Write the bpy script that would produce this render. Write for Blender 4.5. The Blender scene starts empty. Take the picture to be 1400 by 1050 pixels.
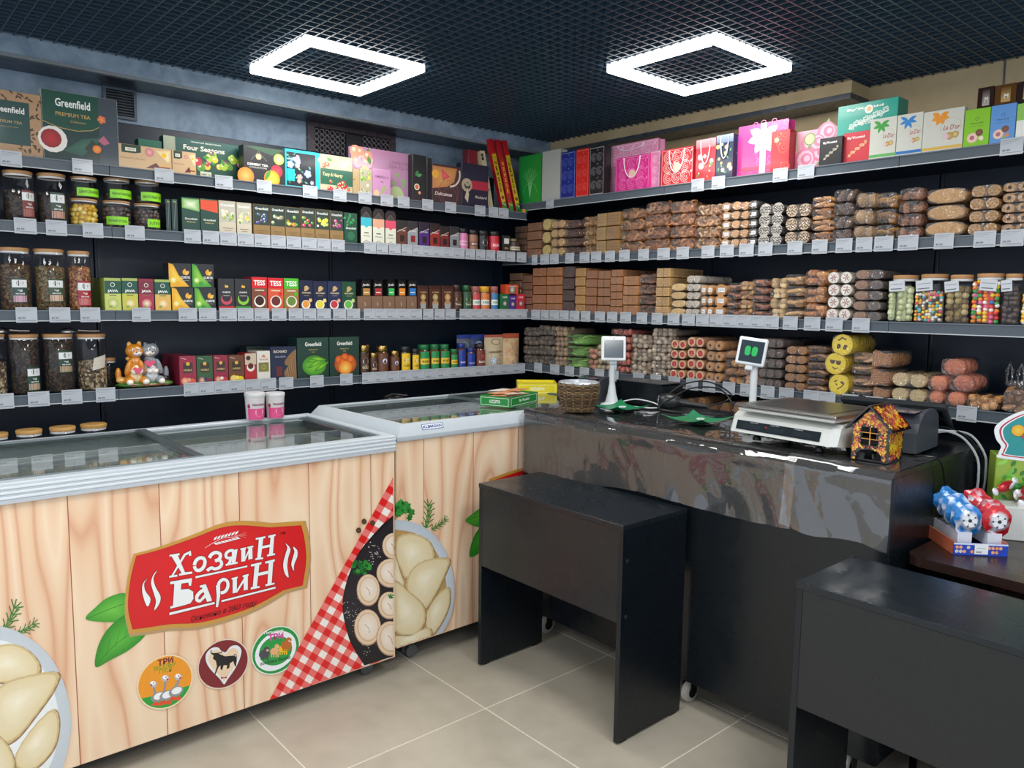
import bpy, math, random
from mathutils import Vector, Matrix, noise
R_ = math.radians
rnd = random.Random(7)
SC = bpy.context.scene
COL = SC.collection

# ------------------------------------------------------------------ camera
CAM_H = 1.4
YAW, PIT, ROL, FPX = R_(48.798), R_(6.159), R_(0.7559), 1053.1
_f = Vector((math.cos(PIT) * math.cos(YAW), math.cos(PIT) * math.sin(YAW), -math.sin(PIT)))
_r = Vector((math.sin(YAW), -math.cos(YAW), 0))
_u = _r.cross(_f)
RT = math.cos(ROL) * _r + math.sin(ROL) * _u
UP = -math.sin(ROL) * _r + math.cos(ROL) * _u
FW = _f
cam = bpy.data.cameras.new('camera')
cam.sensor_width = 36
cam.lens = FPX / 1400 * 36
cam.clip_start = 0.05
camo = bpy.data.objects.new('camera', cam)
COL.objects.link(camo)
camo.matrix_world = Matrix(((RT.x, UP.x, -FW.x, 0), (RT.y, UP.y, -FW.y, 0), (RT.z, UP.z, -FW.z, CAM_H), (0, 0, 0, 1)))
SC.camera = camo
# ------------------------------------------------------------------ world, exposure
w = bpy.data.worlds.new('shop_ambient'); SC.world = w; w.use_nodes = True
w.node_tree.nodes['Background'].inputs[0].default_value = (0.80, 0.88, 1.0, 1)
w.node_tree.nodes['Background'].inputs[1].default_value = 1.15
SC.view_settings.view_transform = 'Standard'
SC.view_settings.look = 'None'
SC.view_settings.exposure = 0.12
SC.view_settings.gamma = 1
SC.view_settings.use_curve_mapping = False
SC.cycles.transparent_max_bounces = 24
SC.cycles.max_bounces = 7
SC.cycles.sample_clamp_indirect = 6
LAMP_W = 9.5


def ray(x, y):
    return (RT * (x - 700) + UP * (525 - y) + FW * FPX)


def onY(x, y, Y):
    d = ray(x, y); t = Y / d.y
    return d.x * t, CAM_H + d.z * t


def onX(x, y, X):
    d = ray(x, y); t = X / d.x
    return d.y * t, CAM_H + d.z * t


def onZ(x, y, Z):
    d = ray(x, y); t = (Z - CAM_H) / d.z
    return d.x * t, d.y * t


# ------------------------------------------------------------------ materials
MATS = {}


def lin(c):
    if isinstance(c, str):
        c = c.lstrip('#')
        c = tuple(int(c[i:i + 2], 16) / 255 for i in (0, 2, 4))
    return tuple(x / 12.92 if x <= .04045 else ((x + .055) / 1.055) ** 2.4 for x in c[:3])


def newmat(name):
    m = bpy.data.materials.new(name); m.use_nodes = True
    nt = m.node_tree; b = nt.nodes['Principled BSDF']
    MATS[name] = m
    return m, nt, b


def N(nt, t, **k):
    n = nt.nodes.new(t)
    for a, v in k.items():
        setattr(n, a, v)
    return n


def colmat(name, rough=.5, metal=0, coat=0, noise_amt=.05, bump=0, bscale=60, spec=.5, sss=0):
    """surface whose own colour is stored per vertex, with a little procedural variation"""
    m, nt, b = newmat(name)
    a = N(nt, 'ShaderNodeAttribute', attribute_name='Col')
    tc = N(nt, 'ShaderNodeTexCoord')
    no = N(nt, 'ShaderNodeTexNoise'); no.inputs['Scale'].default_value = bscale
    nt.links.new(tc.outputs['Object'], no.inputs['Vector'])
    mr = N(nt, 'ShaderNodeMapRange'); mr.inputs[3].default_value = 1 - noise_amt * 2; mr.inputs[4].default_value = 1 + noise_amt * 2
    nt.links.new(no.outputs['Fac'], mr.inputs[0])
    mx = N(nt, 'ShaderNodeVectorMath', operation='SCALE')
    nt.links.new(a.outputs['Color'], mx.inputs[0]); nt.links.new(mr.outputs[0], mx.inputs['Scale'])
    nt.links.new(mx.outputs[0], b.inputs['Base Color'])
    b.inputs['Roughness'].default_value = rough; b.inputs['Metallic'].default_value = metal
    b.inputs['Coat Weight'].default_value = coat; b.inputs['Coat Roughness'].default_value = .08
    b.inputs['Specular IOR Level'].default_value = spec
    if bump:
        bp = N(nt, 'ShaderNodeBump'); bp.inputs['Strength'].default_value = bump; bp.inputs['Distance'].default_value = .004
        nt.links.new(no.outputs['Fac'], bp.inputs['Height']); nt.links.new(bp.outputs[0], b.inputs['Normal'])
    return m


colmat('card', .38, coat=.25, noise_amt=.02)
colmat('matte', .8, noise_amt=.06, bump=.25, bscale=90)
colmat('plastic', .35, noise_amt=.02)
colmat('gloss', .12, coat=.6, noise_amt=.01)
colmat('biscuit', .75, noise_amt=.22, bump=.6, bscale=140)
colmat('sugar', .45, coat=.3, noise_amt=.05)
colmat('metal', .3, metal=1, noise_amt=.03)
colmat('laminate', .27, noise_amt=.03, spec=.5, bscale=8)
_m = MATS['laminate'].node_tree; _n2 = N(_m, 'ShaderNodeTexNoise'); _n2.inputs['Scale'].default_value = 5; _n2.inputs['Distortion'].default_value = 2.5; _n2.inputs['Detail'].default_value = 5
_tc = N(_m, 'ShaderNodeTexCoord'); _m.links.new(_tc.outputs['Object'], _n2.inputs['Vector']); _mr = N(_m, 'ShaderNodeMapRange'); _mr.inputs[1].default_value = .35; _mr.inputs[2].default_value = .65
_mr.inputs[3].default_value = .25; _mr.inputs[4].default_value = .33; _m.links.new(_n2.outputs['Fac'], _mr.inputs[0]); _m.links.new(_mr.outputs[0], _m.nodes['Principled BSDF'].inputs['Roughness'])
colmat('wood', .55, noise_amt=.1, bscale=30)
colmat('foil', .28, metal=.35, coat=.4, noise_amt=.05, bump=.8, bscale=45)


def thin_clear(name, ior=1.45, rough=.05, tint=(1, 1, 1), bump=0, bscale=30, haze=0, gain=1.0):
    """thin clear film or glass: passes light, mirrors by Fresnel"""
    m, nt, b = newmat(name)
    nt.nodes.remove(b)
    out = nt.nodes['Material Output']
    tr = N(nt, 'ShaderNodeBsdfTransparent'); tr.inputs[0].default_value = (*tint, 1)
    gl = N(nt, 'ShaderNodeBsdfGlossy'); gl.inputs['Roughness'].default_value = rough
    lw = N(nt, 'ShaderNodeLayerWeight'); lw.inputs['Blend'].default_value = .5
    f0 = ((ior - 1) / (ior + 1)) ** 2
    pw = N(nt, 'ShaderNodeMath', operation='POWER'); pw.inputs[1].default_value = 5.0
    nt.links.new(lw.outputs['Facing'], pw.inputs[0])
    fr = N(nt, 'ShaderNodeMath', operation='MULTIPLY_ADD'); fr.inputs[1].default_value = 1 - f0; fr.inputs[2].default_value = f0
    nt.links.new(pw.outputs[0], fr.inputs[0])
    mx = N(nt, 'ShaderNodeMixShader')
    last = tr
    if haze:
        df = N(nt, 'ShaderNodeBsdfDiffuse'); df.inputs[0].default_value = (.8, .8, .8, 1)
        mh = N(nt, 'ShaderNodeMixShader'); mh.inputs[0].default_value = haze
        nt.links.new(tr.outputs[0], mh.inputs[1]); nt.links.new(df.outputs[0], mh.inputs[2]); last = mh
    ma = N(nt, 'ShaderNodeMath', operation='MULTIPLY'); ma.inputs[1].default_value = gain; ma.use_clamp = True
    nt.links.new(fr.outputs[0], ma.inputs[0]); nt.links.new(ma.outputs[0], mx.inputs[0])
    nt.links.new(last.outputs[0], mx.inputs[1]); nt.links.new(gl.outputs[0], mx.inputs[2])
    nt.links.new(mx.outputs[0], out.inputs[0])
    if bump:
        tc = N(nt, 'ShaderNodeTexCoord'); no = N(nt, 'ShaderNodeTexNoise'); no.inputs['Scale'].default_value = bscale
        no.inputs['Distortion'].default_value = 1.2
        nt.links.new(tc.outputs['Object'], no.inputs['Vector'])
        bp = N(nt, 'ShaderNodeBump'); bp.inputs['Strength'].default_value = bump; bp.inputs['Distance'].default_value = .01
        nt.links.new(no.outputs['Fac'], bp.inputs['Height'])
        nt.links.new(bp.outputs[0], gl.inputs['Normal']); nt.links.new(bp.outputs[0], lw.inputs['Normal'])
    return m


thin_clear('film', 1.55, .10, bump=1.0, bscale=34, haze=.05, gain=1.5)
thin_clear('jar_glass', 1.45, .03)
thin_clear('lid_glass', 1.5, .01, tint=(.93, .97, .96), gain=1.2)
thin_clear('cover_film', 1.75, .035, tint=(.9, .9, .9), bump=.22, bscale=7, haze=.05, gain=1.5)


def speckle(name, cols, scale=60, rough=.8, bump=.5):
    m, nt, b = newmat(name)
    tc = N(nt, 'ShaderNodeTexCoord'); vo = N(nt, 'ShaderNodeTexVoronoi'); vo.inputs['Scale'].default_value = scale
    nt.links.new(tc.outputs['Object'], vo.inputs['Vector'])
    sp = N(nt, 'ShaderNodeSeparateColor'); nt.links.new(vo.outputs['Color'], sp.inputs[0])
    cr = N(nt, 'ShaderNodeValToRGB'); e = cr.color_ramp; e.interpolation = 'CONSTANT'
    while len(e.elements) < len(cols):
        e.elements.new(.5)
    for i, c in enumerate(cols):
        e.elements[i].position = i / len(cols); e.elements[i].color = (*lin(c), 1)
    nt.links.new(sp.outputs[0], cr.inputs[0]); nt.links.new(cr.outputs[0], b.inputs['Base Color'])
    bp = N(nt, 'ShaderNodeBump'); bp.inputs['Strength'].default_value = bump; bp.inputs['Distance'].default_value = .004
    nt.links.new(vo.outputs['Distance'], bp.inputs['Height']); nt.links.new(bp.outputs[0], b.inputs['Normal'])
    b.inputs['Roughness'].default_value = rough
    return m


speckle('tea_brown', ['#3a2a1c', '#5b4329', '#241a12', '#7a5f3e', '#4a3a22'], 170)
speckle('tea_green', ['#4a452c', '#6b6040', '#2e2a1a', '#8a7a52', '#5a5030', '#7d4f34'], 170)
speckle('tea_red', ['#7a4a30', '#9b6a40', '#4a2a1c', '#b98a5a', '#8a5030'], 170)
speckle('tea_dark', ['#1c1713', '#332820', '#120f0c', '#4a3a2a'], 170)
speckle('tea_pale', ['#6b5a45', '#b9a88a', '#3c2f22', '#8c7a5e', '#54412e'], 130)
speckle('basket_goods', ['#6a6f6c', '#8f9390', '#4a4f50', '#a8a59a'], 25)


def concrete(name, base, var, scale=5):
    m, nt, b = newmat(name)
    tc = N(nt, 'ShaderNodeTexCoord')
    n1 = N(nt, 'ShaderNodeTexNoise'); n1.inputs['Scale'].default_value = scale; n1.inputs['Detail'].default_value = 8; n1.inputs['Distortion'].default_value = 1.5
    n2 = N(nt, 'ShaderNodeTexNoise'); n2.inputs['Scale'].default_value = scale * 7; n2.inputs['Detail'].default_value = 6
    for n in (n1, n2):
        nt.links.new(tc.outputs['Object'], n.inputs['Vector'])
    mx = N(nt, 'ShaderNodeMath', operation='MULTIPLY_ADD'); mx.inputs[1].default_value = .35
    nt.links.new(n2.outputs['Fac'], mx.inputs[0]); nt.links.new(n1.outputs['Fac'], mx.inputs[2])
    cr = N(nt, 'ShaderNodeValToRGB'); e = cr.color_ramp
    e.elements[0].position = .5; e.elements[0].color = (*lin(base), 1)
    e.elements[1].position = .85; e.elements[1].color = (*lin(var), 1)
    nt.links.new(mx.outputs[0], cr.inputs[0]); nt.links.new(cr.outputs[0], b.inputs['Base Color'])
    b.inputs['Roughness'].default_value = .6
    bp = N(nt, 'ShaderNodeBump'); bp.inputs['Strength'].default_value = .1; bp.inputs['Distance'].default_value = .003
    nt.links.new(n2.outputs['Fac'], bp.inputs['Height']); nt.links.new(bp.outputs[0], b.inputs['Normal'])
    return m


concrete('blue_plaster', '#768ca1', '#9aafc2')
concrete('beige_plaster', '#c6b187', '#d6c298', 3)
concrete('tile_face', '#ada696', '#bdb6a6', 2.2)
MATS['tile_face'].node_tree.nodes['Principled BSDF'].inputs['Roughness'].default_value = .38
concrete('dark_shelf', '#091a2d', '#0f2438', 4)
MATS['dark_shelf'].node_tree.nodes['Principled BSDF'].inputs['Roughness'].default_value = .42


def plank_print():
    """printed pine planks on the freezer skin: flat print with grain"""
    m, nt, b = newmat('plank_print')
    tc = N(nt, 'ShaderNodeTexCoord')
    mp = N(nt, 'ShaderNodeMapping'); mp.inputs['Scale'].default_value = (1, 1, .13)
    nt.links.new(tc.outputs['Object'], mp.inputs['Vector'])
    # shift grain per plank
    sx = N(nt, 'ShaderNodeSeparateXYZ'); nt.links.new(tc.outputs['Object'], sx.inputs[0])
    dv = N(nt, 'ShaderNodeMath', operation='DIVIDE'); dv.inputs[1].default_value = .2385; nt.links.new(sx.outputs[0], dv.inputs[0])
    ad = N(nt, 'ShaderNodeMath', operation='ADD'); ad.inputs[1].default_value = .134; nt.links.new(dv.outputs[0], ad.inputs[0])
    fl = N(nt, 'ShaderNodeMath', operation='FLOOR'); nt.links.new(ad.outputs[0], fl.inputs[0])
    cb = N(nt, 'ShaderNodeCombineXYZ')
    m7 = N(nt, 'ShaderNodeMath', operation='MULTIPLY'); m7.inputs[1].default_value = 7.3; nt.links.new(fl.outputs[0], m7.inputs[0])
    nt.links.new(m7.outputs[0], cb.inputs[1])
    va = N(nt, 'ShaderNodeVectorMath', operation='ADD'); nt.links.new(mp.outputs[0], va.inputs[0]); nt.links.new(cb.outputs[0], va.inputs[1])
    no = N(nt, 'ShaderNodeTexNoise'); no.inputs['Scale'].default_value = 4.6; no.inputs['Detail'].default_value = 1.5
    nt.links.new(va.outputs[0], no.inputs['Vector'])
    mu = N(nt, 'ShaderNodeMath', operation='MULTIPLY'); mu.inputs[1].default_value = 13; nt.links.new(no.outputs['Fac'], mu.inputs[0])
    fr = N(nt, 'ShaderNodeMath', operation='PINGPONG'); fr.inputs[1].default_value = .5; nt.links.new(mu.outputs[0], fr.inputs[0])
    cr = N(nt, 'ShaderNodeValToRGB'); e = cr.color_ramp
    e.elements[0].position = 0; e.elements[0].color = (*lin('#dba987'), 1)
    e.elements[1].position = .5; e.elements[1].color = (*lin('#f3dabb'), 1)
    k = e.elements.new(.14); k.color = (*lin('#eac5a2'), 1)
    nt.links.new(fr.outputs[0], cr.inputs[0])
    # plank joints
    f2 = N(nt, 'ShaderNodeMath', operation='FRACT'); nt.links.new(ad.outputs[0], f2.inputs[0])
    ab = N(nt, 'ShaderNodeMath', operation='LESS_THAN'); ab.inputs[1].default_value = .011; nt.links.new(f2.outputs[0], ab.inputs[0])
    mx = N(nt, 'ShaderNodeMix', data_type='RGBA'); nt.links.new(ab.outputs[0], mx.inputs[0])
    nt.links.new(cr.outputs[0], mx.inputs[6]); mx.inputs[7].default_value = (*lin('#a05a40'), 1)
    nt.links.new(mx.outputs[2], b.inputs['Base Color'])
    b.inputs['Roughness'].default_value = .3


plank_print()
em, _nt, _b = newmat('led')
_b.inputs['Emission Color'].default_value = (1, .98, .96, 1); _b.inputs['Emission Strength'].default_value = 5
_b.inputs['Base Color'].default_value = (1, 1, 1, 1)


# ------------------------------------------------------------------ mesh builder
class MB:
    def __init__(s):
        s.v = []; s.f = []; s.c = []; s.m = []; s.mats = []; s.sm = []; s.T = None

    def mat(s, name):
        if name not in s.mats:
            s.mats.append(name)
        return s.mats.index(name)

    def add(s, vs, fs, col, mat='matte', smooth=False):
        o = len(s.v); T = s.T
        if T is not None:
            vs = [T @ Vector(v) for v in vs]
        s.v.extend([tuple(v) for v in vs])
        if isinstance(col, list):
            s.c.extend([lin(c) if isinstance(c, str) else c for c in col])
        else:
            c = lin(col) if isinstance(col, str) else col
            s.c.extend([c] * len(vs))
        k = s.mat(mat)
        for f in fs:
            s.f.append(tuple(i + o for i in f)); s.m.append(k); s.sm.append(smooth)
        return s

    def box(s, x0, x1, y0, y1, z0, z1, col, mat='matte', b=0):
        if b <= 0:
            v = [(x, y, z) for x in (x0, x1) for y in (y0, y1) for z in (z0, z1)]
            f = [(0, 1, 3, 2), (4, 6, 7, 5), (0, 4, 5, 1), (2, 3, 7, 6), (0, 2, 6, 4), (1, 5, 7, 3)]
            return s.add(v, f, col, mat)
        v = []; idx = {}
        for i, x in enumerate((x0, x1)):
            for j, y in enumerate((y0, y1)):
                for k, z in enumerate((z0, z1)):
                    sx, sy, sz = (1 - 2 * i) * b, (1 - 2 * j) * b, (1 - 2 * k) * b
                    for a, q in enumerate(((x, y + sy, z + sz), (x + sx, y, z + sz), (x + sx, y + sy, z))):
                        idx[i, j, k, a] = len(v); v.append(q)
        I = idx
        f = []
        for i in (0, 1):
            q = [I[i, 0, 0, 0], I[i, 0, 1, 0], I[i, 1, 1, 0], I[i, 1, 0, 0]]; f.append(q if i == 0 else q[::-1])
            q = [I[0, i, 0, 1], I[1, i, 0, 1], I[1, i, 1, 1], I[0, i, 1, 1]]; f.append(q if i == 0 else q[::-1])
            q = [I[0, 0, i, 2], I[0, 1, i, 2], I[1, 1, i, 2], I[1, 0, i, 2]]; f.append(q if i == 0 else q[::-1])
        for i in (0, 1):
            for j in (0, 1):
                q = [I[i, j, 0, 0], I[i, j, 1, 0], I[i, j, 1, 1], I[i, j, 0, 1]]; f.append(q if (i + j) % 2 else q[::-1])
                q = [I[i, 0, j, 0], I[i, 1, j, 0], I[i, 1, j, 2], I[i, 0, j, 2]]; f.append(q[::-1] if (i + j) % 2 else q)
                q = [I[0, i, j, 1], I[1, i, j, 1], I[1, i, j, 2], I[0, i, j, 2]]; f.append(q if (i + j) % 2 else q[::-1])
                for k in (0, 1):
                    q = [I[i, j, k, 0], I[i, j, k, 1], I[i, j, k, 2]]; f.append(q if (i + j + k) % 2 else q[::-1])
        return s.add(v, f, col, mat)

    def lathe(s, prof, c=(0, 0, 0), seg=16, col='#888888', mat='matte', axis='z', cols=None, caps=True, sx=1, sy=1, smooth=True, a0=0, a1=None):
        """prof: (radius, height) pairs from low to high"""
        v = []; cc = []
        full = a1 is None
        n = seg if full else seg + 1
        for i, (r, z) in enumerate(prof):
            for k in range(n):
                a = a0 + (2 * math.pi if full else a1 - a0) * k / seg
                p = (r * math.cos(a) * sx, r * math.sin(a) * sy, z)
                if axis == 'y':
                    p = (p[0], z, p[1])
                elif axis == 'x':
                    p = (z, p[0], p[1])
                v.append((p[0] + c[0], p[1] + c[1], p[2] + c[2]))
                cc.append(cols[i] if cols else col)
        f = []
        for i in range(len(prof) - 1):
            for k in range(seg):
                a, b = i * n + k, i * n + (k + 1) % n
                q = (a, b, b + n, a + n)
                f.append(q if axis != 'y' else q[::-1])
        s.add(v, f, cc if cols else col, mat, smooth)
        if caps and full:
            for i, rev in ((0, True), (len(prof) - 1, False)):
                if prof[i][0] > 1e-5:
                    ring = list(range(i * n, i * n + n)); vs = [v[q] for q in ring]
                    if s.T is None or True:
                        fr = tuple(range(n))
                        if (axis == 'y') != rev:
                            fr = fr[::-1]
                        s.add(vs, [fr], cc[i * n] if cols else col, mat)
        return s

    def ell(s, c, r, col, mat='matte', rot=None, seg=10, rings=6, col2=None):
        v = []; f = []; cc = []
        M = rot.to_matrix() if hasattr(rot, 'to_matrix') else rot
        for i in range(rings + 1):
            th = math.pi * i / rings
            for k in range(seg):
                a = 2 * math.pi * k / seg
                p = Vector((r[0] * math.sin(th) * math.cos(a), r[1] * math.sin(th) * math.sin(a), -r[2] * math.cos(th)))
                if M is not None:
                    p = M @ p
                v.append((p.x + c[0], p.y + c[1], p.z + c[2]))
                if col2:
                    cc.append(col2 if i > rings * .6 else col)
        for i in range(rings):
            for k in range(seg):
                a, b = i * seg + k, i * seg + (k + 1) % seg
                if i == 0:
                    f.append((a, b + seg, a + seg))
                elif i == rings - 1:
                    f.append((a, b, b + seg))
                else:
                    f.append((a, b, b + seg, a + seg))
        return s.add(v, f, cc if col2 else col, mat, True)

    def tube(s, path, r, col='#222222', mat='plastic', seg=6, closed=False):
        P = [Vector(p) for p in path]; n = len(P); v = []; f = []
        up = Vector((0, 0, 1))
        for i, p in enumerate(P):
            t = (P[(i + 1) % n] - P[i - 1]) if closed else (P[min(i + 1, n - 1)] - P[max(i - 1, 0)])
            if t.length < 1e-9:
                t = Vector((0, 0, 1))
            t.normalize()
            a = t.cross(up)
            if a.length < .05:
                a = t.cross(Vector((1, 0, 0)))
            a.normalize(); b = a.cross(t)
            rr = r[i] if isinstance(r, (list, tuple)) else r
            for k in range(seg):
                an = 2 * math.pi * k / seg
                v.append(p + a * rr * math.cos(an) + b * rr * math.sin(an))
        for i in range(n if closed else n - 1):
            for k in range(seg):
                a, b = i * seg + k, i * seg + (k + 1) % seg
                c, d = ((i + 1) % n) * seg + (k + 1) % seg, ((i + 1) % n) * seg + k
                f.append((a, b, c, d))
        if not closed:
            f.append(tuple(range(seg))[::-1]); f.append(tuple((n - 1) * seg + k for k in range(seg)))
        return s.add(v, f, col, mat, True)

    def torus(s, c, R, r, col, mat='biscuit', rot=None, seg=12, sec=6, sy=1.0):
        M = rot.to_matrix() if hasattr(rot, 'to_matrix') else (rot or Matrix.Identity(3))
        P = [M @ Vector((R * math.cos(2 * math.pi * k / seg), R * sy * math.sin(2 * math.pi * k / seg), 0)) + Vector(c) for k in range(seg)]
        return s.tube(P, r, col, mat, sec, True)

    def prism(s, pts, y0, y1, col, mat='matte', smooth=False):
        """polygon in x,z (counter-clockwise seen from -y) pushed from y0 (front) to y1"""
        n = len(pts)
        v = [(p[0], y0, p[1]) for p in pts] + [(p[0], y1, p[1]) for p in pts]
        f = [tuple(range(n)), tuple(range(2 * n - 1, n - 1, -1))]
        for i in range(n):
            j = (i + 1) % n
            f.append((i, i + n, j + n, j))
        return s.add(v, f, col, mat, smooth)

    def slab(s, pts, z0, z1, col, mat='matte'):
        n = len(pts)
        v = [(p[0], p[1], z0) for p in pts] + [(p[0], p[1], z1) for p in pts]
        f = [tuple(range(n))[::-1], tuple(range(n, 2 * n))]
        for i in range(n):
            j = (i + 1) % n
            f.append((i, j, j + n, i + n))
        return s.add(v, f, col, mat)

    def mesh(s, name):
        me = bpy.data.meshes.new(name)
        me.from_pydata(s.v, [], s.f)
        for m in s.mats:
            me.materials.append(MATS[m])
        me.polygons.foreach_set('material_index', s.m)
        me.polygons.foreach_set('use_smooth', s.sm)
        ca = me.color_attributes.new('Col', 'FLOAT_COLOR', 'POINT')
        flat = []
        for c in s.c:
            flat.extend((c[0], c[1], c[2], 1.0))
        ca.data.foreach_set('color', flat)
        if any(s.sm):
            me.set_sharp_from_angle(angle=.8)
        me.update()
        return me


def link(name, me, parent=None, loc=(0, 0, 0), rz=0, scale=None, kind=None):
    o = bpy.data.objects.new(name, me)
    COL.objects.link(o)
    o.location = loc
    if rz:
        o.rotation_euler = (0, 0, rz) if not isinstance(rz, tuple) else rz
    if scale:
        o.scale = scale
    if parent is not None:
        o.parent = parent
    if kind:
        o['kind'] = kind
    return o


def obj(name, mb, parent=None, loc=(0, 0, 0), rz=0, kind=None):
    return link(name, mb.mesh(name), parent, loc, rz, None, kind)


def tag(o, label, cat, group=None, kind=None):
    if label:
        o['label'] = label
    if cat:
        o['category'] = cat
    if group:
        o['group'] = group
    if kind:
        o['kind'] = kind
    return o


def empty(name, loc=(0, 0, 0), rz=0):
    return link(name, None, None, loc, rz)


def clone(root, loc, rz=None, label=None, scale=None):
    r = root.copy(); COL.objects.link(r); r.location = loc
    if rz is not None:
        r.rotation_euler = (0, 0, rz)
    if label:
        r['label'] = label
    if scale:
        r.scale = scale
    for ch in root.children:
        c = ch.copy(); COL.objects.link(c); c.parent = r
        for g in ch.children:
            d = g.copy(); COL.objects.link(d); d.parent = c
    return r


# ------------------------------------------------------------------ flat print
_TXT = {}


def text_geo(s, bold=0, shear=0):
    k = (s, bold, shear)
    if k not in _TXT:
        cu = bpy.data.curves.new('t', 'FONT'); cu.body = s; cu.size = 1; cu.resolution_u = 2; cu.offset = bold; cu.shear = shear
        ob = bpy.data.objects.new('t', cu)
        me = bpy.data.meshes.new_from_object(ob)
        vs = [(v.co.x, v.co.y) for v in me.vertices]; fs = [tuple(p.vertices) for p in me.polygons]
        bpy.data.objects.remove(ob); bpy.data.curves.remove(cu); bpy.data.meshes.remove(me)
        if not vs:
            vs = [(0, 0), (1, 0), (1, 1)]; fs = [(0, 1, 2)]
        x0 = min(v[0] for v in vs); x1 = max(v[0] for v in vs); y0 = min(v[1] for v in vs); y1 = max(v[1] for v in vs)
        vs = [((x - x0) / (x1 - x0), (y - y0) / (y1 - y0)) for x, y in vs]
        _TXT[k] = (vs, fs, (x1 - x0) / (y1 - y0))
    return _TXT[k]


class Art:
    """flat print: thin coloured shapes in x (right) and z (up) on a face that looks to -y"""
    EPS = .00002

    def __init__(s, w=1, h=1, x0=0, z0=0, y=0, mat='card', fn=None):
        s.mb = MB(); s.w = w; s.h = h; s.x0 = x0; s.z0 = z0; s.y = y - .0003; s.k = 0; s.mat = mat; s.fn = fn

    def P(s, x, y):
        if s.fn:
            return s.fn(x, y, s.y - s.k * s.EPS)
        return (s.x0 + x * s.w, s.y - s.k * s.EPS, s.z0 + y * s.h)

    def poly(s, pts, col, c2=None):
        s.k += 1
        v = [s.P(*p) for p in pts]; n = len(v)
        # counter-clockwise seen from the front
        ar = sum(pts[i][0] * pts[(i + 1) % n][1] - pts[(i + 1) % n][0] * pts[i][1] for i in range(n))
        if s.fn:
            q = v
            ar = sum(q[i][0] * q[(i + 1) % n][2] - q[(i + 1) % n][0] * q[i][2] for i in range(n))
        idx = list(range(n)) if ar > 0 else list(range(n))[::-1]
        if c2 is None:
            s.mb.add(v, [tuple(idx)], col, s.mat)
        else:
            cx = tuple(sum(q[i] for q in v) / n for i in range(3))
            fs = [(idx[i], idx[(i + 1) % n], n) for i in range(n)]
            s.mb.add(v + [cx], fs, [col] * n + [c2], s.mat)

    def r(s, x0, y0, x1, y1, col):
        s.poly([(x0, y0), (x1, y0), (x1, y1), (x0, y1)], col)

    def grad(s, x0, y0, x1, y1, ca, cb):
        s.k += 1
        v = [s.P(x0, y0), s.P(x1, y0), s.P(x1, y1), s.P(x0, y1)]
        s.mb.add(v, [(0, 1, 2, 3)], [ca, ca, cb, cb], s.mat)

    def c(s, x, y, r, col, c2=None, n=14, ry=None, ang=0):
        ry = ry if ry is not None else r * (s.w / s.h if not s.fn else 1)
        ca, sa = math.cos(ang), math.sin(ang)
        s.poly([(x + r * math.cos(a) * ca - ry * math.sin(a) * sa, y + r * math.cos(a) * sa + ry * math.sin(a) * ca)
                for a in [2 * math.pi * i / n for i in range(n)]], col, c2)

    def leaf(s, x, y, l, wd, ang, col, c2=None):
        asp = s.w / s.h if not s.fn else 1
        q = [(0, 0), (.25, .42), (.55, .5), (.8, .3), (1, 0), (.8, -.3), (.55, -.5), (.25, -.42)]
        ca, sa = math.cos(R_(ang)), math.sin(R_(ang))
        s.poly([(x + (a * l * ca - b * wd * sa), y + (a * l * sa + b * wd * ca) * asp) for a, b in q], col, c2)

    def fl(s, x, y, r, col, c2, n=5):
        asp = s.w / s.h if not s.fn else 1
        for i in range(n):
            a = 2 * math.pi * i / n + x * 9
            s.c(x + r * .55 * math.cos(a), y + r * .55 * math.sin(a) * asp, r * .5, col, c2, 8)
        s.c(x, y, r * .28, c2, None, 8)

    def ln(s, pts, wd, col):
        asp = s.w / s.h if not s.fn else 1
        n = len(pts); L = []; Rr = []
        for i in range(n):
            ax, ay = pts[max(i - 1, 0)]; bx, by = pts[min(i + 1, n - 1)]
            dx, dy = bx - ax, (by - ay) / asp; d = math.hypot(dx, dy) or 1
            nx, ny = -dy / d * wd / 2, dx / d * wd / 2 * asp
            L.append((pts[i][0] + nx, pts[i][1] + ny)); Rr.append((pts[i][0] - nx, pts[i][1] - ny))
        s.k += 1
        v = [s.P(*p) for p in L + Rr]
        fs = [(i + n, i + n + 1, i + 1, i) for i in range(n - 1)]
        s.mb.add(v, fs, col, s.mat)

    def ring(s, x, y, r, th, col, n=16, a0=0, a1=360):
        asp = s.w / s.h if not s.fn else 1
        s.ln([(x + r * math.cos(R_(a0 + (a1 - a0) * i / n)), y + r * math.sin(R_(a0 + (a1 - a0) * i / n)) * asp) for i in range(n + 1)], th, col)

    def t(s, txt, cx, cy, w, h, col, bold=.02, shear=0, rot=0):
        vs, fs, asp = text_geo(txt, bold, shear); s.k += 1
        if w is None:
            w = h * asp * (s.h / s.w if not s.fn else 1)
        ca, sa = math.cos(R_(rot)), math.sin(R_(rot))
        out = []
        for a, b in vs:
            x, y = (a - .5) * w, (b - .5) * h
            out.append(s.P(cx + x * ca - y * sa, cy + x * sa + y * ca))
        s.mb.add(out, fs, col, s.mat)

    def done(s, name, parent, **k):
        return obj(name, s.mb, parent, **k)
# ------------------------------------------------------------------ the setting
YB, XB = 3.20, 2.90            # front lines of the tea shelves and of the biscuit shelves
WALLY, WALLX = 3.52, 3.33
CZ = 2.31


def struct(name, mb, loc=(0, 0, 0)):
    return obj(name, mb, None, loc, kind='structure')


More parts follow.
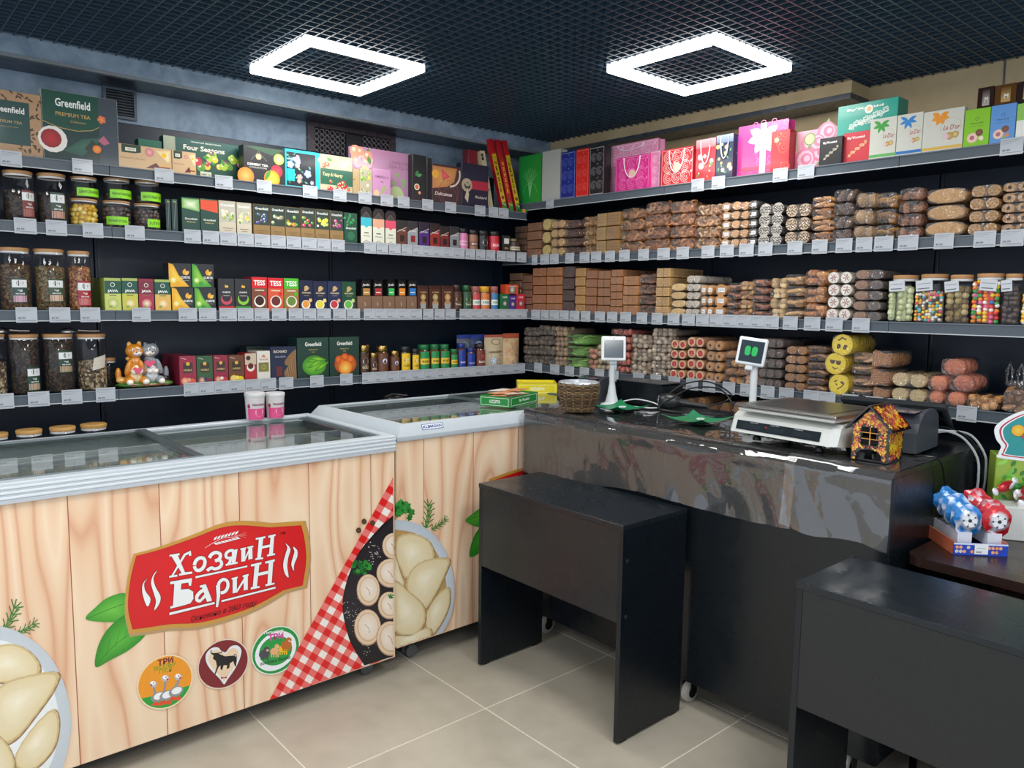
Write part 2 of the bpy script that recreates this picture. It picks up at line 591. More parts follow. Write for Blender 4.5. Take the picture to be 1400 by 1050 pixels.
# floor of big stoneware tiles with recessed joints
fl = MB(); fl.box(-1.6, WALLX, -1.8, WALLY, -.05, -.0012, '#e2dccb', 'matte'); floor = struct('floor', fl)
TX0, TY0, TDX, TDY = .975, 1.950, .63, .607
tm = MB(); tm.box(.002, TDX - .002, .002, TDY - .002, -.02, 0, '#b5ad9c', 'tile_face', .0012)
tme = tm.mesh('tile')
for i in range(-4, 4):
    for j in range(-6, 3):
        x, y = TX0 + i * TDX, TY0 + j * TDY
        if x + TDX > WALLX + .3 or y + TDY > WALLY + .3:
            continue
        link('tile', tme, floor, (x, y, 0))

m = MB(); m.box(-1.6, WALLX + .1, WALLY, WALLY + .1, 0, 2.8, '#7a90a6', 'blue_plaster'); struct('wall_back', m)
m = MB(); m.box(WALLX, WALLX + .1, -1.8, WALLY, 0, 2.8, '#cbb488', 'beige_plaster')
wr = struct('wall_right', m)
# dropped box along the blue wall, with a light metal edge
m = MB(); m.box(-1.6, 3.17, 3.31, WALLY, 2.247, 2.45, '#7a90a6', 'blue_plaster'); s1 = struct('trim_1', m)
m = MB(); m.box(-1.6, 3.165, 3.306, 3.33, 2.235, 2.247, '#7f888e', 'matte'); obj('edge_strip', m, s1)
m = MB(); m.box(-1.6, 3.165, 3.33, WALLY, 2.240, 2.247, '#2c3a4a', 'laminate'); obj('underside_panel', m, s1)
# dropped box along the beige wall
m = MB(); m.box(3.17, WALLX, 1.545, WALLY, 2.262, 2.45, '#cbb488', 'beige_plaster'); s2 = struct('trim_2', m)
m = MB(); m.box(3.165, WALLX, 1.545, 3.31, 2.240, 2.262, '#4a525a', 'laminate'); obj('edge_strip', m, s2)
m = MB(); m.box(WALLX - .004, WALLX, 1.04, 1.046, 1.9, 2.31, '#8b8f90', 'metal'); struct('trim_3', m)

# open lattice ceiling
m = MB(); m.box(-1.6, WALLX + .1, -1.8, WALLY, 2.72, 2.8, '#041024', 'matte'); ceil = struct('ceiling', m)
GS = .0414
bx = MB(); bx.box(-1.55, 3.33, -.0025, .0025, 0, .024, '#314656', 'plastic'); bxm = bx.mesh('slat')
by = MB(); by.box(-.0025, .0025, -.3, 3.31, .0005, .0245, '#314656', 'plastic'); bym = by.mesh('slat')
y = -.28
while y < 3.30:
    link('slat', bxm, ceil, (0, y, CZ)); y += GS
x = -1.0
while x < 3.32:
    link('slat', bym, ceil, (x, 0, CZ)); x += GS


def led_lamp(x, y, sz, label, k=1):
    root = empty('ceiling_lamp', (x, y, CZ - .018))
    tag(root, label, 'lamp', 'square lamps in the lattice ceiling')
    h = sz / 2; t = .032
    hs = MB()
    for a, b_, c, d in ((-h, h, -h, -h + t), (-h, h, h - t, h), (-h, -h + t, -h + t, h - t), (h - t, h, -h + t, h - t)):
        hs.box(a, b_, c, d, .022, .034, '#dfe3e6', 'plastic')
    obj('housing', hs, root)
    for a, b_, c, d in ((-h, h, -h, -h + t), (-h, h, h - t, h), (-h, -h + t, -h + t, h - t), (h - t, h, -h + t, h - t)):
        df = MB(); df.box(a + .001, b_ - .001, c + .001, d - .001, -.010, .022, '#ffffff', 'led', .004)
        obj('diffuser', df, root)
    L = bpy.data.lights.new('lamp_light', 'AREA'); L.shape = 'SQUARE'; L.size = sz; L.energy = LAMP_W * k; L.color = (1, .985, .96)
    lo = bpy.data.objects.new('lamp_light', L); COL.objects.link(lo); lo.parent = root; lo.location = (0, 0, -.03)


led_lamp(1.54, 2.83, .5, 'glowing white square ring lamp in the ceiling above the chest freezers')
led_lamp(2.55, 1.85, .5, 'glowing white square ring lamp in the ceiling above the sales counter')
# the same lamps go on over the part of the shop behind the photographer
for lx, ly, nm in ((.45, 1.35, 'over the customers walkway'), (1.55, .35, 'over the end of the counter'),
                   (-.75, 1.9, 'over the far end of the freezer'), (.3, -.6, 'over the shop entrance')):
    led_lamp(lx, ly, .5, 'white square ring lamp ' + nm, 1.7)

# air vent and pierced grille in the blue wall
v = empty('wall_vent', (.9235, 3.508, 2.12)); tag(v, 'dark grey louvred air vent high in the blue wall', 'vent')
m = MB()
for a in ((-.063, -.052, 0, .122), (.052, .063, 0, .122), (-.052, .052, 0, .011), (-.052, .052, .111, .122)):
    m.box(a[0], a[1], -.006, .012, a[2], a[3], '#56616d', 'plastic')
obj('frame', m, v)
m = MB(); m.box(-.052, .052, .004, .01, .011, .111, '#0c1218', 'matte'); obj('backing', m, v)
sl = MB(); sl.box(-.052, .052, -.003, .003, 0, .004, '#3a4450', 'plastic'); slm = sl.mesh('slat')
for k in range(9):
    link('slat', slm, v, (0, 0, .016 + k * .0108))
g = empty('wall_grille', (2.0, 3.508, 2.02)); tag(g, 'brown pierced ornamental grille set into the blue wall above the tea shelves', 'grille')
x0 = onY(421, 190, 3.5)[0] - 2.0; x1 = onY(541, 200, 3.5)[0] - 2.0
m = MB()
for a in ((x0, x0 + .035, 0, .235), (x1 - .03, x1, 0, .235), (x0 + .035, x1 - .03, .2, .235), (x0 + .035, x1 - .03, 0, .03)):
    m.box(a[0], a[1], -.008, .012, a[2], a[3], '#4c464b', 'laminate')
obj('frame', m, g)
m = MB(); m.box(x0 + .03, x1 - .03, .006, .01, .02, .21, '#15161a', 'matte'); obj('backing', m, g)
m = MB(); W = x1 - x0; a = x0 + W * .42; b_ = x0 + W * .60
m.box(a, b_, -.006, .004, .03, .19, '#2a2a30', 'laminate'); 
for k in range(9):
    m.box(a + .008, b_ - .008, -.009, -.005, .04 + k * .016, .046 + k * .016, '#4b4d55', 'metal')
obj('slide_plate', m, g)
for pa, pb in ((x0 + .035, a - .004), (b_ + .004, x1 - .03)):
    m = MB(); st = .026
    nx = int((pb - pa) / st); st2 = (pb - pa) / nx
    for i in range(nx):
        for j in range(6):
            cx, cz = pa + (i + .5) * st2, .04 + (j + .5) * .026
            m.torus((cx, -.002, cz), .0115, .0022, '#8b858a', 'laminate', Matrix.Rotation(R_(90), 3, 'X'), 10, 4)
    o = obj('pierced_panel', m, g)

# ------------------------------------------------------------------ shelving
ZT = [1.842, 1.616, 1.305, 1.003]
ZB = [1.895, 1.602, 1.303, 1.013]
RH = .040


def shelf_unit(name, label, x0, x1, zs, deck, back_top, origin, rz, depth, deck_front, side=None):
    """local x along the shelf, y = 0 at the rail face and positive to the wall"""
    root = empty(name, origin, rz); tag(root, label, 'shelving', 'dark shelving along the walls')
    m = MB(); m.box(x0 + .002, x1 - .002, depth - .02, depth, 0, back_top, '#101a24', 'dark_shelf', .002); obj('back_panel', m, root)
    for z in zs:
        m = MB(); m.box(x0 + .001, x1 - .001, .004, depth - .02, z + RH - .022, z + RH - .003, '#141f2a', 'dark_shelf'); sh = obj('shelf', m, root)
        r = MB()
        r.prism([(x0 + .001, z), (x1 - .001, z), (x1 - .001, z + RH), (x0 + .001, z + RH)], 0, .004, '#4d5760', 'plastic')
        r.box(x0 + .001, x1 - .001, -.005, .0, z, z + .003, '#c3c9cc', 'plastic')
        r.box(x0 + .001, x1 - .001, -.004, .0, z + RH - .004, z + RH, '#66717a', 'plastic')
        obj('price_rail', r, sh)
    m = MB(); m.box(x0 + .001, x1 - .001, deck_front, depth - .02, deck - .03, deck, '#141f2a', 'dark_shelf'); obj('base_deck', m, root)
    m = MB(); m.box(x0 + .001, x1 - .001, deck_front + .02, deck_front + .035, .0, deck - .03, '#0d151d', 'dark_shelf'); obj('plinth', m, root)
    if side is not None:
        m = MB(); m.box(side[0], side[1], side[2], side[3], 0, side[4], '#24323e', 'dark_shelf'); obj('side_panel', m, root)
    for xx in (x0 + .012,):
        m = MB(); m.box(xx, xx + .006, depth - .024, depth - .02, .0, back_top, '#060b10', 'laminate'); obj('upright', m, root)
    return root


U = [-.248, .797, 1.842, 2.892]
shelf_unit('shelving_unit', 'dark tea shelving bay with the big tea jars and the cat figurine', U[0], U[1], ZT, .66, 2.10, (0, YB, 0), 0, .30, -.12)
shelf_unit('shelving_unit', 'middle dark tea shelving bay between the jars and the coffee', U[1], U[2], ZT, .66, 2.10, (0, YB, 0), 0, .30, -.12)
shelf_unit('shelving_unit', 'dark tea shelving bay nearest the corner, with coffee jars', U[2], U[3], ZT, .66, 2.10, (0, YB, 0), 0, .30, -.12,
           (U[3] - .006, U[3] + .0, .20, .30, 1.84))
V = [3.495, 2.268, 1.223, .178, -.5]
names = ['dark biscuit shelving bay in the corner beside the tea shelves', 'dark biscuit shelving bay behind the two customer displays',
         'dark biscuit shelving bay with the sweet jars, above the printers', 'dark biscuit shelving bay at the frame edge past the sweet jars']
for i in range(4):
    shelf_unit('shelving_unit', names[i], -V[i], -V[i + 1], ZB, .84, 2.0, (XB, 0, 0), R_(-90), .40, .004,
               (-V[0], -V[0] + .012, .01, .40, 1.93) if i == 0 else None)


# ------------------------------------------------------------------ freezers
def freezer(x0, x1, y0, y1, zb, zt, label, lip, kind):
    root = empty('chest_freezer', ((x0 + x1) / 2, y0, 0)); tag(root, label, 'freezer', 'chest freezers below the tea shelves')
    ox = (x0 + x1) / 2
    W0, W1, D = x0 - ox, x1 - ox, y1 - y0
    # skin of the cabinet, open inside
    m = MB()
    t = .05; bt = zb + .30
    m.box(W0, W1, 0, t, zb, zt, '#e0c09a', 'card', .003)
    m.box(W0, W1, D - t, D, zb, zt, '#d8d8d4', 'plastic')
    m.box(W0, W0 + t, t, D - t, zb, zt, '#cfc9bc', 'plastic'); m.box(W1 - t, W1, t, D - t, zb, zt, '#cfc9bc', 'plastic')
    m.box(W0 + t, W1 - t, t, D - t, zb, bt, '#d9dcda', 'plastic')
    body = obj('cabinet', m, root)
    m = MB(); m.box(W0 + .03, W1 - .03, .04, D - .04, zb - .02, zb, '#1d1f20', 'plastic'); obj('base_frame', m, root)
    # printed skin
    m = MB(); v = [(x0, 0, zb), (x1, 0, zb), (x1, 0, zt), (x0, 0, zt)]
    sk = MB(); sk.box(x0 + .001, x1 - .001, -.0022, -.0002, zb + .001, zt - .001, '#e8c9a4', 'plank_print')
    so = obj('printed_skin', sk, root, (-ox, 0, 0))
    # rim
    rm = MB(); zr = zt + .052 if not lip else zt + .055
    if not lip:
        for (a, b_, c, d) in ((W0, W1, -.012, .028), (W0, W1, D - .03, D + .008)):
            rm.box(a, b_, c, d, zt - .004, zr, '#c3ccd2', 'plastic', .003)
        for k in range(3):
            rm.box(W0, W1, -.0145, -.012, zt + .008 + k * .0135, zt + .0145 + k * .0135, '#d5dde2', 'plastic', .001)
        rm.box(W0, W1, -.0135, -.012, zt - .004, zt + .004, '#b9c0c6', 'plastic')
        rm.box(W0, W0 + .035, .028, D - .03, zt, zr, '#c3ccd2', 'plastic'); rm.box(W1 - .03, W1, .028, D - .03, zt, zr, '#c3ccd2', 'plastic', .003)
    else:
        def bev(xa, xb, ya, yb, za, zb_, inner, out):
            pass
        o0, o1, q0, q1 = W0, W1, -.012, D + .01
        i0, i1, r0, r1 = W0 + .03, W1 - .03, .012, D - .02
        j0, j1, s0, s1_ = W0 + .05, W1 - .05, .028, D - .035
        lo, mid, hi = zt - .004, zt + .012, zr
        v = [(o0, q0, lo), (o1, q0, lo), (o1, q1, lo), (o0, q1, lo), (o0, q0, mid), (o1, q0, mid), (o1, q1, mid), (o0, q1, mid),
             (i0, r0, hi), (i1, r0, hi), (i1, r1, hi), (i0, r1, hi), (j0, s0, hi), (j1, s0, hi), (j1, s1_, hi), (j0, s1_, hi),
             (j0, s0, lo), (j1, s0, lo), (j1, s1_, lo), (j0, s1_, lo)]
        f = []
        for L in (0, 4, 8, 12):
            for k in range(4):
                kk = (k + 1) % 4
                f.append((L + k, L + kk, L + 4 + kk, L + 4 + k))
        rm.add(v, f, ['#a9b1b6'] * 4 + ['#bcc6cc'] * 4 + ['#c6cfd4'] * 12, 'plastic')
    obj('rim', rm, root)
    # rails and sliding lids
    def lid(xa, xb, z, ha, edge, end=True):
        g = MB(); g.box(xa + .004, xb - .004, .03, D - .04, z, z + .004, '#ffffff', 'lid_glass')
        go = obj('glass_lid', g, root)
        e = MB()
        for yy in (.026, D - .044):
            e.box(xa, xb, yy, yy + .008, z - .003, z + .007, edge, 'plastic')
        if ha:
            e.box(xa, xa + .018, .03, D - .04, z - .004, z + .008, edge, 'plastic')
        if end:
            e.box(xb - .03, xb, .03, D - .04, z - .006, z + .009, '#4a5458', 'plastic', .002)
            e.box(xb - .036, xb - .03, .03, D - .04, z, z + .007, '#9aa6aa', 'metal')
        obj('lid_frame', e, go)
    if kind == 1:
        lid(W0 + .04, .83 - ox, zr - .004, True, '#7b868b')
        lid(.80 - ox, W1 - .03, zr - .016, False, '#7b868b')
    else:
        lid(W0 + .052, (x0 + x1) / 2 + .12 - ox, zr - .012, False, '#8d979b')
        lid((x0 + x1) / 2 - .02 + .12 - ox, W1 - .052, zr - .004, False, '#8d979b')
    # wire baskets and frozen goods below the glass
    n = 2 if kind == 1 else 2
    wid = (W1 - W0 - .12) / (3 if kind == 1 else 2)
    k = 0
    while W0 + .06 + (k + 1) * wid <= W1 - .05:
        xa = W0 + .06 + k * wid + .008; xb = xa + wid - .016
        bk = MB()
        za, zb2 = zt - .17, zt - .02
        bk.tube([(xa, .06, zb2), (xb, .06, zb2), (xb, D - .06, zb2), (xa, D - .06, zb2)], .0035, '#e8ebea', 'plastic', 5, True)
        bk.tube([(xa, .06, zb2 - .05), (xb, .06, zb2 - .05), (xb, D - .06, zb2 - .05), (xa, D - .06, zb2 - .05)], .0025, '#dfe3e2', 'plastic', 4, True)
        for i in range(7):
            xx = xa + (xb - xa) * (i + .5) / 7
            bk.tube([(xx, .06, zb2), (xx, .06, za), (xx, D - .06, za), (xx, D - .06, zb2)], .0018, '#dfe3e2', 'plastic', 4)
        bo = obj('wire_basket', bk, root); 
        k += 1
    gm = MB(); r2 = random.Random(int(x0 * 100) + 5)
    for i in range(46):
        px, py = r2.uniform(W0 + .12, W1 - .14), r2.uniform(.12, D - .14)
        gm.ell((px, py, bt + .02 + r2.uniform(0, .05)), (.085, .06, .03), r2.choice(['#b4bab6', '#c8ccc6', '#9aa3a0', '#d9d5c8', '#a8b0b0']), 'foil',
               Matrix.Rotation(r2.uniform(0, 3), 3, 'Z'), 8, 5)
    obj('frozen_goods', gm, root, kind='stuff')
    # castors
    for cx in (W0 + .11, W1 - .085):
        for cy in (.075, D - .08):
            c = MB()
            c.box(cx - .022, cx + .022, cy - .02, cy + .02, zb - .03, zb - .02, '#2a2c2e', 'metal')
            c.prism([(cx - .016, zb - .03), (cx + .016, zb - .03), (cx + .012, .022), (cx - .012, .022)], cy - .014, cy - .010, '#3a3d40', 'plastic')
            c.prism([(cx - .016, zb - .03), (cx + .016, zb - .03), (cx + .012, .022), (cx - .012, .022)], cy + .010, cy + .014, '#3a3d40', 'plastic')
            co = obj('castor', c, root)
            for yy in (-.021, .008):
                wv = MB(); wv.lathe([(.010, cy + yy), (.024, cy + yy + .001), (.0262, cy + yy + .004), (.0262, cy + yy + .010), (.024, cy + yy + .013), (.010, cy + yy + .014)],
                                    (cx, 0, .0265), 16, '#55585a', 'plastic', 'y')
                obj('wheel', wv, co)
    return root, so, ox, zr


FY = 2.36
fz1, skin1, ox1, zr1 = freezer(-.32, 1.50, FY, 3.03, .066, .858, 'long chest freezer with pine plank print and the big red shop logo', False, 1)
fz2, skin2, ox2, zr2 = freezer(1.515, 2.745, 2.375, 3.05, .088, .885, 'second chest freezer with plate of dumplings print, partly behind the counter', True, 2)


# prints on the freezer skins; outlines are read from the photograph onto the skin's plane
def on_skin(Y, ox, y0):
    return lambda x, y, d: (onY(x, y, Y)[0] - ox, d, onY(x, y, Y)[1])


class SkinArt(Art):
    def __init__(s, Y, ox):
        Art.__init__(s, y=-.0030); s.mat = 'card'
        s.fn = lambda x, y, d: (onY(x, y, Y)[0] - ox, d, onY(x, y, Y)[1])
        s.EPS = .000006


A = SkinArt(FY, ox1)
ZB1 = .068


def smooth(pts, n=6, closed=True):
    """Catmull-Rom through the points"""
    out = []; m_ = len(pts)
    for i in range(m_ if closed else m_ - 1):
        p0, p1, p2, p3 = (pts[(i + k - 1) % m_] if closed else pts[min(max(i + k - 1, 0), m_ - 1)] for k in range(4))
        for k in range(n):
            t = k / n
            out.append(tuple(.5 * (2 * p1[a] + (p2[a] - p0[a]) * t + (2 * p0[a] - 5 * p1[a] + 4 * p2[a] - p3[a]) * t * t + (3 * p1[a] - p0[a] - 3 * p2[a] + p3[a]) * t ** 3) for a in (0, 1)))
    if not closed:
        out.append(pts[-1])
    return out


def dumpling(A, pts, c_in='#f2e8cc', c_out='#d3bd8c', fold=None, n=5):
    q = smooth(pts, n)
    cx = sum(p[0] for p in q) / len(q); cy = sum(p[1] for p in q) / len(q)
    A.poly([(cx + (p[0] - cx) * 1.05 + .8, cy + (p[1] - cy) * 1.05 + 1.2) for p in q], '#a07f57')
    A.poly([(cx + (p[0] - cx) * (1 + .03 * (i % 2)), cy + (p[1] - cy) * (1 + .03 * (i % 2))) for i, p in enumerate(q)], c_out)
    A.poly([(cx + (p[0] - cx) * .93, cy + (p[1] - cy) * .93) for p in q], '#e4d3a6', c_in)
    A.poly([(cx - 2 + (p[0] - cx) * .45, cy - 3 + (p[1] - cy) * .45) for p in q], '#ede0ba', '#f8f0d8')


def dill(A, x, y, s, ang):
    for k in range(5):
        a = R_(ang + (k - 2) * 3)
        bx_, by_ = x + math.cos(a) * s * k * .22, y - math.sin(a) * s * k * .22
        for d in (-48, -18, 18, 48):
            b = R_(ang + d)
            A.ln([(bx_, by_), (bx_ + math.cos(b) * s * .30, by_ - math.sin(b) * s * .30)], s * .035, '#3f7a33')
    A.ln([(x, y), (x + math.cos(R_(ang)) * s, y - math.sin(R_(ang)) * s)], s * .04, '#4d8a3c')


def parsley(A, x, y, s, seed):
    r3 = random.Random(seed)
    for k in range(26):
        a = r3.uniform(0, 6.28); d = s * math.sqrt(r3.random())
        px, py = x + math.cos(a) * d, y + math.sin(a) * d * .75
        A.poly([(px + math.cos(t) * s * .30 * (1 if i % 2 else .55), py + math.sin(t) * s * .30 * (1 if i % 2 else .55)) for i, t in enumerate([2 * math.pi * j / 10 for j in range(10)])],
               r3.choice(['#1f6b2a', '#2f8a35', '#3a9a3c', '#175522']))


def clip(poly, fn_in, fn_x):
    out = []
    for i in range(len(poly)):
        a, b = poly[i], poly[(i + 1) % len(poly)]
        ia, ib = fn_in(a), fn_in(b)
        if ia:
            out.append(a)
        if ia != ib:
            out.append(fn_x(a, b))
    return out


def clip_convex(poly, conv):
    ar = sum(conv[i][0] * conv[(i + 1) % len(conv)][1] - conv[(i + 1) % len(conv)][0] * conv[i][1] for i in range(len(conv)))
    sg = 1 if ar > 0 else -1
    for i in range(len(conv)):
        ax, ay = conv[i]; bx_, by_ = conv[(i + 1) % len(conv)]
        f = lambda p: sg * ((bx_ - ax) * (p[1] - ay) - (by_ - ay) * (p[0] - ax))
        if not poly:
            return []
        poly = clip(poly, lambda p: f(p) >= 0, lambda a, b: (a[0] + (b[0] - a[0]) * f(a) / (f(a) - f(b)), a[1] + (b[1] - a[1]) * f(a) / (f(a) - f(b))))
    return poly


# --- plate of dumplings, bottom of the first freezer's far end
edge_b = lambda x: 1049 - (x - 105) * .3505        # lower edge of the skin in the photograph


def cutb(pts, A=None):
    """keep what lies above the skin's lower edge"""
    return clip(pts, lambda p: p[1] <= edge_b(p[0]) - 1, lambda a, b: _ix(a, b))


def _ix(a, b):
    fa = a[1] - edge_b(a[0]) + 1; fb = b[1] - edge_b(b[0]) + 1
    t = fa / (fa - fb)
    return (a[0] + (b[0] - a[0]) * t, a[1] + (b[1] - a[1]) * t)


dill(A, 2, 866, 44, 58); dill(A, 18, 868, 34, 24)
pl = smooth([(-120, 900), (-60, 862), (0, 856), (40, 872), (70, 900), (88, 937), (96, 975), (95, 1010), (84, 1052), (60, 1085), (0, 1110), (-90, 1090), (-140, 1000)], 5)
A.poly(pl, '#c3cdd4', '#dfe6ea')
A.poly([(-20 + (p[0] + 20) * .86, 985 + (p[1] - 985) * .86) for p in pl], '#e9eef0', '#f4f6f6')
for q in ([(-30, 905), (0, 882), (30, 884), (52, 905), (48, 925), (10, 932), (-30, 930)],
          [(-25, 970), (0, 938), (30, 925), (76, 919), (74, 940), (50, 975), (20, 1010), (-10, 1015)],
          [(20, 1035), (40, 1000), (70, 970), (80, 985), (74, 1020), (50, 1048), (28, 1052)],
          [(-30, 1020), (-5, 1005), (14, 1025), (18, 1052), (-10, 1075), (-40, 1060)]):
    dumpling(A, q)

# --- green leaves beside the logo
def bleaf(A, pts, c1, c2, vein):
    A.poly(smooth(pts, 5), c1, c2)
    A.ln(smooth(vein, 4, False), .9, '#2f7d22')


bleaf(A, [(117, 846), (130, 830), (148, 816), (172, 811), (180, 830), (176, 848), (150, 850)], '#3f9a2c', '#6fc445', [(117, 846), (150, 832), (178, 822)])
bleaf(A, [(130, 911), (134, 882), (150, 856), (176, 838), (200, 850), (198, 868), (176, 888), (150, 902)], '#2f8a26', '#5ab83c', [(130, 911), (158, 880), (195, 856)])
for k in range(4):
    A.ln([(145 + k * 12, 896 - k * 12), (150 + k * 13, 872 - k * 9)], .5, '#2b7a22')

# --- red logo
out = smooth([(182, 757), (215, 748), (262, 731), (300, 716), (330, 712), (370, 715)], 5, False) + smooth([(415, 712), (420, 735), (422, 765), (417, 801)], 5, False) + \
    smooth([(390, 808), (350, 831), (310, 846), (270, 856), (232, 858), (205, 862)], 5, False) + smooth([(177, 866), (171, 840), (171, 815), (175, 785), (182, 757)], 4, False)
cxl, cyl = 297, 789
A.poly([(cxl + (p[0] - cxl) * 1.012 + 1, cyl + (p[1] - cyl) * 1.03 + 2) for p in out], '#b49468')
A.poly(out, '#c9953f')
inn = [(cxl + (p[0] - cxl) * .968, cyl + (p[1] - cyl) * .925) for p in out]
A.poly(inn, '#b9141a')
A.poly([(cxl + (p[0] - cxl) * .992, cyl + (p[1] - cyl) * .985) for p in inn], '#d3161c', '#e5101a')
# lettering, strokes in the 5.6x enlarged frame of the logo (origin 180, 700)
Z = lambda p: (180 + p[0] / 5.6, 700 + p[1] / 5.6)
WH, DR = '#eef2f2', '#8c1218'


def strokes(lst):
    for col, ex in ((DR, 9), (WH, 0)):
        for pts, wd in lst:
            if wd == 0:
                q = pts
                if ex:
                    for i in range(len(q)):
                        A.ln([Z(q[i]), Z(q[(i + 1) % len(q)])], ex / 5.6, col)
                    continue
                A.poly([Z(p) for p in q], col)
            else:
                A.ln([Z(p) for p in pts], (wd + ex) / 5.6, col)


S = smooth
strokes([
    # Kha
    ([(284, 325), (360, 312), (364, 326), (350, 330), (404, 458), (458, 452), (460, 468), (360, 484), (356, 470), (378, 464), (300, 334), (284, 338)], 0),
    ([(448, 292), (452, 330), (436, 334), (432, 318), (408, 330), (316, 480), (345, 476), (346, 490), (284, 500), (282, 486), (300, 482), (396, 316)], 0),
    # o z ya i
    (S([(476, 404), (486, 372), (512, 350), (542, 350), (556, 372), (550, 408), (528, 436), (500, 444), (482, 430)], 4), 26),
    (S([(590, 348), (606, 322), (640, 306), (672, 320), (668, 352), (636, 372)], 4, False), 26),
    (S([(632, 368), (668, 366), (684, 390), (668, 420), (632, 432), (604, 424), (572, 446)], 4, False), 24),
    ([(762, 290), (806, 280), (790, 380), (808, 378), (806, 392), (748, 402), (750, 388), (762, 385)], 0),
    (S([(776, 292), (742, 294), (718, 316), (720, 342), (744, 350), (774, 342)], 4, False), 22),
    ([(748, 350), (772, 346), (748, 402), (716, 410), (714, 396), (728, 390)], 0),
    ([(834, 274), (866, 268), (864, 372), (834, 378)], 0),
    ([(888, 262), (918, 255), (920, 354), (888, 362)], 0),
    ([(860, 350), (890, 284), (892, 306), (862, 372)], 0),
    ([(826, 276), (872, 266), (872, 278), (826, 288)], 0), ([(880, 264), (926, 254), (926, 266), (880, 276)], 0),
    # N tall
    ([(944, 196), (1018, 182), (1018, 196), (1002, 200), (984, 346), (1002, 342), (1002, 356), (942, 366), (942, 352), (956, 348), (968, 206), (944, 210)], 0),
    ([(1040, 178), (1096, 166), (1096, 180), (1086, 184), (1076, 316), (1092, 312), (1092, 326), (1030, 338), (1030, 324), (1046, 320), (1058, 192), (1040, 194)], 0),
    ([(992, 258), (1058, 244), (1056, 264), (990, 278)], 0),
    ([(484, 488), (880, 406), (880, 418), (484, 504)], 0),
    # Be
    ([(290, 530), (458, 502), (450, 560), (434, 562), (430, 536), (376, 544), (372, 590), (430, 584), (466, 606), (468, 660), (446, 694), (396, 710), (290, 736), (292, 718), (312, 712), (322, 546), (290, 550)], 0),
    # a
    (S([(496, 676), (494, 644), (520, 610), (556, 588)], 4, False), 26),
    ([(516, 560), (562, 548), (608, 664), (606, 678), (572, 684), (560, 652), (520, 690), (492, 686), (488, 668), (520, 664), (552, 624), (534, 574), (516, 574)], 0),
    # r
    ([(640, 560), (672, 552), (672, 640), (656, 722), (640, 726), (646, 640)], 0),
    (S([(656, 570), (668, 532), (700, 512), (728, 530), (730, 572), (708, 606), (676, 616)], 4, False), 24),
    # i
    ([(768, 500), (800, 492), (800, 612), (768, 620)], 0), ([(852, 480), (884, 472), (884, 590), (852, 598)], 0),
    ([(798, 594), (854, 504), (856, 530), (800, 616)], 0), ([(760, 502), (806, 490), (806, 504), (760, 514)], 0), ([(844, 482), (890, 470), (890, 484), (844, 494)], 0),
    # N tall
    ([(908, 398), (988, 380), (988, 396), (972, 400), (954, 566), (974, 562), (974, 576), (906, 590), (906, 574), (922, 570), (936, 410), (908, 414)], 0),
    ([(1016, 376), (1090, 358), (1090, 374), (1078, 378), (1066, 542), (1088, 536), (1088, 550), (1018, 566), (1018, 550), (1034, 546), (1044, 388), (1016, 392)], 0),
    ([(964, 462), (1040, 446), (1038, 470), (962, 486)], 0),
    ([(284, 766), (630, 684), (630, 700), (284, 786)], 0), ([(682, 672), (1096, 568), (1096, 582), (682, 686)], 0),
    # steam curls
    (S([(122, 500), (92, 540), (100, 600), (140, 660), (118, 720), (92, 670), (76, 600), (84, 540)], 3), 0),
    (S([(190, 446), (162, 500), (178, 570), (216, 640), (206, 700), (168, 748), (182, 680), (162, 610), (144, 540), (160, 480)], 3), 0),
    (S([(1172, 236), (1210, 280), (1192, 350), (1186, 420), (1196, 496), (1168, 470), (1154, 400), (1172, 320), (1186, 270)], 3), 0),
    (S([(1230, 262), (1262, 290), (1262, 340), (1238, 400), (1236, 446), (1216, 400), (1230, 340), (1240, 300)], 3), 0),
])
# ear of wheat
A.ln([Z(p) for p in S([(556, 272), (620, 232), (700, 196), (810, 186)], 4, False)], .5, WH)
for k in range(7):
    bx_, by_ = 622 + k * 27, 222 - k * 7
    for up_ in (1, -1):
        a = -.35 + up_ * -.5
        pts = [(bx_ + math.cos(a) * t * 46 - math.sin(a) * w_, by_ + math.sin(a) * t * 46 + math.cos(a) * w_ + (14 if up_ < 0 else -8)) for t, w_ in ((0, 0), (.4, 8), (1, 0), (.4, -8))]
        A.poly([Z(p) for p in pts], WH)
for k in range(4):
    A.ln([Z((780, 190 - k * 6)), Z((870, 150 + k * 14))], .25, '#f2b8b0')


def st(txt, x, y, w_, h_, col, rot, bold=0, sh=0, A=A):
    """text laid along a slanting line of the photograph; y grows downwards there"""
    vs, fs, asp = text_geo(txt, bold, sh); A.k += 1
    ca, sa = math.cos(R_(rot)), math.sin(R_(rot)); out_ = []
    for a, b in vs:
        X, Y_ = (a - .5) * w_, (.5 - b) * h_
        out_.append(A.P(x + X * ca + 0 * Y_, y - X * sa + Y_))
    A.mb.add(out_, fs, col, 'card')


st('Основано в 2003 году', 180 + 703 / 5.6, 700 + 756 / 5.6, 93, 9.5, '#3a0c0c', 14.5, 0, .25)
st('TM', 180 + 1150 / 5.6, 700 + 160 / 5.6, 8, 3.4, '#5a0c10', 12, .01)

# --- three round stickers
def disc(cx, cy, rx, ry, ang, col, c2=None, n=32):
    a = R_(ang)
    A.poly([(cx + rx * math.cos(t) * math.cos(a) - ry * math.sin(t) * math.sin(a), cy + rx * math.cos(t) * math.sin(a) + ry * math.sin(t) * math.cos(a)) for t in [2 * math.pi * i / n for i in range(n)]], col, c2)


Q = lambda p: (160 + p[0] / 5.385, 860 + p[1] / 5.385)
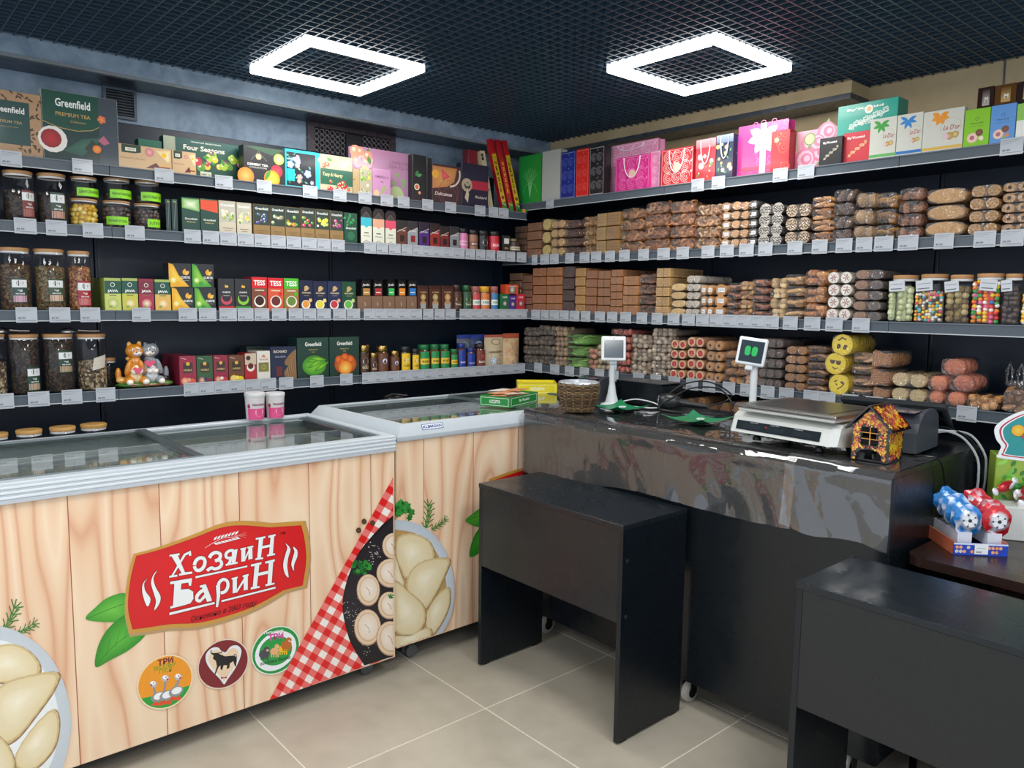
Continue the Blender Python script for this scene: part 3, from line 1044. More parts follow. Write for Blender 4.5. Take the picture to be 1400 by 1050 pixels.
# geese
cx, cy = Q((348, 385)); disc(cx, cy, 41.5, 34, -42, '#f0dfb8'); disc(cx, cy, 39.5, 32.2, -42, '#ee9a24')
gp = clip_convex([Q((140, 512)), Q((300, 480)), Q((560, 400)), Q((560, 620)), Q((140, 620))],
                 [(cx + 39.4 * math.cos(t) * .743 + 32.1 * math.sin(t) * .669, cy - 39.4 * math.cos(t) * .669 + 32.1 * math.sin(t) * .743) for t in [2 * math.pi * i / 30 for i in range(30)]])
A.poly(gp, '#1fa03c')
st('ТРИ', *Q((352, 232)), 22, 8.5, '#6b1830', 14, .04)
st('ВЕСЕЛЫХ', *Q((350, 268)), 32, 6, '#7a9a20', 14, .03); st('ГУСЯ', *Q((352, 300)), 17, 6, '#7a9a20', 12, .03)
for gx, gy, hx, hy, fc in ((300, 480, 262, 400, -1), (362, 470, 352, 358, 1), (430, 440, 446, 348, 1)):
    A.ln([Z2 for Z2 in [Q(p) for p in S([(gx - 20, gy), (hx + (8 if fc < 0 else -4), (gy + hy) / 2), (hx, hy)], 4, False)]], 3.2, '#8f9499')
    disc(*Q((gx, gy + 14)), 10.5, 6.5, -25, '#8f9499'); disc(*Q((gx + 4, gy + 8)), 7.5, 4.4, -25, '#f2f4f4')
    disc(*Q((hx, hy)), 5.2, 4.4, 0, '#b9bec2'); disc(*Q((hx - 2, hy - 8)), 3.4, 2.7, 0, '#ffffff'); disc(*Q((hx + 3, hy - 8)), .9, .9, 0, '#111111')
    A.poly([Q(p) for p in [(hx + fc * 8, hy - 2), (hx + fc * 30, hy + 6), (hx + fc * 8, hy + 20)]], '#d8301c')
    for dx in (-24, 14):
        A.poly([Q(p) for p in [(gx + dx, gy + 46), (gx + dx + 26, gy + 58), (gx + dx + 10, gy + 82), (gx + dx - 26, gy + 74)]], '#e2502a')
# bull in a heart
cx, cy = Q((776, 252)); disc(cx, cy, 38, 31, -42, '#ead9c8'); disc(cx, cy, 36.4, 29.6, -42, '#7d1f26')
heart = S([(790, 168), (830, 124), (880, 116), (910, 150), (900, 210), (862, 290), (806, 370), (782, 402), (750, 360), (690, 300), (652, 240), (650, 180), (690, 136), (740, 132)], 3)
A.poly([Q((782 + (p[0] - 782) * 1.03, 240 + (p[1] - 240) * 1.03)) for p in heart], '#2a0c10'); A.poly([Q(p) for p in heart], '#e9e9ea')
A.poly([Q((782 + (p[0] - 782) * .84, 250 + (p[1] - 250) * .84)) for p in heart], '#ecd2b0')
A.poly([Q(p) for p in [(686, 164), (700, 172), (732, 170), (748, 178), (790, 196), (850, 190), (874, 200), (872, 270), (862, 268), (850, 232), (826, 248), (822, 280), (800, 292), (806, 262), (780, 262), (768, 300), (756, 290), (756, 262), (740, 280), (720, 330), (712, 328), (730, 270), (722, 230), (700, 212), (706, 190), (688, 178)]], '#141416')
A.ln([Q(p) for p in S([(690, 176), (684, 160), (694, 152)], 3, False)], 1, '#141416'); A.ln([Q(p) for p in S([(736, 172), (764, 168), (766, 152), (752, 144)], 3, False)], 1.2, '#141416')
A.ln([Q(p) for p in S([(862, 196), (858, 182), (872, 186), (874, 240)], 3, False)], .8, '#141416')
A.poly([Q(p) for p in [(758, 346), (782, 352), (804, 342), (802, 358), (782, 356), (762, 362)]], '#a0303a')
# three animals on green
cx, cy = Q((1162, 152)); disc(cx, cy, 37, 29.5, -45, '#e8efe2'); disc(cx, cy, 35.4, 28, -45, '#1c9440'); disc(cx, cy + 1, 31.5, 23.5, -42, '#eef2f4'); disc(cx, cy + .6, 23.5, 19, -30, '#239a45')
st('Пельмени', *Q((1148, 14)), 26, 3.4, '#f4f4f4', 10, .02); st('ТРИ', *Q((1164, 50)), 21, 9, '#d43a9c', 10, .05)
st('весёлых бычка', *Q((1160, 226)), 42, 5, '#173a20', 13, .02, .1)
for ax_, ay_, s_, c_ in ((1078, 180, 1.0, '#4a4a50'), (1154, 158, .8, '#e9b07a'), (1216, 140, .8, '#f0c020'), (1240, 112, 1.0, '#c06a24')):
    disc(*Q((ax_, ay_)), 7.5 * s_, 6 * s_, -20, c_); disc(*Q((ax_ + 18, ay_ - 36)), 4 * s_, 3.6 * s_, 0, c_); disc(*Q((ax_ + 24, ay_ - 28)), 2 * s_, 1.5 * s_, 0, '#e8b0a8')
    for d in (-22, -6, 12, 26):
        A.ln([Q((ax_ + d, ay_ + 16)), Q((ax_ + d, ay_ + 44))], 2.0 * s_, c_)

# --- gingham cloth, black dish with pelmeni
XR = 536.6
tri = [(366, 958), (536.5, 652), (536.5, 897)]
tri = [(367, 956.5), (536.3, 652), (536.3, 896.5)]
A.poly(tri, '#f4efe6')
# stripes of the cloth run along its slanting edge and across it
e1 = Vector((169.3, -304.5)).normalized(); e2 = Vector((.86, .51)).normalized()
o_ = Vector((367, 956.5)); stp = 9.6
for fam, d_, n_ in ((0, e1, e2), (1, e2, e1)):
    for k in range(-2, 40):
        a0 = k * stp * 2
        q0 = o_ + n_ * a0 - d_ * 400; q1 = o_ + n_ * (a0 + stp) - d_ * 400
        q2 = q1 + d_ * 900; q3 = q0 + d_ * 900
        c_ = clip_convex([tuple(q0), tuple(q1), tuple(q2), tuple(q3)], tri)
        if len(c_) > 2:
            A.poly(c_, '#ef7a74' if fam == 0 else '#ec716b')
for i in range(-2, 24):
    for j in range(-6, 40):
        q0 = o_ + e2 * i * stp * 2 + e1 * j * stp * 2
        c_ = clip_convex([tuple(q0), tuple(q0 + e2 * stp), tuple(q0 + e2 * stp + e1 * stp), tuple(q0 + e1 * stp)], tri)
        if len(c_) > 2:
            A.poly(c_, '#df1f1f')
for px_c, py_c in ((496.5, 712.5), (489, 724.5), (508, 714.5)):
    disc(px_c, py_c, 3.6, 3.9, 0, '#4a3226', '#6a4a36', 10)
dish = [(536.3, 704)] + smooth([(522, 716), (505, 735), (488, 757), (474, 790), (467, 822), (470, 850), (479, 880), (497, 909)], 4, False) + [(536.3, 896.3)]
A.poly(dish, '#17151a'); A.poly([(536.3, 707)] + [(p[0] + 1.5, p[1] + 1) for p in dish[6:24]] + [(536.3, 893)], '#262228', '#2b262d')
r4 = random.Random(3)
for k in range(90):
    ax_, ay_ = r4.choice([(478, 836), (497, 883), (513, 752), (483, 852), (507, 757)])
    disc(ax_ + r4.gauss(0, 5), ay_ + r4.gauss(0, 8), r4.uniform(.3, 1.0), r4.uniform(.3, .9), 0, '#d9d4cc', None, 5)
parsley(A, 492, 775, 13, 5)


def pel(cx, cy, rx, ry):
    q = [(cx + rx * math.cos(t), cy + ry * math.sin(t)) for t in [2 * math.pi * i / 22 for i in range(22)]]
    f = lambda s_, dx, dy: clip([(cx + (p[0] - cx) * s_ + dx, cy + (p[1] - cy) * s_ + dy) for p in q], lambda p: p[0] <= 536.2, lambda a, b: (536.2, a[1] + (b[1] - a[1]) * (536.2 - a[0]) / (b[0] - a[0])))
    A.poly(f(1, 0, 0), '#b58f72'); A.poly(f(.95, 0, -.5), '#e9cfae'); A.poly(f(.8, .5, -.5), '#dcb893'); A.poly(f(.72, .8, -1), '#eddac2', '#f7ece0')
    A.ln([(cx - rx * .2, cy - ry * .2), (cx + rx * .1, cy + ry * .05), (cx + rx * .15, cy + ry * .3)], .8, '#b98a68')


pel(536, 746, 15, 18); pel(532, 783, 19, 20); pel(502, 806, 16, 22); pel(531, 827, 16, 19); pel(501, 857, 18.5, 25); pel(532, 872, 19, 24)
parsley(A, 533, 814, 4, 8)
A.done('printed_picture', skin1, loc=(ox1, 0, 0), kind='stuff')

# second freezer
A = SkinArt(2.3728, ox2)
cutr = lambda pts: clip(clip(pts, lambda p: p[0] >= 539.3, lambda a, b: (539.3, a[1] + (b[1] - a[1]) * (539.3 - a[0]) / (b[0] - a[0]))),
                        lambda p: p[1] <= 886.5 - (p[0] - 535) * .322, lambda a, b: _ix2(a, b))


def _ix2(a, b):
    g_ = lambda p: p[1] - (886.5 - (p[0] - 535) * .322)
    t = g_(a) / (g_(a) - g_(b))
    return (a[0] + (b[0] - a[0]) * t, a[1] + (b[1] - a[1]) * t)


_op = A.poly


def cpoly(pts, col, c2=None):
    q = cutr(pts)
    if len(q) > 2:
        _op(q, col, c2)


A.poly = cpoly
parsley(A, 556, 697, 16, 11); parsley(A, 546, 693, 12, 4); dill(A, 582, 722, 34, 78); dill(A, 590, 724, 24, 32)
pl = smooth([(520, 712), (545, 711), (570, 716), (592, 730), (608, 752), (618, 780), (621, 808), (617, 838), (606, 862), (590, 884), (560, 900), (520, 905), (490, 860), (480, 800), (490, 740)], 5)
A.poly([(p[0] + 2, p[1] + 3) for p in pl], '#c9a98a'); A.poly(pl, '#bcc8d2', '#dfe6ea'); A.poly([(548 + (p[0] - 548) * .85, 808 + (p[1] - 808) * .86) for p in pl], '#b9965e', '#c9a870')
for q in ([(541, 760), (544, 735), (565, 730), (586, 740), (593, 762), (580, 775), (556, 790), (548, 778)],
          [(530, 740), (540, 760), (548, 785), (552, 800), (540, 812), (530, 790)],
          [(556, 795), (566, 775), (585, 765), (613, 764), (608, 785), (595, 812), (580, 832), (560, 822)],
          [(582, 842), (594, 818), (612, 803), (614, 825), (604, 850), (590, 868), (584, 862)],
          [(536, 795), (560, 810), (578, 828), (580, 850), (566, 868), (545, 866), (534, 850)],
          [(536, 872), (560, 868), (585, 858), (588, 872), (570, 900), (536, 900)]):
    dumpling(A, q)
A.poly = _op
disc_pts = lambda cx, cy, r, n=12: [(cx + r * math.cos(2 * math.pi * i / n), cy + r * math.sin(2 * math.pi * i / n)) for i in range(n)]
bleaf(A, [(636, 712), (646, 702), (658, 694), (672, 690), (672, 712), (655, 720)], '#3f9a2c', '#6fc445', [(636, 712), (668, 700)])
bleaf(A, [(642, 761), (645, 740), (655, 722), (672, 712), (680, 735), (660, 752)], '#2f8a26', '#5ab83c', [(642, 761), (670, 725)])
lg = smooth([(668, 655), (690, 647), (712, 640), (740, 634), (770, 630)], 4, False) + [(775, 700), (690, 720), (668, 720)]
A.poly(lg, '#c9953f'); A.poly([(p[0] + 1.5, p[1] + 3.5) for p in lg], '#d3161c')
A.done('printed_picture', skin2, loc=(ox2, 0, 0), kind='stuff')
# maker's badge on the sloping rim: white plate with blue letters
bd = Art(.098, .022, 1.632 - ox2, .905, -.001, 'card')
bd.r(0, 0, 1, 1, '#27509a'); bd.r(.03, .08, .97, .92, '#e8eef4'); bd.t('KLIMASAN', .5, .5, .86, .55, '#1c3f8c', .04)
bo = bd.done('badge', fz2); bo.rotation_euler = (R_(-29), 0, 0); bo.location = (0, -.442, .121)
# ------------------------------------------------------------------ sales counter
CX0, CX1, CY0, CY1, CTZ = 2.135, 2.80, .858, 2.358, .950
BLK, BLK2 = '#10161b', '#141a1f'
ct = empty('sales_counter', ((CX0 + CX1) / 2, (CY0 + CY1) / 2, 0)); tag(ct, 'black laminate sales counter on castors with things for the till on top', 'counter')
ox, oy = (CX0 + CX1) / 2, (CY0 + CY1) / 2
SEAM = 1.632
for a, b_ in ((CY0, SEAM - .001), (SEAM + .001, CY1)):
    m = MB(); m.box(CX0 - ox, CX0 + .016 - ox, a - oy, b_ - oy, .10, CTZ - .018, BLK, 'laminate', .001); obj('front_panel', m, ct)
    m = MB(); m.box(CX0 - .004 - ox, CX1 - ox, a - oy, b_ - oy, CTZ - .018, CTZ, BLK2, 'laminate', .001); obj('worktop', m, ct)
for a in (CY0, SEAM - .018, SEAM + .002, CY1 - .016):
    m = MB(); m.box(CX0 + .016 - ox, CX1 - .01 - ox, a - oy, a + .016 - oy, .10, CTZ - .018, BLK, 'laminate', .001); obj('side_panel', m, ct)
m = MB(); m.box(CX0 + .016 - ox, CX1 - .02 - ox, CY0 + .016 - oy, CY1 - .016 - oy, .10, .116, BLK, 'laminate'); obj('bottom_board', m, ct)
m = MB(); m.box(CX1 - .03 - ox, CX1 - .014 - ox, CY0 + .016 - oy, CY1 - .016 - oy, .5, CTZ - .018, BLK, 'laminate'); obj('back_panel', m, ct)
for cxx in (CX0 + .055, CX1 - .07):
    for cyy in (CY0 + .10, SEAM - .105, SEAM + .10, CY1 - .10):
        c = MB(); c.box(cxx - ox - .025, cxx - ox + .025, cyy - oy - .025, cyy - oy + .025, .094, .10, '#8e9294', 'metal')
        c.box(cxx - ox - .016, cxx - ox + .016, cyy - oy - .020, cyy - oy - .017, .034, .094, '#3c4043', 'metal'); c.box(cxx - ox - .016, cxx - ox + .016, cyy - oy + .017, cyy - oy + .020, .034, .094, '#3c4043', 'metal')
        co = obj('castor', c, ct)
        wv = MB(); wv.lathe([(.014, -.012), (.033, -.013), (.0375, -.009), (.0375, .009), (.033, .013), (.014, .012)], (cxx - ox, cyy - oy, .038), 20, '#b9b6ae', 'plastic', 'y')
        wv.lathe([(.006, -.0150), (.020, -.0145), (.020, .0145), (.006, .0150)], (cxx - ox, cyy - oy, .038), 12, '#2c2f31', 'metal', 'y')
        obj('wheel', wv, co)


def cover(name, label, ya, yb, seed, zl, zr_, xback, lift):
    """clear vinyl sheet: lies on the worktop, bends over its front edge and hangs down in shallow waves"""
    n, r3 = 90, random.Random(seed)
    prof_n = 26; v = []; f = []
    L = abs(yb - ya)
    for i in range(n + 1):
        t = i / n; yy = ya + (yb - ya) * t
        zb = zl + (zr_ - zl) * t + .012 * math.sin(t * 9 + seed) * (1 if L > .6 else .5)
        for k in range(prof_n + 1):
            s = k / prof_n
            if s < .36:      # on top
                u = s / .36
                x = xback + (CX0 - .006 - xback) * u
                z = CTZ + .0016 + lift + .0022 * noise.noise(Vector((x * 5, yy * 7, seed))) + .002 * abs(noise.noise(Vector((x * 14, yy * 5, seed))))
                z += .002 * max(0, u - .8) * 5 * max(0, noise.noise(Vector((yy * 6, 2, seed))))
            else:
                u = (s - .36) / .64
                zz = CTZ + .002 + lift
                fold = .006 * noise.noise(Vector((yy * 9, u * 1.5, seed + 3))) * u + .004 * math.sin(yy * 31 + 3 * u) * u
                bulge = .016 * math.exp(-((u - .10) / .10) ** 2) * (.5 + .5 * noise.noise(Vector((yy * 5, 7, seed))))
                x = CX0 - .012 - lift - .010 * min(1, u * 5) - abs(fold) - bulge - .010 * u * u * (1 + math.sin(yy * 11 + seed))
                if u < .04:
                    x = CX0 - .009 - lift
                z = zz + (zb - zz) * u
            v.append((x - ox, yy - oy, z))
    for i in range(n):
        for k in range(prof_n):
            a = i * (prof_n + 1) + k
            f.append((a, a + prof_n + 1, a + prof_n + 2, a + 1))
    m = MB(); m.add(v, f, '#ffffff', 'cover_film', True)
    o = obj(name, m, None, (ox, oy, 0)); tag(o, label, 'cover')
    return o


cover('plastic_cover', 'clear vinyl sheet over the counter near the freezer, hanging down in waves', CY1 + .003, 1.135, 3, .700, .742, 2.62, 0)
cover('plastic_cover', 'shorter clear vinyl sheet over the counter end by the painted house', 1.165, CY0 - .004, 8, .742, .738, 2.45, .0022)


# ------------------------------------------------------------------ two black packing tables
def side_table(x0, x1, y0, y1, h, label, ap):
    t = empty('packing_table', ((x0 + x1) / 2, (y0 + y1) / 2, 0)); tag(t, label, 'table', 'black packing tables before the counter')
    a, b_, c, d = (x0 - x1) / 2, (x1 - x0) / 2, (y0 - y1) / 2, (y1 - y0) / 2
    th = .017
    m = MB(); m.box(a, b_, c - .001, d + .001, h - th, h, '#161d23', 'laminate', .001); obj('table_top', m, t)
    for yy in (c, d - th):
        m = MB(); m.box(a + .002, b_ - .001, yy, yy + th, .006, h - th, '#0c141b', 'laminate', .001); po = obj('side_panel', m, t)
        m = MB()
        for xx in (a + .02, b_ - .05):
            m.box(xx, xx + .03, yy + .002, yy + th - .002, 0, .006, '#0a0a0a', 'plastic')
        obj('foot', m, po)
        if yy == c:
            for zz in (.42, .60):
                m = MB(); m.lathe([(.0065, -.0012), (.0065, 0)], (a + .025, yy, zz), 12, '#2b3238', 'plastic', 'y'); obj('screw_cap', m, po)
    m = MB(); m.box(a + .003, a + .003 + th, c + th, d - th, ap, h - th, '#1b1f22', 'laminate', .001); obj('front_panel', m, t)  # front colour greyer than the sides: the floor's reflection is put into it
    m = MB(); m.box(b_ - .10, b_ - .10 + th, c + th, d - th, ap + .05, h - th, '#12161a', 'laminate', .001); obj('stiffener', m, t)
    return t


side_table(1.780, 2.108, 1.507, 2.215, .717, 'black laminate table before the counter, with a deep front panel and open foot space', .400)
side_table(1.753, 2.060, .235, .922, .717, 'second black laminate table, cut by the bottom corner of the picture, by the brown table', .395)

# ------------------------------------------------------------------ brown table with sweets
BT = .716
bt = empty('brown_table', (2.55, .40, 0)); tag(bt, 'dark brown table with rounded corners at the end of the counter', 'table')
x0, x1, y0, y1 = 2.19, 2.895, -.15, .842
rr = .045
cr = [(x0 + rr + rr * math.cos(R_(a)), y1 - rr + rr * math.sin(R_(a))) for a in (90, 112, 135, 158, 180)] + [(x0, y0), (x1, y0), (x1, y1)]
m = MB(); m.slab([(p[0] - 2.55, p[1] - .40) for p in cr[::1]], BT - .026, BT, '#2b1d18', 'laminate'); obj('table_top', m, bt)
m = MB(); m.box(x0 + .07 - 2.55, x0 + .088 - 2.55, y0 + .03 - .4, .64 - .4, .0, BT - .026, '#241813', 'laminate'); obj('front_panel', m, bt)
m = MB(); m.box(x0 + .09 - 2.55, x1 - .05 - 2.55, .80 - .4, .818 - .4, 0, BT - .026, '#241813', 'laminate'); obj('side_panel', m, bt)
m = MB(); m.box(x0 + .088 - 2.55, x1 - .05 - 2.55, y0 + .03 - .4, .80 - .4, .40, .416, '#241813', 'laminate'); obj('lower_shelf', m, bt)
m = MB(); m.box(x0 + .03 - 2.55, x0 + .05 - 2.55, .78 - .4, .80 - .4, 0, BT - .026, '#0d0e10', 'metal'); obj('leg', m, bt)


def tube_obj(name, label, cat, pts, r, col, mat='plastic', n=6, grp=None, seg=6):
    P = [Vector(p) for p in pts]; q = []
    for i in range(len(P) - 1):
        p0, p1, p2, p3 = P[max(i - 1, 0)], P[i], P[i + 1], P[min(i + 2, len(P) - 1)]
        for k in range(n):
            t = k / n
            q.append(.5 * (2 * p1 + (p2 - p0) * t + (2 * p0 - 5 * p1 + 4 * p2 - p3) * t * t + (3 * p1 - p0 - 3 * p2 + p3) * t ** 3))
    q.append(P[-1])
    m = MB(); m.tube(q, r, col, mat, seg)
    return tag(obj(name, m), label, cat, grp)


# ------------------------------------------------------------------ things on the counter
TZ = CTZ + .0065


def at_(x, y, z=TZ):
    a = onZ(x, y, z)
    return (a[0], a[1], z)


# woven basket
p = (2.262, 2.170, TZ)
bk = empty('wicker_basket', p); tag(bk, 'round brown wicker basket with a white plastic lining on the counter', 'basket')
m = MB(); Rp = lambda z: .058 + .024 * math.sin(min(z / .12, 1) * 1.9)
ns = 26
for row in range(17):
    z = .004 + row * .0066
    pts = []
    for k in range(ns * 3):
        a = 2 * math.pi * k / (ns * 3)
        r_ = Rp(z) + .0032 * math.cos(ns / 2 * a + (math.pi if row % 2 else 0))
        pts.append((r_ * math.cos(a), r_ * math.sin(a), z + .0012 * math.sin(a * 5 + row)))
    m.tube(pts, .0036, rnd.choice(['#5a4630', '#6d5538', '#4b3a28', '#7a6244']), 'wood', 5, True)
m.lathe([(.0, .002), (.055, .002), (.056, .0)], seg=24, col='#4b3a28', mat='wood')
obj('woven_wall', m, bk, kind='stuff')
stk = MB(); stk.tube([(Rp(.002 + .118 * k / 6) + .001, 0, .002 + .118 * k / 6) for k in range(7)], .0028, '#8a7250', 'wood', 5); stm = stk.mesh('stake')
for k in range(ns // 2):
    link('stake', stm, bk, (0, 0, 0), 2 * math.pi * (k + .5) / (ns // 2) * 1)
m = MB()
pts = [((Rp(.115) - .006 + .005 * math.sin(k * 1.7)) * math.cos(k / 24 * 2 * math.pi), (Rp(.115) - .006 + .005 * math.sin(k * 1.7)) * math.sin(k / 24 * 2 * math.pi), .118 + .004 * math.sin(k * 2.3)) for k in range(24)]
m.lathe([(Rp(.06) - .014, .03), (Rp(.09) - .008, .09), (Rp(.115) - .004, .122), (Rp(.115) + .002, .117)], seg=24, col='#c9ced2', mat='foil', caps=False)
m.lathe([(0, .04), (Rp(.06) - .014, .03)], seg=20, col='#a9aeb2', mat='foil', caps=False)
obj('liner', m, bk)


def receipt_printer(loc, rz, w_, d_, h_, label, c1='#3b4048', c2='#4a4560'):
    t = empty('receipt_printer', loc, rz); tag(t, label, 'printer', 'receipt printers on the counter')
    prof = [(0, .004), (d_, .004), (d_, h_ * .55), (d_ * .93, h_ * .85), (d_ * .74, h_ * .98), (d_ * .5, h_), (d_ * .25, h_ * .93), (d_ * .07, h_ * .72), (0, h_ * .5)]

    def side(xa, xb, k, col, zo=0):
        mm = MB(); n = len(prof)
        q = [(a * 1.0, b_ * k + zo) for a, b_ in prof]
        v = [(xa, a, b_) for a, b_ in q] + [(xb, a, b_) for a, b_ in q]
        f = [tuple(range(n)), tuple(range(2 * n - 1, n - 1, -1))] + [(i, i + n, (i + 1) % n + n, (i + 1) % n) for i in range(n)]
        f = [x_[::-1] for x_ in f]
        return mm.add(v, f, col, 'plastic')
    obj('housing', side(-w_ / 2 + .012, w_ / 2 - .012, .97, c1), t)
    for s_ in (-1, 1):
        obj('side_cover', side(s_ * (w_ / 2) - (.012 if s_ > 0 else 0), s_ * (w_ / 2) + (.012 if s_ < 0 else 0), 1, '#41464c'), t)
    mm = MB(); mm.box(-w_ / 2 + .016, w_ / 2 - .016, d_ * .06, d_ * .50, h_ * .935, h_ * .955, c2, 'gloss', .001)
    mm.T = None; obj('paper_cover', mm, t)
    mm = MB(); mm.box(-w_ * .3, w_ * .3, d_ * .5, d_ * .6, h_ * .965, h_ * .985, '#0a0b0c', 'plastic'); obj('paper_slot', mm, t)
    mm = MB(); mm.box(-.016, .016, -.0012, 0, h_ * .18, h_ * .18 + .026, '#dfe3e4', 'card'); obj('sticker', mm, t)
    mm = MB(); mm.box(-w_ / 2 + .02, w_ / 2 - .02, .01, d_ - .01, 0, .004, '#0c0c0d', 'plastic'); obj('foot', mm, t)
    return t


receipt_printer((2.43, 2.295, TZ), R_(-78), .12, .17, .118, 'dark receipt printer behind the wicker basket', '#383d47', '#3a3a52')
receipt_printer((2.40, .966, TZ), R_(-86), .115, .20, .130, 'dark grey receipt printer beside the painted house', '#3f4248', '#4a4560')


def tower_display(loc, rz, hp, label, lit, base=True):
    t = empty('customer_display', loc, rz); tag(t, label, 'display', 'white customer displays on poles')
    m = MB(); m.lathe([(.0125, .03), (.0125, hp)], seg=14, col='#dfe4e6', mat='plastic'); obj('pole', m, t)
    if base:
        m = MB(); m.lathe([(.052, 0), (.050, .006), (.030, .014), (.019, .05), (.0135, .09)], seg=20, col='#dfe4e6', mat='plastic'); obj('base', m, t)
    m = MB(); m.box(-.016, .016, -.02, .012, hp - .028, hp - .004, '#cfd6da', 'plastic', .003); m.lathe([(.004, -.02), (.006, .02)], (0.012, -.012, hp - .03), 8, '#cfd6da', 'plastic'); obj('bracket', m, t)
    h = MB(); h.T = Matrix.Translation((0, -.022, hp + .042)) @ Matrix.Rotation(R_(-9), 4, 'X')
    h.box(-.052, .052, -.006, .014, -.052, .052, '#e6eaec', 'plastic', .004); ho = obj('screen_housing', h, t)
    s_ = MB(); s_.T = h.T; s_.box(-.041, .041, -.0075, -.005, -.040, .036, '#3b4a52', 'gloss'); so_ = obj('screen', s_, ho)
    s_ = MB(); s_.T = h.T; s_.box(-.002, .002, -.0072, -.005, .042, .045, '#1c2226', 'gloss'); obj('camera_dot', s_, ho)
    if lit:
        for dx in (-.019, .003):
            s_ = MB(); s_.T = h.T
            s_.prism([(dx + a * .017, -.016 + b_ * .032) for a, b_ in ((.25, 0), (.75, 0), (1, .2), (1, .8), (.75, 1), (.25, 1), (0, .8), (0, .2))], -.0082, -.0075, '#3fae62', 'gloss'); obj('lit_digit', s_, ho)
    return t


tower_display((2.505, 2.205, TZ), R_(-42), .205, 'white customer display with dark screen on a pole behind the wicker basket', False)
cb = at_(838, 552)
tube_obj('power_cable', 'white cable coiled beside the foot of the first customer display', 'cable',
         [(2.53, 2.16, TZ + .02), (2.57, 2.12, TZ + .03), (2.61, 2.06, TZ + .018), (2.60, 2.02, TZ + .005), (2.55, 2.03, TZ + .004), (2.52, 2.09, TZ + .006)], .0028, '#d9dedf')

# shallow green coin trays
def coin_tray(loc, rz, label, s=1):
    t = empty('coin_tray', loc, rz); tag(t, label, 'tray', 'green coin trays on the counter')
    n, v, f = 12, [], []
    for i in range(n + 1):
        for j in range(n + 1):
            u, w_ = (i / n - .5) * 2, (j / n - .5) * 2
            r2 = max(abs(u), abs(w_)); cr_ = u * u * w_ * w_
            k2 = 1 + .22 * cr_ ** 1.5; v.append((u * .078 * s * k2, w_ * .078 * s * k2, .003 + .008 * r2 ** 3 + .018 * cr_ ** 1.5))
    for i in range(n):
        for j in range(n):
            a = i * (n + 1) + j; f.append((a, a + n + 1, a + n + 2, a + 1))
    m = MB(); m.add(v, f, '#0a7a4e', 'plastic', True)
    m.add([(a, b_, c - .003) for a, b_, c in v], [x_[::-1] for x_ in f], '#0b6a48', 'gloss', True)
    obj('dish', m, t)
    m = MB(); m.torus((.02, .0, .0105), .016, .0022, '#e6ecea', 'gloss', None, 18, 5, .8); obj('printed_ring', m, t)
    return t


coin_tray((*onZ(846, 560, TZ), TZ), R_(-8), 'green plastic coin tray nearest the wicker basket')
coin_tray((*onZ(953, 577, TZ), TZ), R_(-3), 'green plastic coin tray beside the weighing scale', 1.05)
# cash drawer and scanner
m = MB(); cdx = empty('cash_box', (2.665, 2.155, TZ)); tag(cdx, 'low black cash box at the rear of the counter behind the first display', 'cash box')
m.prism([(-.13, .0), (.13, .0), (.13, .085), (.11, .095), (-.13, .095)], -.04, .10, '#11161b', 'laminate'); m.v = [(-y_ * 1, -x_, z_) if False else (y_, -x_, z_) for x_, y_, z_ in m.v]
obj('case', m, cdx)
m = MB(); m.box(-.045, .095, -.125, .125, .0955, .100, '#3b4248', 'plastic', .001); obj('lid', m, cdx)
sc_ = empty('barcode_scanner', (2.60, 1.965, TZ), R_(-62)); tag(sc_, 'black handheld scanner lying on its side at the rear of the counter', 'scanner')
m = MB(); m.lathe([(.020, -.045), (.030, -.035), (.034, -.01), (.030, .02), (.018, .04)], (0, 0, .035), 16, '#23272a', 'plastic', 'x'); obj('head', m, sc_)
m = MB(); m.lathe([(.024, -.048), (.024, -.045)], (0, 0, .035), 14, '#6a7276', 'gloss', 'x'); obj('window', m, sc_)
m = MB(); m.tube([(.03, 0, .035), (.07, .01, .028), (.12, .015, .022), (.15, .016, .02)], [.016, .014, .012, .009], '#1b1e20', 'plastic', 10); obj('handle', m, sc_)
tube_obj('scanner_cable', 'black cable looping up over the handheld scanner', 'cable',
         [(2.680, 1.830, TZ + .02), (2.720, 1.750, TZ + .07), (2.670, 1.830, TZ + .125), (2.610, 1.920, TZ + .105), (2.570, 2.000, TZ + .02), (2.550, 1.950, TZ + .004), (2.600, 1.810, TZ + .004),
          (2.700, 1.730, TZ + .01), (2.710, 1.790, TZ + .09), (2.640, 1.870, TZ + .10), (2.580, 1.930, TZ + .06), (2.540, 1.970, TZ + .005), (2.610, 1.750, TZ + .005), (2.730, 1.680, TZ + .004)], .0032, '#15181a')

# weighing scale
A0, A1 = Vector(onZ(995.5, 588, .985)), Vector(onZ(1139.5, 612.5, .985))
dirv = A1 - A0; wsc = dirv.length; rzs = math.atan2(dirv.y, dirv.x)
sc = empty('weighing_scale', ((A0.x + A1.x) / 2, (A0.y + A1.y) / 2, TZ), rzs); tag(sc, 'white counter weighing scale with a steel tray', 'scale')
hw = wsc / 2; zf = .985 - TZ
m = MB()
# body in side profile (local y to the rear), swept across the width with a narrowed waist below
def sect(x, k):
    return [(x, 0 + k, zf), (x, .018 + k, zf + .050), (x, .05, zf + .062), (x, .27, zf + .062), (x, .30, zf + .03), (x, .30, zf), (x, .12, zf - .012)]


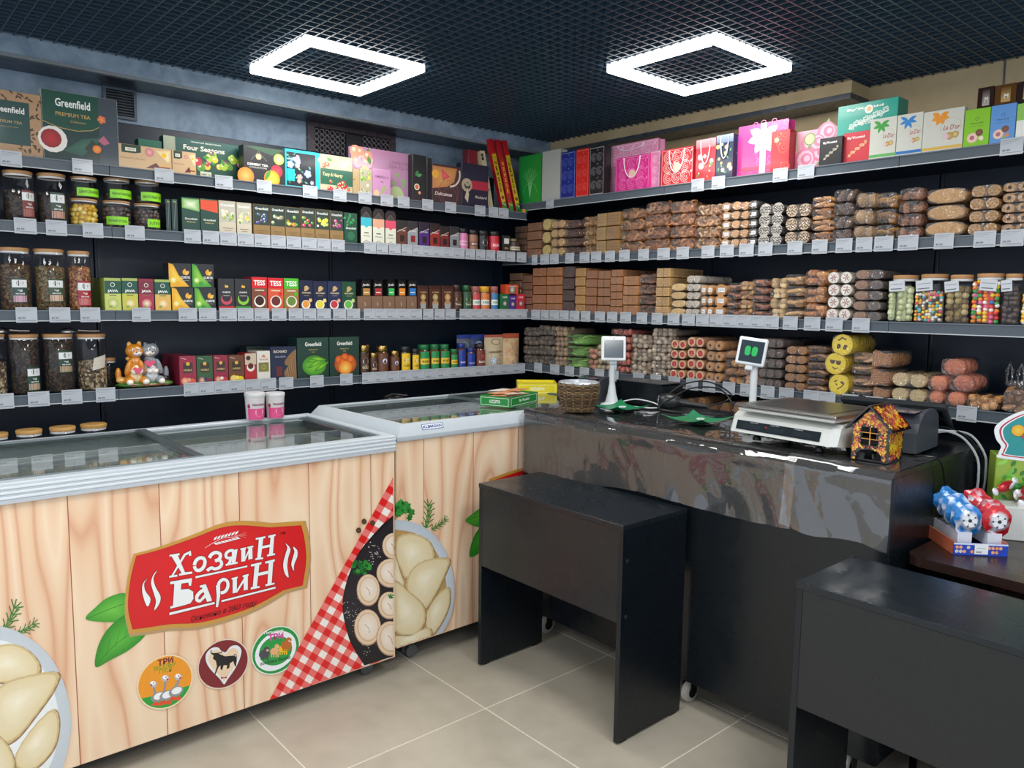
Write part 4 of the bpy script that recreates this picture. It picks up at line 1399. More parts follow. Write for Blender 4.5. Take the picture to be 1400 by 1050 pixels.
xs = [(-hw, .012), (-hw + .012, 0), (hw - .02, 0), (hw, .02)]
v = []; f = []
for x_, k_ in xs:
    v += sect(x_, k_)
ns_ = 7
for i in range(3):
    for k in range(ns_):
        a = i * ns_ + k; b_ = i * ns_ + (k + 1) % ns_
        f.append((a, a + ns_, b_ + ns_, b_)[::-1])
f.append(tuple(range(ns_))[::-1]); f.append(tuple(3 * ns_ + k for k in range(ns_)))
m.add(v, f, '#cfd3cf', 'plastic'); obj('body', m, sc)
m = MB(); m.box(-hw + .05, hw - .06, .03, .27, .018, zf, '#14171a', 'plastic', .004)
for k in range(14):
    m.box(-hw + .06 + k * .024, -hw + .066 + k * .024, .022, .03, .018, zf - .004, '#2b3034', 'plastic')
obj('undertray', m, sc)
for fx in (-hw + .07, hw - .08):
    for fy in (.06, .24):
        m = MB(); m.lathe([(.014, 0), (.014, .006), (.008, .018)], (fx, fy, 0), 12, '#0e0f10', 'plastic'); obj('foot', m, sc)
pa = Art(2 * hw - .075, .030, -hw + .028, 0, 0, 'gloss')
pa.r(0, 0, 1, 1, '#262d31')
for tx_, s__ in ((.22, 'МАССА'), (.47, 'ЦЕНА'), (.75, 'СТОИМОСТЬ')):
    pa.t(s__, tx_, .88, .10, .09, '#d7dcde', .01)
pa.r(.36, .55, .385, .66, '#d8283c')
for k in range(3):
    pa.r(.08 + .30 * k, .2, .30 + .30 * k, .7, '#2b3337')
po = pa.done('display_panel', sc); po.location = (0, .0016, zf + .010); po.rotation_euler = (R_(-19.5), 0, 0)
# steel tray on a cream carrier
m = MB(); m.box(-hw + .03, hw - .005, .005, .30, zf + .070, zf + .082, '#d5d7d2', 'plastic', .004); m.box(-hw + .12, hw - .14, .08, .22, zf + .060, zf + .070, '#3a3e40', 'plastic'); obj('carrier', m, sc)
tv = []; n = 10
tr = MB(); tr.box(-hw + .022, hw + .004, -.004, .31, zf + .083, zf + .092, '#9a9a98', 'metal', .003)
tr.box(-hw + .06, hw - .035, .03, .275, zf + .0925, zf + .0935, '#75777a', 'metal', .0005); obj('steel_tray', tr, sc)
_w = Vector((*onZ(1029, 551, 1.03), 0)) - sc.location; _w.z = 0; _l = Matrix.Rotation(-rzs, 3, 'Z') @ _w; MX, MY = _l.x, _l.y
m = MB(); m.lathe([(.0135, zf + .0), (.0135, .235)], (MX, MY, 0), 14, '#dfe4e6', 'plastic'); m.box(min(MX, -hw) - .02, -hw + .03, MY - .03, MY + .03, zf, zf + .035, '#cfd3cf', 'plastic', .004); obj('mast', m, sc)
dl = sc.matrix_basis @ Vector((0, 0, 0))
h = MB(); h.T = Matrix.Translation((MX, MY - .02, .268)) @ Matrix.Rotation(R_(30), 4, 'Z') @ Matrix.Rotation(R_(-14), 4, 'X') @ Matrix.Rotation(R_(7), 4, 'Y')
h.box(-.052, .052, -.006, .016, -.052, .052, '#e6eaec', 'plastic', .004); h.box(-.014, .014, .0, .012, -.070, -.052, '#dfe4e6', 'plastic', .003); ho = obj('screen_housing', h, sc)
s_ = MB(); s_.T = h.T; s_.box(-.042, .042, -.0075, -.005, -.042, .039, '#35424a', 'gloss'); obj('screen', s_, ho)
for dx in (-.024, .001):
    s_ = MB(); s_.T = h.T
    s_.prism([(dx + a * .020, -.018 + b_ * .036) for a, b_ in ((.25, 0), (.75, 0), (1, .2), (1, .8), (.75, 1), (.25, 1), (0, .8), (0, .2))], -.0084, -.0075, '#3fbe6a', 'gloss'); obj('lit_digit', s_, ho)

# painted wooden house
hs = empty('wooden_house', (2.20, .960, TZ), R_(-88)); tag(hs, 'small wooden house painted with red and gold leaves on the counter corner', 'ornament')
HWd, HD, HH, HR = .050, .058, .098, .158
RC, GC = ['#b3241c', '#c8382a', '#a01c18', '#8f1a16'], ['#d99a1e', '#e8b52c', '#c98818', '#f0c840']


def inside(p, poly):
    c = False; n = len(poly); j = n - 1
    for i in range(n):
        if (poly[i][1] > p[1]) != (poly[j][1] > p[1]) and p[0] < (poly[j][0] - poly[i][0]) * (p[1] - poly[i][1]) / (poly[j][1] - poly[i][1]) + poly[i][0]:
            c = not c
        j = i
    return c


def folk(A, poly, holes, seed, n, s):
    r5 = random.Random(seed)
    xs = [p[0] for p in poly]; ys = [p[1] for p in poly]
    for k in range(n):
        p = (r5.uniform(min(xs), max(xs)), r5.uniform(min(ys), max(ys)))
        sz = s * r5.uniform(.7, 1.2)
        tst = [(p[0] + sz * .8 * math.cos(t), p[1] + sz * .8 * math.sin(t)) for t in (0, 1.57, 3.14, 4.71)]
        if not all(inside(q, poly) for q in tst) or any(inside(q, h_) for q in tst + [p] for h_ in holes):
            continue
        col = r5.choice(RC + GC); a0 = r5.uniform(0, 6.28); kind = r5.random()
        if kind < .45:
            A.poly([(p[0] + sz * (1 if i % 2 == 0 else .45) * math.cos(a0 + i * math.pi / 5), p[1] + sz * (1 if i % 2 == 0 else .45) * math.sin(a0 + i * math.pi / 5)) for i in range(10)], col)
            A.c(p[0], p[1], sz * .2, '#e8b52c' if col in RC else '#a01c18', None, 6, ry=sz * .2)
        elif kind < .8:
            A.poly([(p[0] + (a * math.cos(a0) - b_ * math.sin(a0)) * sz, p[1] + (a * math.sin(a0) + b_ * math.cos(a0)) * sz) for a, b_ in ((-1, 0), (-.3, .5), (.4, .4), (1, 0), (.4, -.4), (-.3, -.5))], col)
        else:
            A.c(p[0], p[1], sz * .45, col, None, 8, ry=sz * .45)


wall = [(-HWd, 0), (-.036, 0), (-.034, .020), (-.02, .031), (0, .035), (.02, .031), (.034, .020), (.036, 0), (HWd, 0), (HWd, HH), (0, HR - .006), (-HWd, HH)]
win = [(-.024, .046), (.024, .046), (.024, .098), (-.024, .098)]
for yy, nm in ((0, 'front_wall'), (HD * 2 - .006, 'rear_wall')):
    m = MB()
    # wall around a real window opening, built from strips
    for q in ([(-HWd, 0), (-.036, 0), (-.034, .020), (-.024, .030), (-.024, .098), (-.024, HH), (-HWd, HH)], [(.036, 0), (HWd, 0), (HWd, HH), (.024, HH), (.024, .098), (.024, .030), (.034, .020)],
              [(-.024, .030), (0, .035), (.024, .030), (.024, .046), (-.024, .046)], [(-HWd, HH), (-.024, HH), (.024, HH), (HWd, HH), (0, HR - .006)]):
        m.prism(q, yy, yy + .005, '#1a0d0a', 'gloss')
    wo = obj(nm, m, hs)
    if yy == 0:
        A2 = Art(1, 1, 0, 0, yy, 'gloss'); A2.EPS = .000005; folk(A2, wall, [win], 5, 260, .0125); 
        folk(A2, wall, [win], 15, 260, .0065); folk(A2, wall, [win], 25, 600, .0042); A2.done('painted_leaves', wo, kind='stuff')
        m = MB(); m.box(-.0012, .0012, .001, .004, .046, .098, '#c98818', 'gloss')
        for zz in (.063, .081):
            m.box(-.024, .024, .001, .004, zz, zz + .002, '#c98818', 'gloss')
        obj('window_bars', m, wo)
for s_ in (-1, 1):
    m = MB(); m.box(min(s_ * HWd, s_ * (HWd - .005)), max(s_ * HWd, s_ * (HWd - .005)), .005, HD * 2 - .006, 0, HH, '#1a0d0a', 'gloss'); so_ = obj('side_wall', m, hs)
    A2 = Art(1, 1, 0, 0, 0, 'gloss')
    A2.fn = (lambda s_: lambda x, y, d: (s_ * (HWd + abs(d) * .4), x if s_ > 0 else HD * 2 - x, y))(s_)
    A2.EPS = .000005
    _p = A2.poly
    folk(A2, [(.004, .002), (HD * 2 - .004, .002), (HD * 2 - .004, HH), (.004, HH)], [], 9 + s_, 230, .012)
    # winding for x faces
    A2.done('painted_leaves', so_, kind='stuff')
    # roof slope
    e0, e1 = Vector((0, 0, HR)), Vector((s_ * (HWd + .014), 0, HH - .010))
    dv = (e1 - e0); Lr = dv.length; nrm = Vector((s_ * abs(dv.z), 0, abs(dv.x))).normalized()
    m = MB(); v = []
    for q, o_ in ((e0, 0), (e1, 0), (e1, .005), (e0, .005)):
        v += [q + nrm * o_ + Vector((0, -.014, 0)), q + nrm * o_ + Vector((0, HD * 2 + .010, 0))]
    f = [(0, 2, 3, 1), (4, 6, 7, 5), (2, 4, 5, 3), (0, 1, 7, 6), (0, 6, 4, 2), (1, 3, 5, 7)]
    m.add(v, f, '#1a0d0a', 'gloss'); ro = obj('roof_slope', m, hs)
    A3 = Art(1, 1, 0, 0, 0, 'gloss'); A3.EPS = .000005
    A3.fn = (lambda e0, dv, nrm, Lr: lambda x, y, d: tuple(e0 + dv / Lr * y + nrm * (.005 + abs(d) * .6) + Vector((0, x, 0))))(e0, dv, nrm, Lr)
    folk(A3, [(-.012, .003), (HD * 2 + .008, .003), (HD * 2 + .008, Lr - .003), (-.012, Lr - .003)], [], 30 + s_, 260, .0125)
    A3.done('painted_leaves', ro, kind='stuff')
m = MB(); m.box(-HWd + .005, HWd - .005, .005, HD * 2 - .006, 0, .004, '#1a0d0a', 'gloss'); obj('floor_board', m, hs)

# till screen leaning back, seen from behind
ts = empty('till_screen', (2.665, 1.075, TZ), R_(-80)); tag(ts, 'dark till screen leaning back behind the receipt printer', 'monitor')
m = MB(); m.T = Matrix.Translation((0, 0, .075)) @ Matrix.Rotation(R_(58), 4, 'X'); m.box(-.16, .16, -.012, .012, -.10, .11, '#1c2126', 'plastic', .006); obj('screen_housing', m, ts)
m2 = MB(); m2.T = m.T; m2.box(-.145, .145, -.0135, -.012, -.085, .095, '#0c1013', 'gloss'); obj('screen', m2, ts)
m = MB(); m.box(-.09, .09, -.06, .10, 0, .012, '#15191c', 'plastic', .003); m.box(-.03, .03, .0, .03, .012, .07, '#15191c', 'plastic'); obj('stand', m, ts)

# cables over the counter end
yE = CY0 - .012
for i, (xa, xb, col, lb) in enumerate(((2.62, 2.78, '#d4d8da', 'white cable hanging over the counter end, the outermost of the bundle'), (2.60, 2.71, '#c6cbce', 'white cable hanging over the counter end, nearest the printer'),
                                       (2.64, 2.745, '#191c1e', 'black cable between the two white cables at the counter end'))):
    tube_obj('power_cable', lb, 'cable', [(xa - .05, .98 + i * .02, TZ + .02), (xa + .02, .93 + i * .008, TZ + .045 + i * .006), (xb - .02, .885, TZ + .030), (xb, yE - .004, TZ - .03), (xb + .005, yE - .010 - i * .002, .86), (xb + .008, yE - .006 - i * .002, .80), (xb + .004, yE - .004, .74)],
             .0040 if i < 2 else .003, col, 'plastic', 8, 'cables over the counter end')
tube_obj('power_cable', 'thin black cable curving down the counter end below the painted house', 'cable',
         [(2.37, .90, TZ + .004), (2.39, .88, TZ + .005), (2.41, yE, TZ - .005), (2.45, yE - .004, .89), (2.46, yE - .004, .82), (2.44, yE - .004, .75), (2.41, yE - .004, .722)], .0025, '#0d0f10')

# sweet boxes left on the second freezer
def open_carton(loc, rz, w_, d_, h_, col, edge, txt, label, pap=None):
    t = empty('sweet_carton', loc, rz); tag(t, label, 'carton', 'open cartons on the second freezer')
    th = .003
    for nm, a in (('front_panel', (-w_ / 2, w_ / 2, 0, th)), ('rear_panel', (-w_ / 2, w_ / 2, d_ - th, d_)), ('side_panel', (-w_ / 2, -w_ / 2 + th, th, d_ - th)), ('side_panel', (w_ / 2 - th, w_ / 2, th, d_ - th))):
        m = MB(); m.box(*a, 0, h_, col, 'card'); o = obj(nm, m, t)
        if nm == 'front_panel':
            q = Art(w_, h_, -w_ / 2, 0, 0)
            q.r(.04, .12, .96, .88, edge); q.r(.055, .17, .945, .83, col); q.t(txt[0], .5, .5, .36, .34, '#eef2ea', .03); q.done('print', o)
        if nm == 'side_panel' and a[0] < 0:
            q = Art(1, 1, 0, 0, 0); q.fn = lambda x, y, d: (-w_ / 2 - .0003 + d, d_ - x * d_, y * h_)
            q.r(.04, .12, .96, .88, edge); q.r(.055, .17, .945, .83, col); q.t(txt[1], .5, .5, .36, .34, '#eef2ea', .03); q.done('print', o)
    m = MB(); m.box(-w_ / 2 + th, w_ / 2 - th, th, d_ - th, 0, h_ * .8, pap or col, 'card'); obj('filling', m, t)
    if pap:
        for k in range(7):
            m = MB(); m.T = Matrix.Translation((rnd.uniform(-.3, .3) * w_, d_ * rnd.uniform(.2, .8), h_ + .002 + k * .0022)) @ Matrix.Rotation(rnd.uniform(-.5, .5), 4, 'Z') @ Matrix.Rotation(rnd.uniform(-.02, .02), 4, 'X')
            m.box(-w_ * .2, w_ * .2, -d_ * .2, d_ * .2, 0, .0015, rnd.choice(['#e8a878', '#efe6da', '#e39a68', '#f0d2b8']), 'card'); obj('paper_slip', m, t)
    return t


zg = zr2 - .003
c0 = Vector(onZ(697, 558, zg)); c1 = Vector(onZ(735, 549, zg)); c2 = Vector(onZ(649.5, 556.5, zg))
wv_ = c1 - c0
open_carton(((c0.x + c1.x) / 2, (c0.y + c1.y) / 2, zg), math.atan2(wv_.y, wv_.x), wv_.length, (c2 - c0).length, .046, '#128a36', '#dfe9d8', ('By Kustid', 'АССОРТИ'), 'green open carton of sweets with papers on top, on the second freezer', '#e9b48a')
y0_ = onZ(748, 538, .945)
open_carton((2.62, 2.80, zg), R_(-40), .20, .20, .052, '#e2d21c', '#f2ec9a', ('АССОРТИ', 'АССОРТИ'), 'yellow open carton behind the green carton on the second freezer')

# football lollipops on the brown table
T2 = BT + .0005
c0 = Vector(onZ(1296, 757, T2)); c1 = Vector(onZ(1370, 760, T2)); wv_ = c1 - c0; rzb = math.atan2(wv_.y, wv_.x)
fb = empty('lollipop_box', (c0.x + wv_.x / 2 + .004, c0.y + wv_.y / 2 - .012, T2), rzb); tag(fb, 'blue open display box of football lollipops on the brown table', 'display box')
w_, d_, h_ = wv_.length, .20, .034
for nm, a, hh in (('front_panel', (-w_ / 2, w_ / 2, 0, .003), h_), ('rear_panel', (-w_ / 2, w_ / 2, d_ - .003, d_), h_ * 1.2), ('side_panel', (-w_ / 2, -w_ / 2 + .003, .003, d_ - .003), h_ * 1.1), ('side_panel', (w_ / 2 - .003, w_ / 2, .003, d_ - .003), h_ * 1.1)):
    m = MB(); m.box(*a, 0, hh, '#1c3fae' if nm != 'side_panel' else '#c86a4a', 'card'); o = obj(nm, m, fb)
    if nm == 'front_panel':
        q = Art(w_, h_, -w_ / 2, 0, 0); q.r(.0, .0, 1, 1, '#2247b8'); q.r(0, .86, 1, 1, '#d8dff0')
        for k in range(14):
            q.fl(.06 + (k % 5) * .07 + (.52 if k > 6 else 0), .3 + .35 * (k % 2), .035, rnd.choice(['#d84a6a', '#e07a9a', '#b8c8f0']), '#f0d060')
        q.r(.38, .12, .63, .95, '#e8edf0'); q.t('48.00', .46, .3, .10, .16, '#333333'); q.r(.42, .6, .58, .64, '#999999'); q.done('print', o)
m = MB(); m.box(-w_ / 2 + .003, w_ / 2 - .003, .003, d_ - .003, 0, .004, '#20306a', 'card'); obj('bottom_panel', m, fb)
for s_ in (-.045, .035):
    m = MB()
    m.T = Matrix.Translation((s_, 0, 0)); m.box(-.004, .034, .03, .18, .02, .055, '#d9dde6', 'card')
    obj('stepped_holder', m, fb)


def lolly(parent_loc, rz, col, label, k):
    t = empty('football_lollipop', parent_loc, rz); tag(t, label, 'lollipop', 'football lollipops in the blue box')
    b_ = MB(); r5 = random.Random(k); n = 16
    v = []; c_ = []
    for ring, rr_, yy in ((0, .0, -.013), (1, .019, -.012), (2, .026, -.004), (3, .038, 0), (4, .026, .005), (5, .0, .010)):
        for i in range(n):
            a = 2 * math.pi * i / n; j = 1 + (.14 * r5.uniform(-1, 1) if ring >= 2 else 0)
            v.append((rr_ * j * math.cos(a), yy + (r5.uniform(-.002, .002) if ring >= 2 else 0), .045 + rr_ * j * math.sin(a) * 1.12)); c_.append('#c9ced4' if ring < 2 else (col if r5.random() < .8 else '#e6ecf4'))
    f = []
    for ring in range(5):
        for i in range(n):
            a, b2 = ring * n + i, ring * n + (i + 1) % n
            f.append((a, b2, b2 + n, a + n))
    b_.add(v, f, c_, 'foil', True); wo = obj('wrapper', b_, t)
    q = Art(1, 1, 0, 0, -.0132, 'card')
    q.fn = lambda x, y, d: (x, d, .045 + y)
    q.c(0, 0, .019, '#dfe3e8', '#f1f3f5', 18, ry=.019)
    q.c(0, 0, .006, '#2a2e36', None, 5, ry=.006)
    for i in range(5):
        a = 2 * math.pi * i / 5 + .63; q.c(.0165 * math.cos(a), .0165 * math.sin(a), .0034, '#4a5058', None, 5, ry=.0034)
        q.ln([(.006 * math.cos(a), .006 * math.sin(a)), (.014 * math.cos(a), .014 * math.sin(a))], .0008, '#5a6068')
    q.done('printed_football', wo)
    s2 = MB(); s2.tube([(0, .004, .028), (0, .010, -.008)], .0018, '#f0f0f0', 'plastic', 6); obj('stick', s2, t)
    return t


base = fb.location; ca, sa = math.cos(rzb), math.sin(rzb)
for ci, (lx, col, nm) in enumerate(((-.022, '#1f7fc8', 'blue'), (.056, '#c8202c', 'red'))):
    for k in range(6):
        ly = .035 + k * .026
        l0 = (base.x + lx * ca - ly * sa, base.y + lx * sa + ly * ca, T2 + .046 + .004 * k)
        lolly(l0, rzb + R_(-4), col, f"{nm} wrapped football lollipop, {['at the front', 'second', 'third', 'fourth', 'fifth', 'last'][k]} of the {nm} row in the display box", k + ci * 9)

# cut-off sweets display past the brown table's box
cs = empty('candy_display', (2.70, .662, T2), R_(-62)); tag(cs, 'cardboard sweets display with a teal cloud-shaped header at the picture edge', 'display')
cl = []
for (cx_, cz_, r_) in ((-.085, .255, .032), (-.105, .305, .028), (-.06, .345, .036), (.0, .36, .04), (.065, .345, .036), (.105, .30, .03), (.09, .25, .034)):
    cl.append((cx_, cz_, r_))
hull = [(-.10, .225), (.10, .225), (.12, .27), (.125, .31), (.10, .35), (.06, .375), (.0, .392), (-.06, .375), (-.10, .352), (-.13, .32), (-.125, .285), (-.11, .262), (-.115, .24)]
for i, (gx, c_) in enumerate(((1.0, '#e9eef0'), (.90, '#b8324a'), (.86, '#e9eef0'), (.83, '#1b8f8f'))):
    q = smooth([(p[0] * (gx + .0), .305 + (p[1] - .305) * gx) for p in hull], 4)
    m = MB() if i == 0 else m
    m.prism(q[::1], -.002 - .0006 * i, .001, c_, 'card')
obj('header_card', m, cs)
q = Art(1, 1, 0, 0, -.0062, 'card'); q.fn = lambda x, y, d: (x, d, y)
q.c(-.07, .315, .018, '#d8a018', '#f0c838', 12, ry=.018); q.c(-.045, .30, .014, '#c02818', '#e04a30', 12, ry=.014); q.c(.01, .33, .02, '#b8202a', '#e05058', 12, ry=.02); q.c(.06, .30, .018, '#4a9a28', '#7ac840', 12, ry=.018)
q.done('fruit_print', cs)
m = MB(); m.box(-.12, .12, .0, .09, 0, .235, '#8fae3a', 'card', .002); m.box(-.11, .11, -.10, .0, 0, .10, '#d4d8d4', 'card', .002); obj('case', m, cs)
q = Art(.24, .235, -.12, 0, 0, 'card'); r6 = random.Random(4)
for k in range(90):
    q.leaf(r6.uniform(.05, .95), r6.uniform(.45, .95), .09, .05, r6.uniform(0, 360), r6.choice(['#2f7a28', '#4a9a30', '#6ab83c', '#8fd050']))
q.done('leaf_print', cs)
for k in range(16):
    m = MB(); cc = r6.choice(['#b8222c', '#d8dde0', '#a81c28', '#e0b020', '#2f8a3a'])
    m.T = Matrix.Translation((r6.uniform(-.10, .10), r6.uniform(-.09, -.015), .11 + r6.uniform(0, .035) + (.03 if k > 10 else 0))) @ Matrix.Rotation(r6.uniform(-1, 1), 4, 'Y') @ Matrix.Rotation(r6.uniform(-1, 1), 4, 'Z')
    m.ell((0, 0, 0), (.030, .012, .015), cc, 'foil', None, 8, 5); m.ell((.036, 0, 0), (.010, .004, .013), '#e6e8ea', 'foil', None, 6, 4); m.ell((-.036, 0, 0), (.010, .004, .013), '#e6e8ea', 'foil', None, 6, 4)
    obj('wrapped_sweet', m, cs)
# bag under the brown table
bgx = empty('storage_basket', (2.42, .55, .4165)); tag(bgx, 'wire basket with a white bag on the shelf under the brown table', 'basket')
m = MB()
for zz in (.0, .06, .12, .18):
    m.tube([(-.11, -.2, zz + .004), (.11, -.2, zz + .004), (.11, .2, zz + .004), (-.11, .2, zz + .004)], .003, '#15171a', 'metal', 5, True)
for k in range(9):
    yy = -.2 + k * .05
    m.tube([(-.11, yy, .184), (-.11, yy, .004), (.11, yy, .004), (.11, yy, .184)], .002, '#15171a', 'metal', 4)
obj('wire_frame', m, bgx)
m = MB(); m.ell((0, 0, .10), (.09, .17, .095), '#cfd2d2', 'foil', None, 14, 8); obj('bag', m, bgx)
# ------------------------------------------------------------------ goods on the tea shelves
SHELF = ['top', 'second', 'third', 'fourth']
ORD = ['first', 'second', 'third', 'fourth', 'fifth', 'sixth', 'seventh', 'eighth', 'ninth', 'tenth', 'eleventh', 'twelfth', 'thirteenth', 'fourteenth', 'fifteenth', 'sixteenth',
       'seventeenth', 'eighteenth', 'nineteenth', 'twentieth', 'twenty-first', 'twenty-second', 'twenty-third', 'twenty-fourth', 'twenty-fifth', 'twenty-sixth', 'twenty-seventh', 'twenty-eighth', 'twenty-ninth', 'thirtieth',
       'thirty-first', 'thirty-second', 'thirty-third', 'thirty-fourth']


def spot(wall, sh, x0, x1, yt, yb=None, back=.016):
    """real place and size on a shelf of what spans x0..x1 in the photograph; yt is its top edge, yb its foot when it stands on something"""
    xm = (x0 + x1) / 2
    if wall == 'T':
        P = YB + back; zs = ZT[sh] + RH - .002
        a, b_ = onY(x0, yt + 10, P)[0], onY(x1, yt + 10, P)[0]
        z1 = onY(xm, yt, P)[1]
        if yb is not None:
            zs = onY(xm, yb, P)[1]
        return ((a + b_) / 2, P, zs), 0, b_ - a, z1 - zs
    P = XB + back; zs = ZB[sh] + RH - .002
    a, b_ = onX(x0, yt + 10, P)[0], onX(x1, yt + 10, P)[0]
    z1 = onX(xm, yt, P)[1]
    if yb is not None:
        zs = onX(xm, yb, P)[1]
    return (P, (a + b_) / 2, zs), R_(-90), a - b_, z1 - zs


def carton(name, label, cat, grp, wall, sh, x0, x1, yt, d_, side, art, yb=None, back=.016, tilt=0, mat='card'):
    loc, rz, w_, h_ = spot(wall, sh, x0, x1, yt, yb, back)
    w_ -= .0012
    m = MB(); m.box(-w_ / 2, w_ / 2, 0, d_, 0, h_, side, mat, .0012)
    o = obj(name, m, None, loc, rz); tag(o, label, cat, grp)
    q = Art(w_ - .002, h_ - .002, -w_ / 2 + .001, .001, 0, mat)
    art(q); q.done('front_print', o)
    if tilt:
        o.rotation_euler = (R_(tilt), 0, rz)
    return o


FR = ['#e8482a', '#f08a24', '#f2c02c', '#7fb83a', '#c22a4a', '#e86a8a']


def fruits(q, x, y, w_, h_, n, cols, seed, r=.10):
    r7 = random.Random(seed)
    for k in range(n):
        a, b_ = x + r7.uniform(0, w_), y + r7.uniform(0, h_); c_ = r7.choice(cols); rr_ = r * r7.uniform(.6, 1.15)
        q.c(a, b_, rr_, c_, None, 9); q.c(a - rr_ * .3, b_ + rr_ * .25 * q.w / q.h, rr_ * .35, '#fbe9c0', None, 6)
        if k % 2:
            q.leaf(a, b_, rr_ * 1.7, rr_ * .8, r7.uniform(0, 360), '#4a8f36')


def flowers(q, n, cols, seed, x0=.08, y0=.05, x1=.92, y1=.95, r=.09):
    r7 = random.Random(seed)
    for k in range(n):
        a, b_ = r7.uniform(x0, x1), r7.uniform(y0, y1)
        if k % 3 == 1:
            q.leaf(a, b_, r * 1.8, r * .7, r7.uniform(0, 360), '#5fa05a')
        else:
            q.fl(a, b_, r * r7.uniform(.6, 1.2), r7.choice(cols), '#f6e6a0')


def A_floral(q):
    q.r(0, 0, 1, 1, '#b48e68'); q.r(.0, .17, .80, .85, '#0d4440')
    for k in range(44):
        r7 = random.Random(k); e = r7.random()
        x, y = (r7.uniform(.78, .96), r7.uniform(.05, .95)) if e < .5 else (r7.uniform(.02, .9), r7.choice([r7.uniform(.03, .14), r7.uniform(.88, .97)]))
        q.leaf(x, y, .09, .035, r7.uniform(0, 360), '#4e3826')
    q.t('Greenfield', .44, .71, .55, .10, '#f4f4ee', .02); q.t('PREMIUM TEA', .42, .52, .50, .045, '#b9a070'); q.ln([(.2, .44), (.6, .44)], .006, '#b9a070')


def A_prem(q):
    q.grad(0, 0, 1, 1, '#1c3434', '#0c4038'); q.r(.74, 0, 1, 1, '#3b4650'); q.poly([(0, .55), (.2, .48), (.45, .46), (.65, .5), (.74, .56), (.74, 1), (0, 1)], '#0b4a3a')
    q.ln([(0, .55), (.2, .48), (.45, .46), (.65, .5), (.74, .56)], .008, '#c8a860')
    q.c(.12, .30, .19, '#e8e4dc'); q.c(.10, .31, .135, '#8c1418', '#c0202a'); q.poly([(.25, .15), (.5, .35), (.8, .42), (.7, .3), (.5, .1)], '#2c5448', '#3a6a58')
    q.t('Greenfield', .40, .845, .46, .12, '#f4f4ee', .02); q.t('PREMIUM TEA', .40, .68, .46, .055, '#b89858'); q.t('Collection', .46, .59, .2, .035, '#b89858', 0, .2)
    q.poly([(.53, .22), (.64, .36), (.79, .22), (.68, .08)], '#2b3a30'); q.c(.70, .23, .06, '#e0702a', '#f0a040'); q.fl(.78, .68, .06, '#d2482a', '#e8a060'); q.poly([(.72, .36), (.8, .44), (.88, .34), (.8, .3)], '#b8607a')
    for k in range(7):
        q.c(.3 + .03 * k, .54 + .012 * math.sin(k * 2), .008, '#0a0a0a', None, 5)


def A_cake(q, sd=1):
    q.r(0, 0, 1, 1, '#cfae84'); q.poly([(.06, .66), (.06, 1), (.42, 1), (.42, .72), (.30, .66)], '#27402f'); q.r(.13, .74, .33, .88, '#e8e2cc'); q.t('AHMAD TEA', .23, .81, .15, .06, '#3a5a3a')
    q.t('Weekend Collection', .26, .45, .46, .09, '#8a6a4a', 0, .1); q.c(.58, .78, .085, '#c86a7a', '#e8b0a8')
    q.poly([(.70, .88), (.98, .95), (.98, .5), (.92, .42)], '#e0c890', '#f4e8c0'); q.c(.86, .72, .05, '#e8c020'); q.poly([(.5, .1), (.7, .36), (.8, .12)], '#6a2c24'); q.r(.76, .08, .97, .34, '#dcae72'); q.r(.76, .16, .97, .22, '#8a5030')


def A_four(q):
    q.grad(0, 0, 1, 1, '#1f4a3a', '#175048'); q.t('TEABAGS SELECTION', .52, .93, .38, .03, '#e8ecdc', .02); q.t('Four Seasons', .50, .78, .52, .13, '#f0ecd8', .02)
    fruits(q, .40, .30, .56, .40, 20, ['#c23a4a', '#8a3a6a', '#a8c83a', '#e8c83a', '#6a9a3a', '#e8a0a0'], 4, .05)
    q.r(.44, .06, .58, .20, '#d8d8c0'); q.t('AHMAD TEA', .51, .13, .12, .05, '#2a4a3a'); q.grad(.0, .0, .14, 1, '#7a8a70', '#a8b09a')


def A_dessert(q):
    q.r(0, 0, 1, 1, '#25262a'); q.poly([(.02, .98), (.3, 1), (.98, .98), (.7, .8)], '#31503a'); q.c(.86, .72, .13, '#9ad04a', '#d4ec9a')
    q.ln([(.18, .62), (.36, .86), (.56, .62)], .008, '#8a8a80'); q.c(.36, .72, .07, '#e8b070', '#f4dcb0')
    q.t('DESSERT TEA', .34, .50, .50, .06, '#f0ece4', .03); q.t('COLLECTION', .34, .42, .42, .045, '#c8c4b8', .01); q.c(.80, .38, .15, '#b8203a', '#e04a50'); q.c(.04, .16, .20, '#e87a20', '#f4b060'); q.c(.68, .16, .20, '#e8901a', '#f8d050'); q.leaf(.5, .1, .3, .1, 60, '#4a8a3a')


def A_teal(q):
    q.r(0, 0, 1, 1, '#1cb8c0'); q.r(.03, .04, .88, .93, '#161c24'); r7 = random.Random(8)
    for k in range(22):
        q.leaf(r7.uniform(.06, .8), r7.uniform(.08, .88), .11, .05, r7.uniform(0, 360), r7.choice(['#5a9a8a', '#8ac0a0', '#3a7a6a']))
    for k in range(9):
        q.fl(r7.uniform(.12, .78), r7.uniform(.12, .84), r7.uniform(.06, .12), r7.choice(['#c85a9a', '#4a6ac8', '#e0a8c8', '#7a4aa0', '#3a8ad0']), '#f0d080')
    q.r(.04, .16, .26, .48, '#19b8c0'); q.r(.04, .72, .3, .76, '#90b4b4')


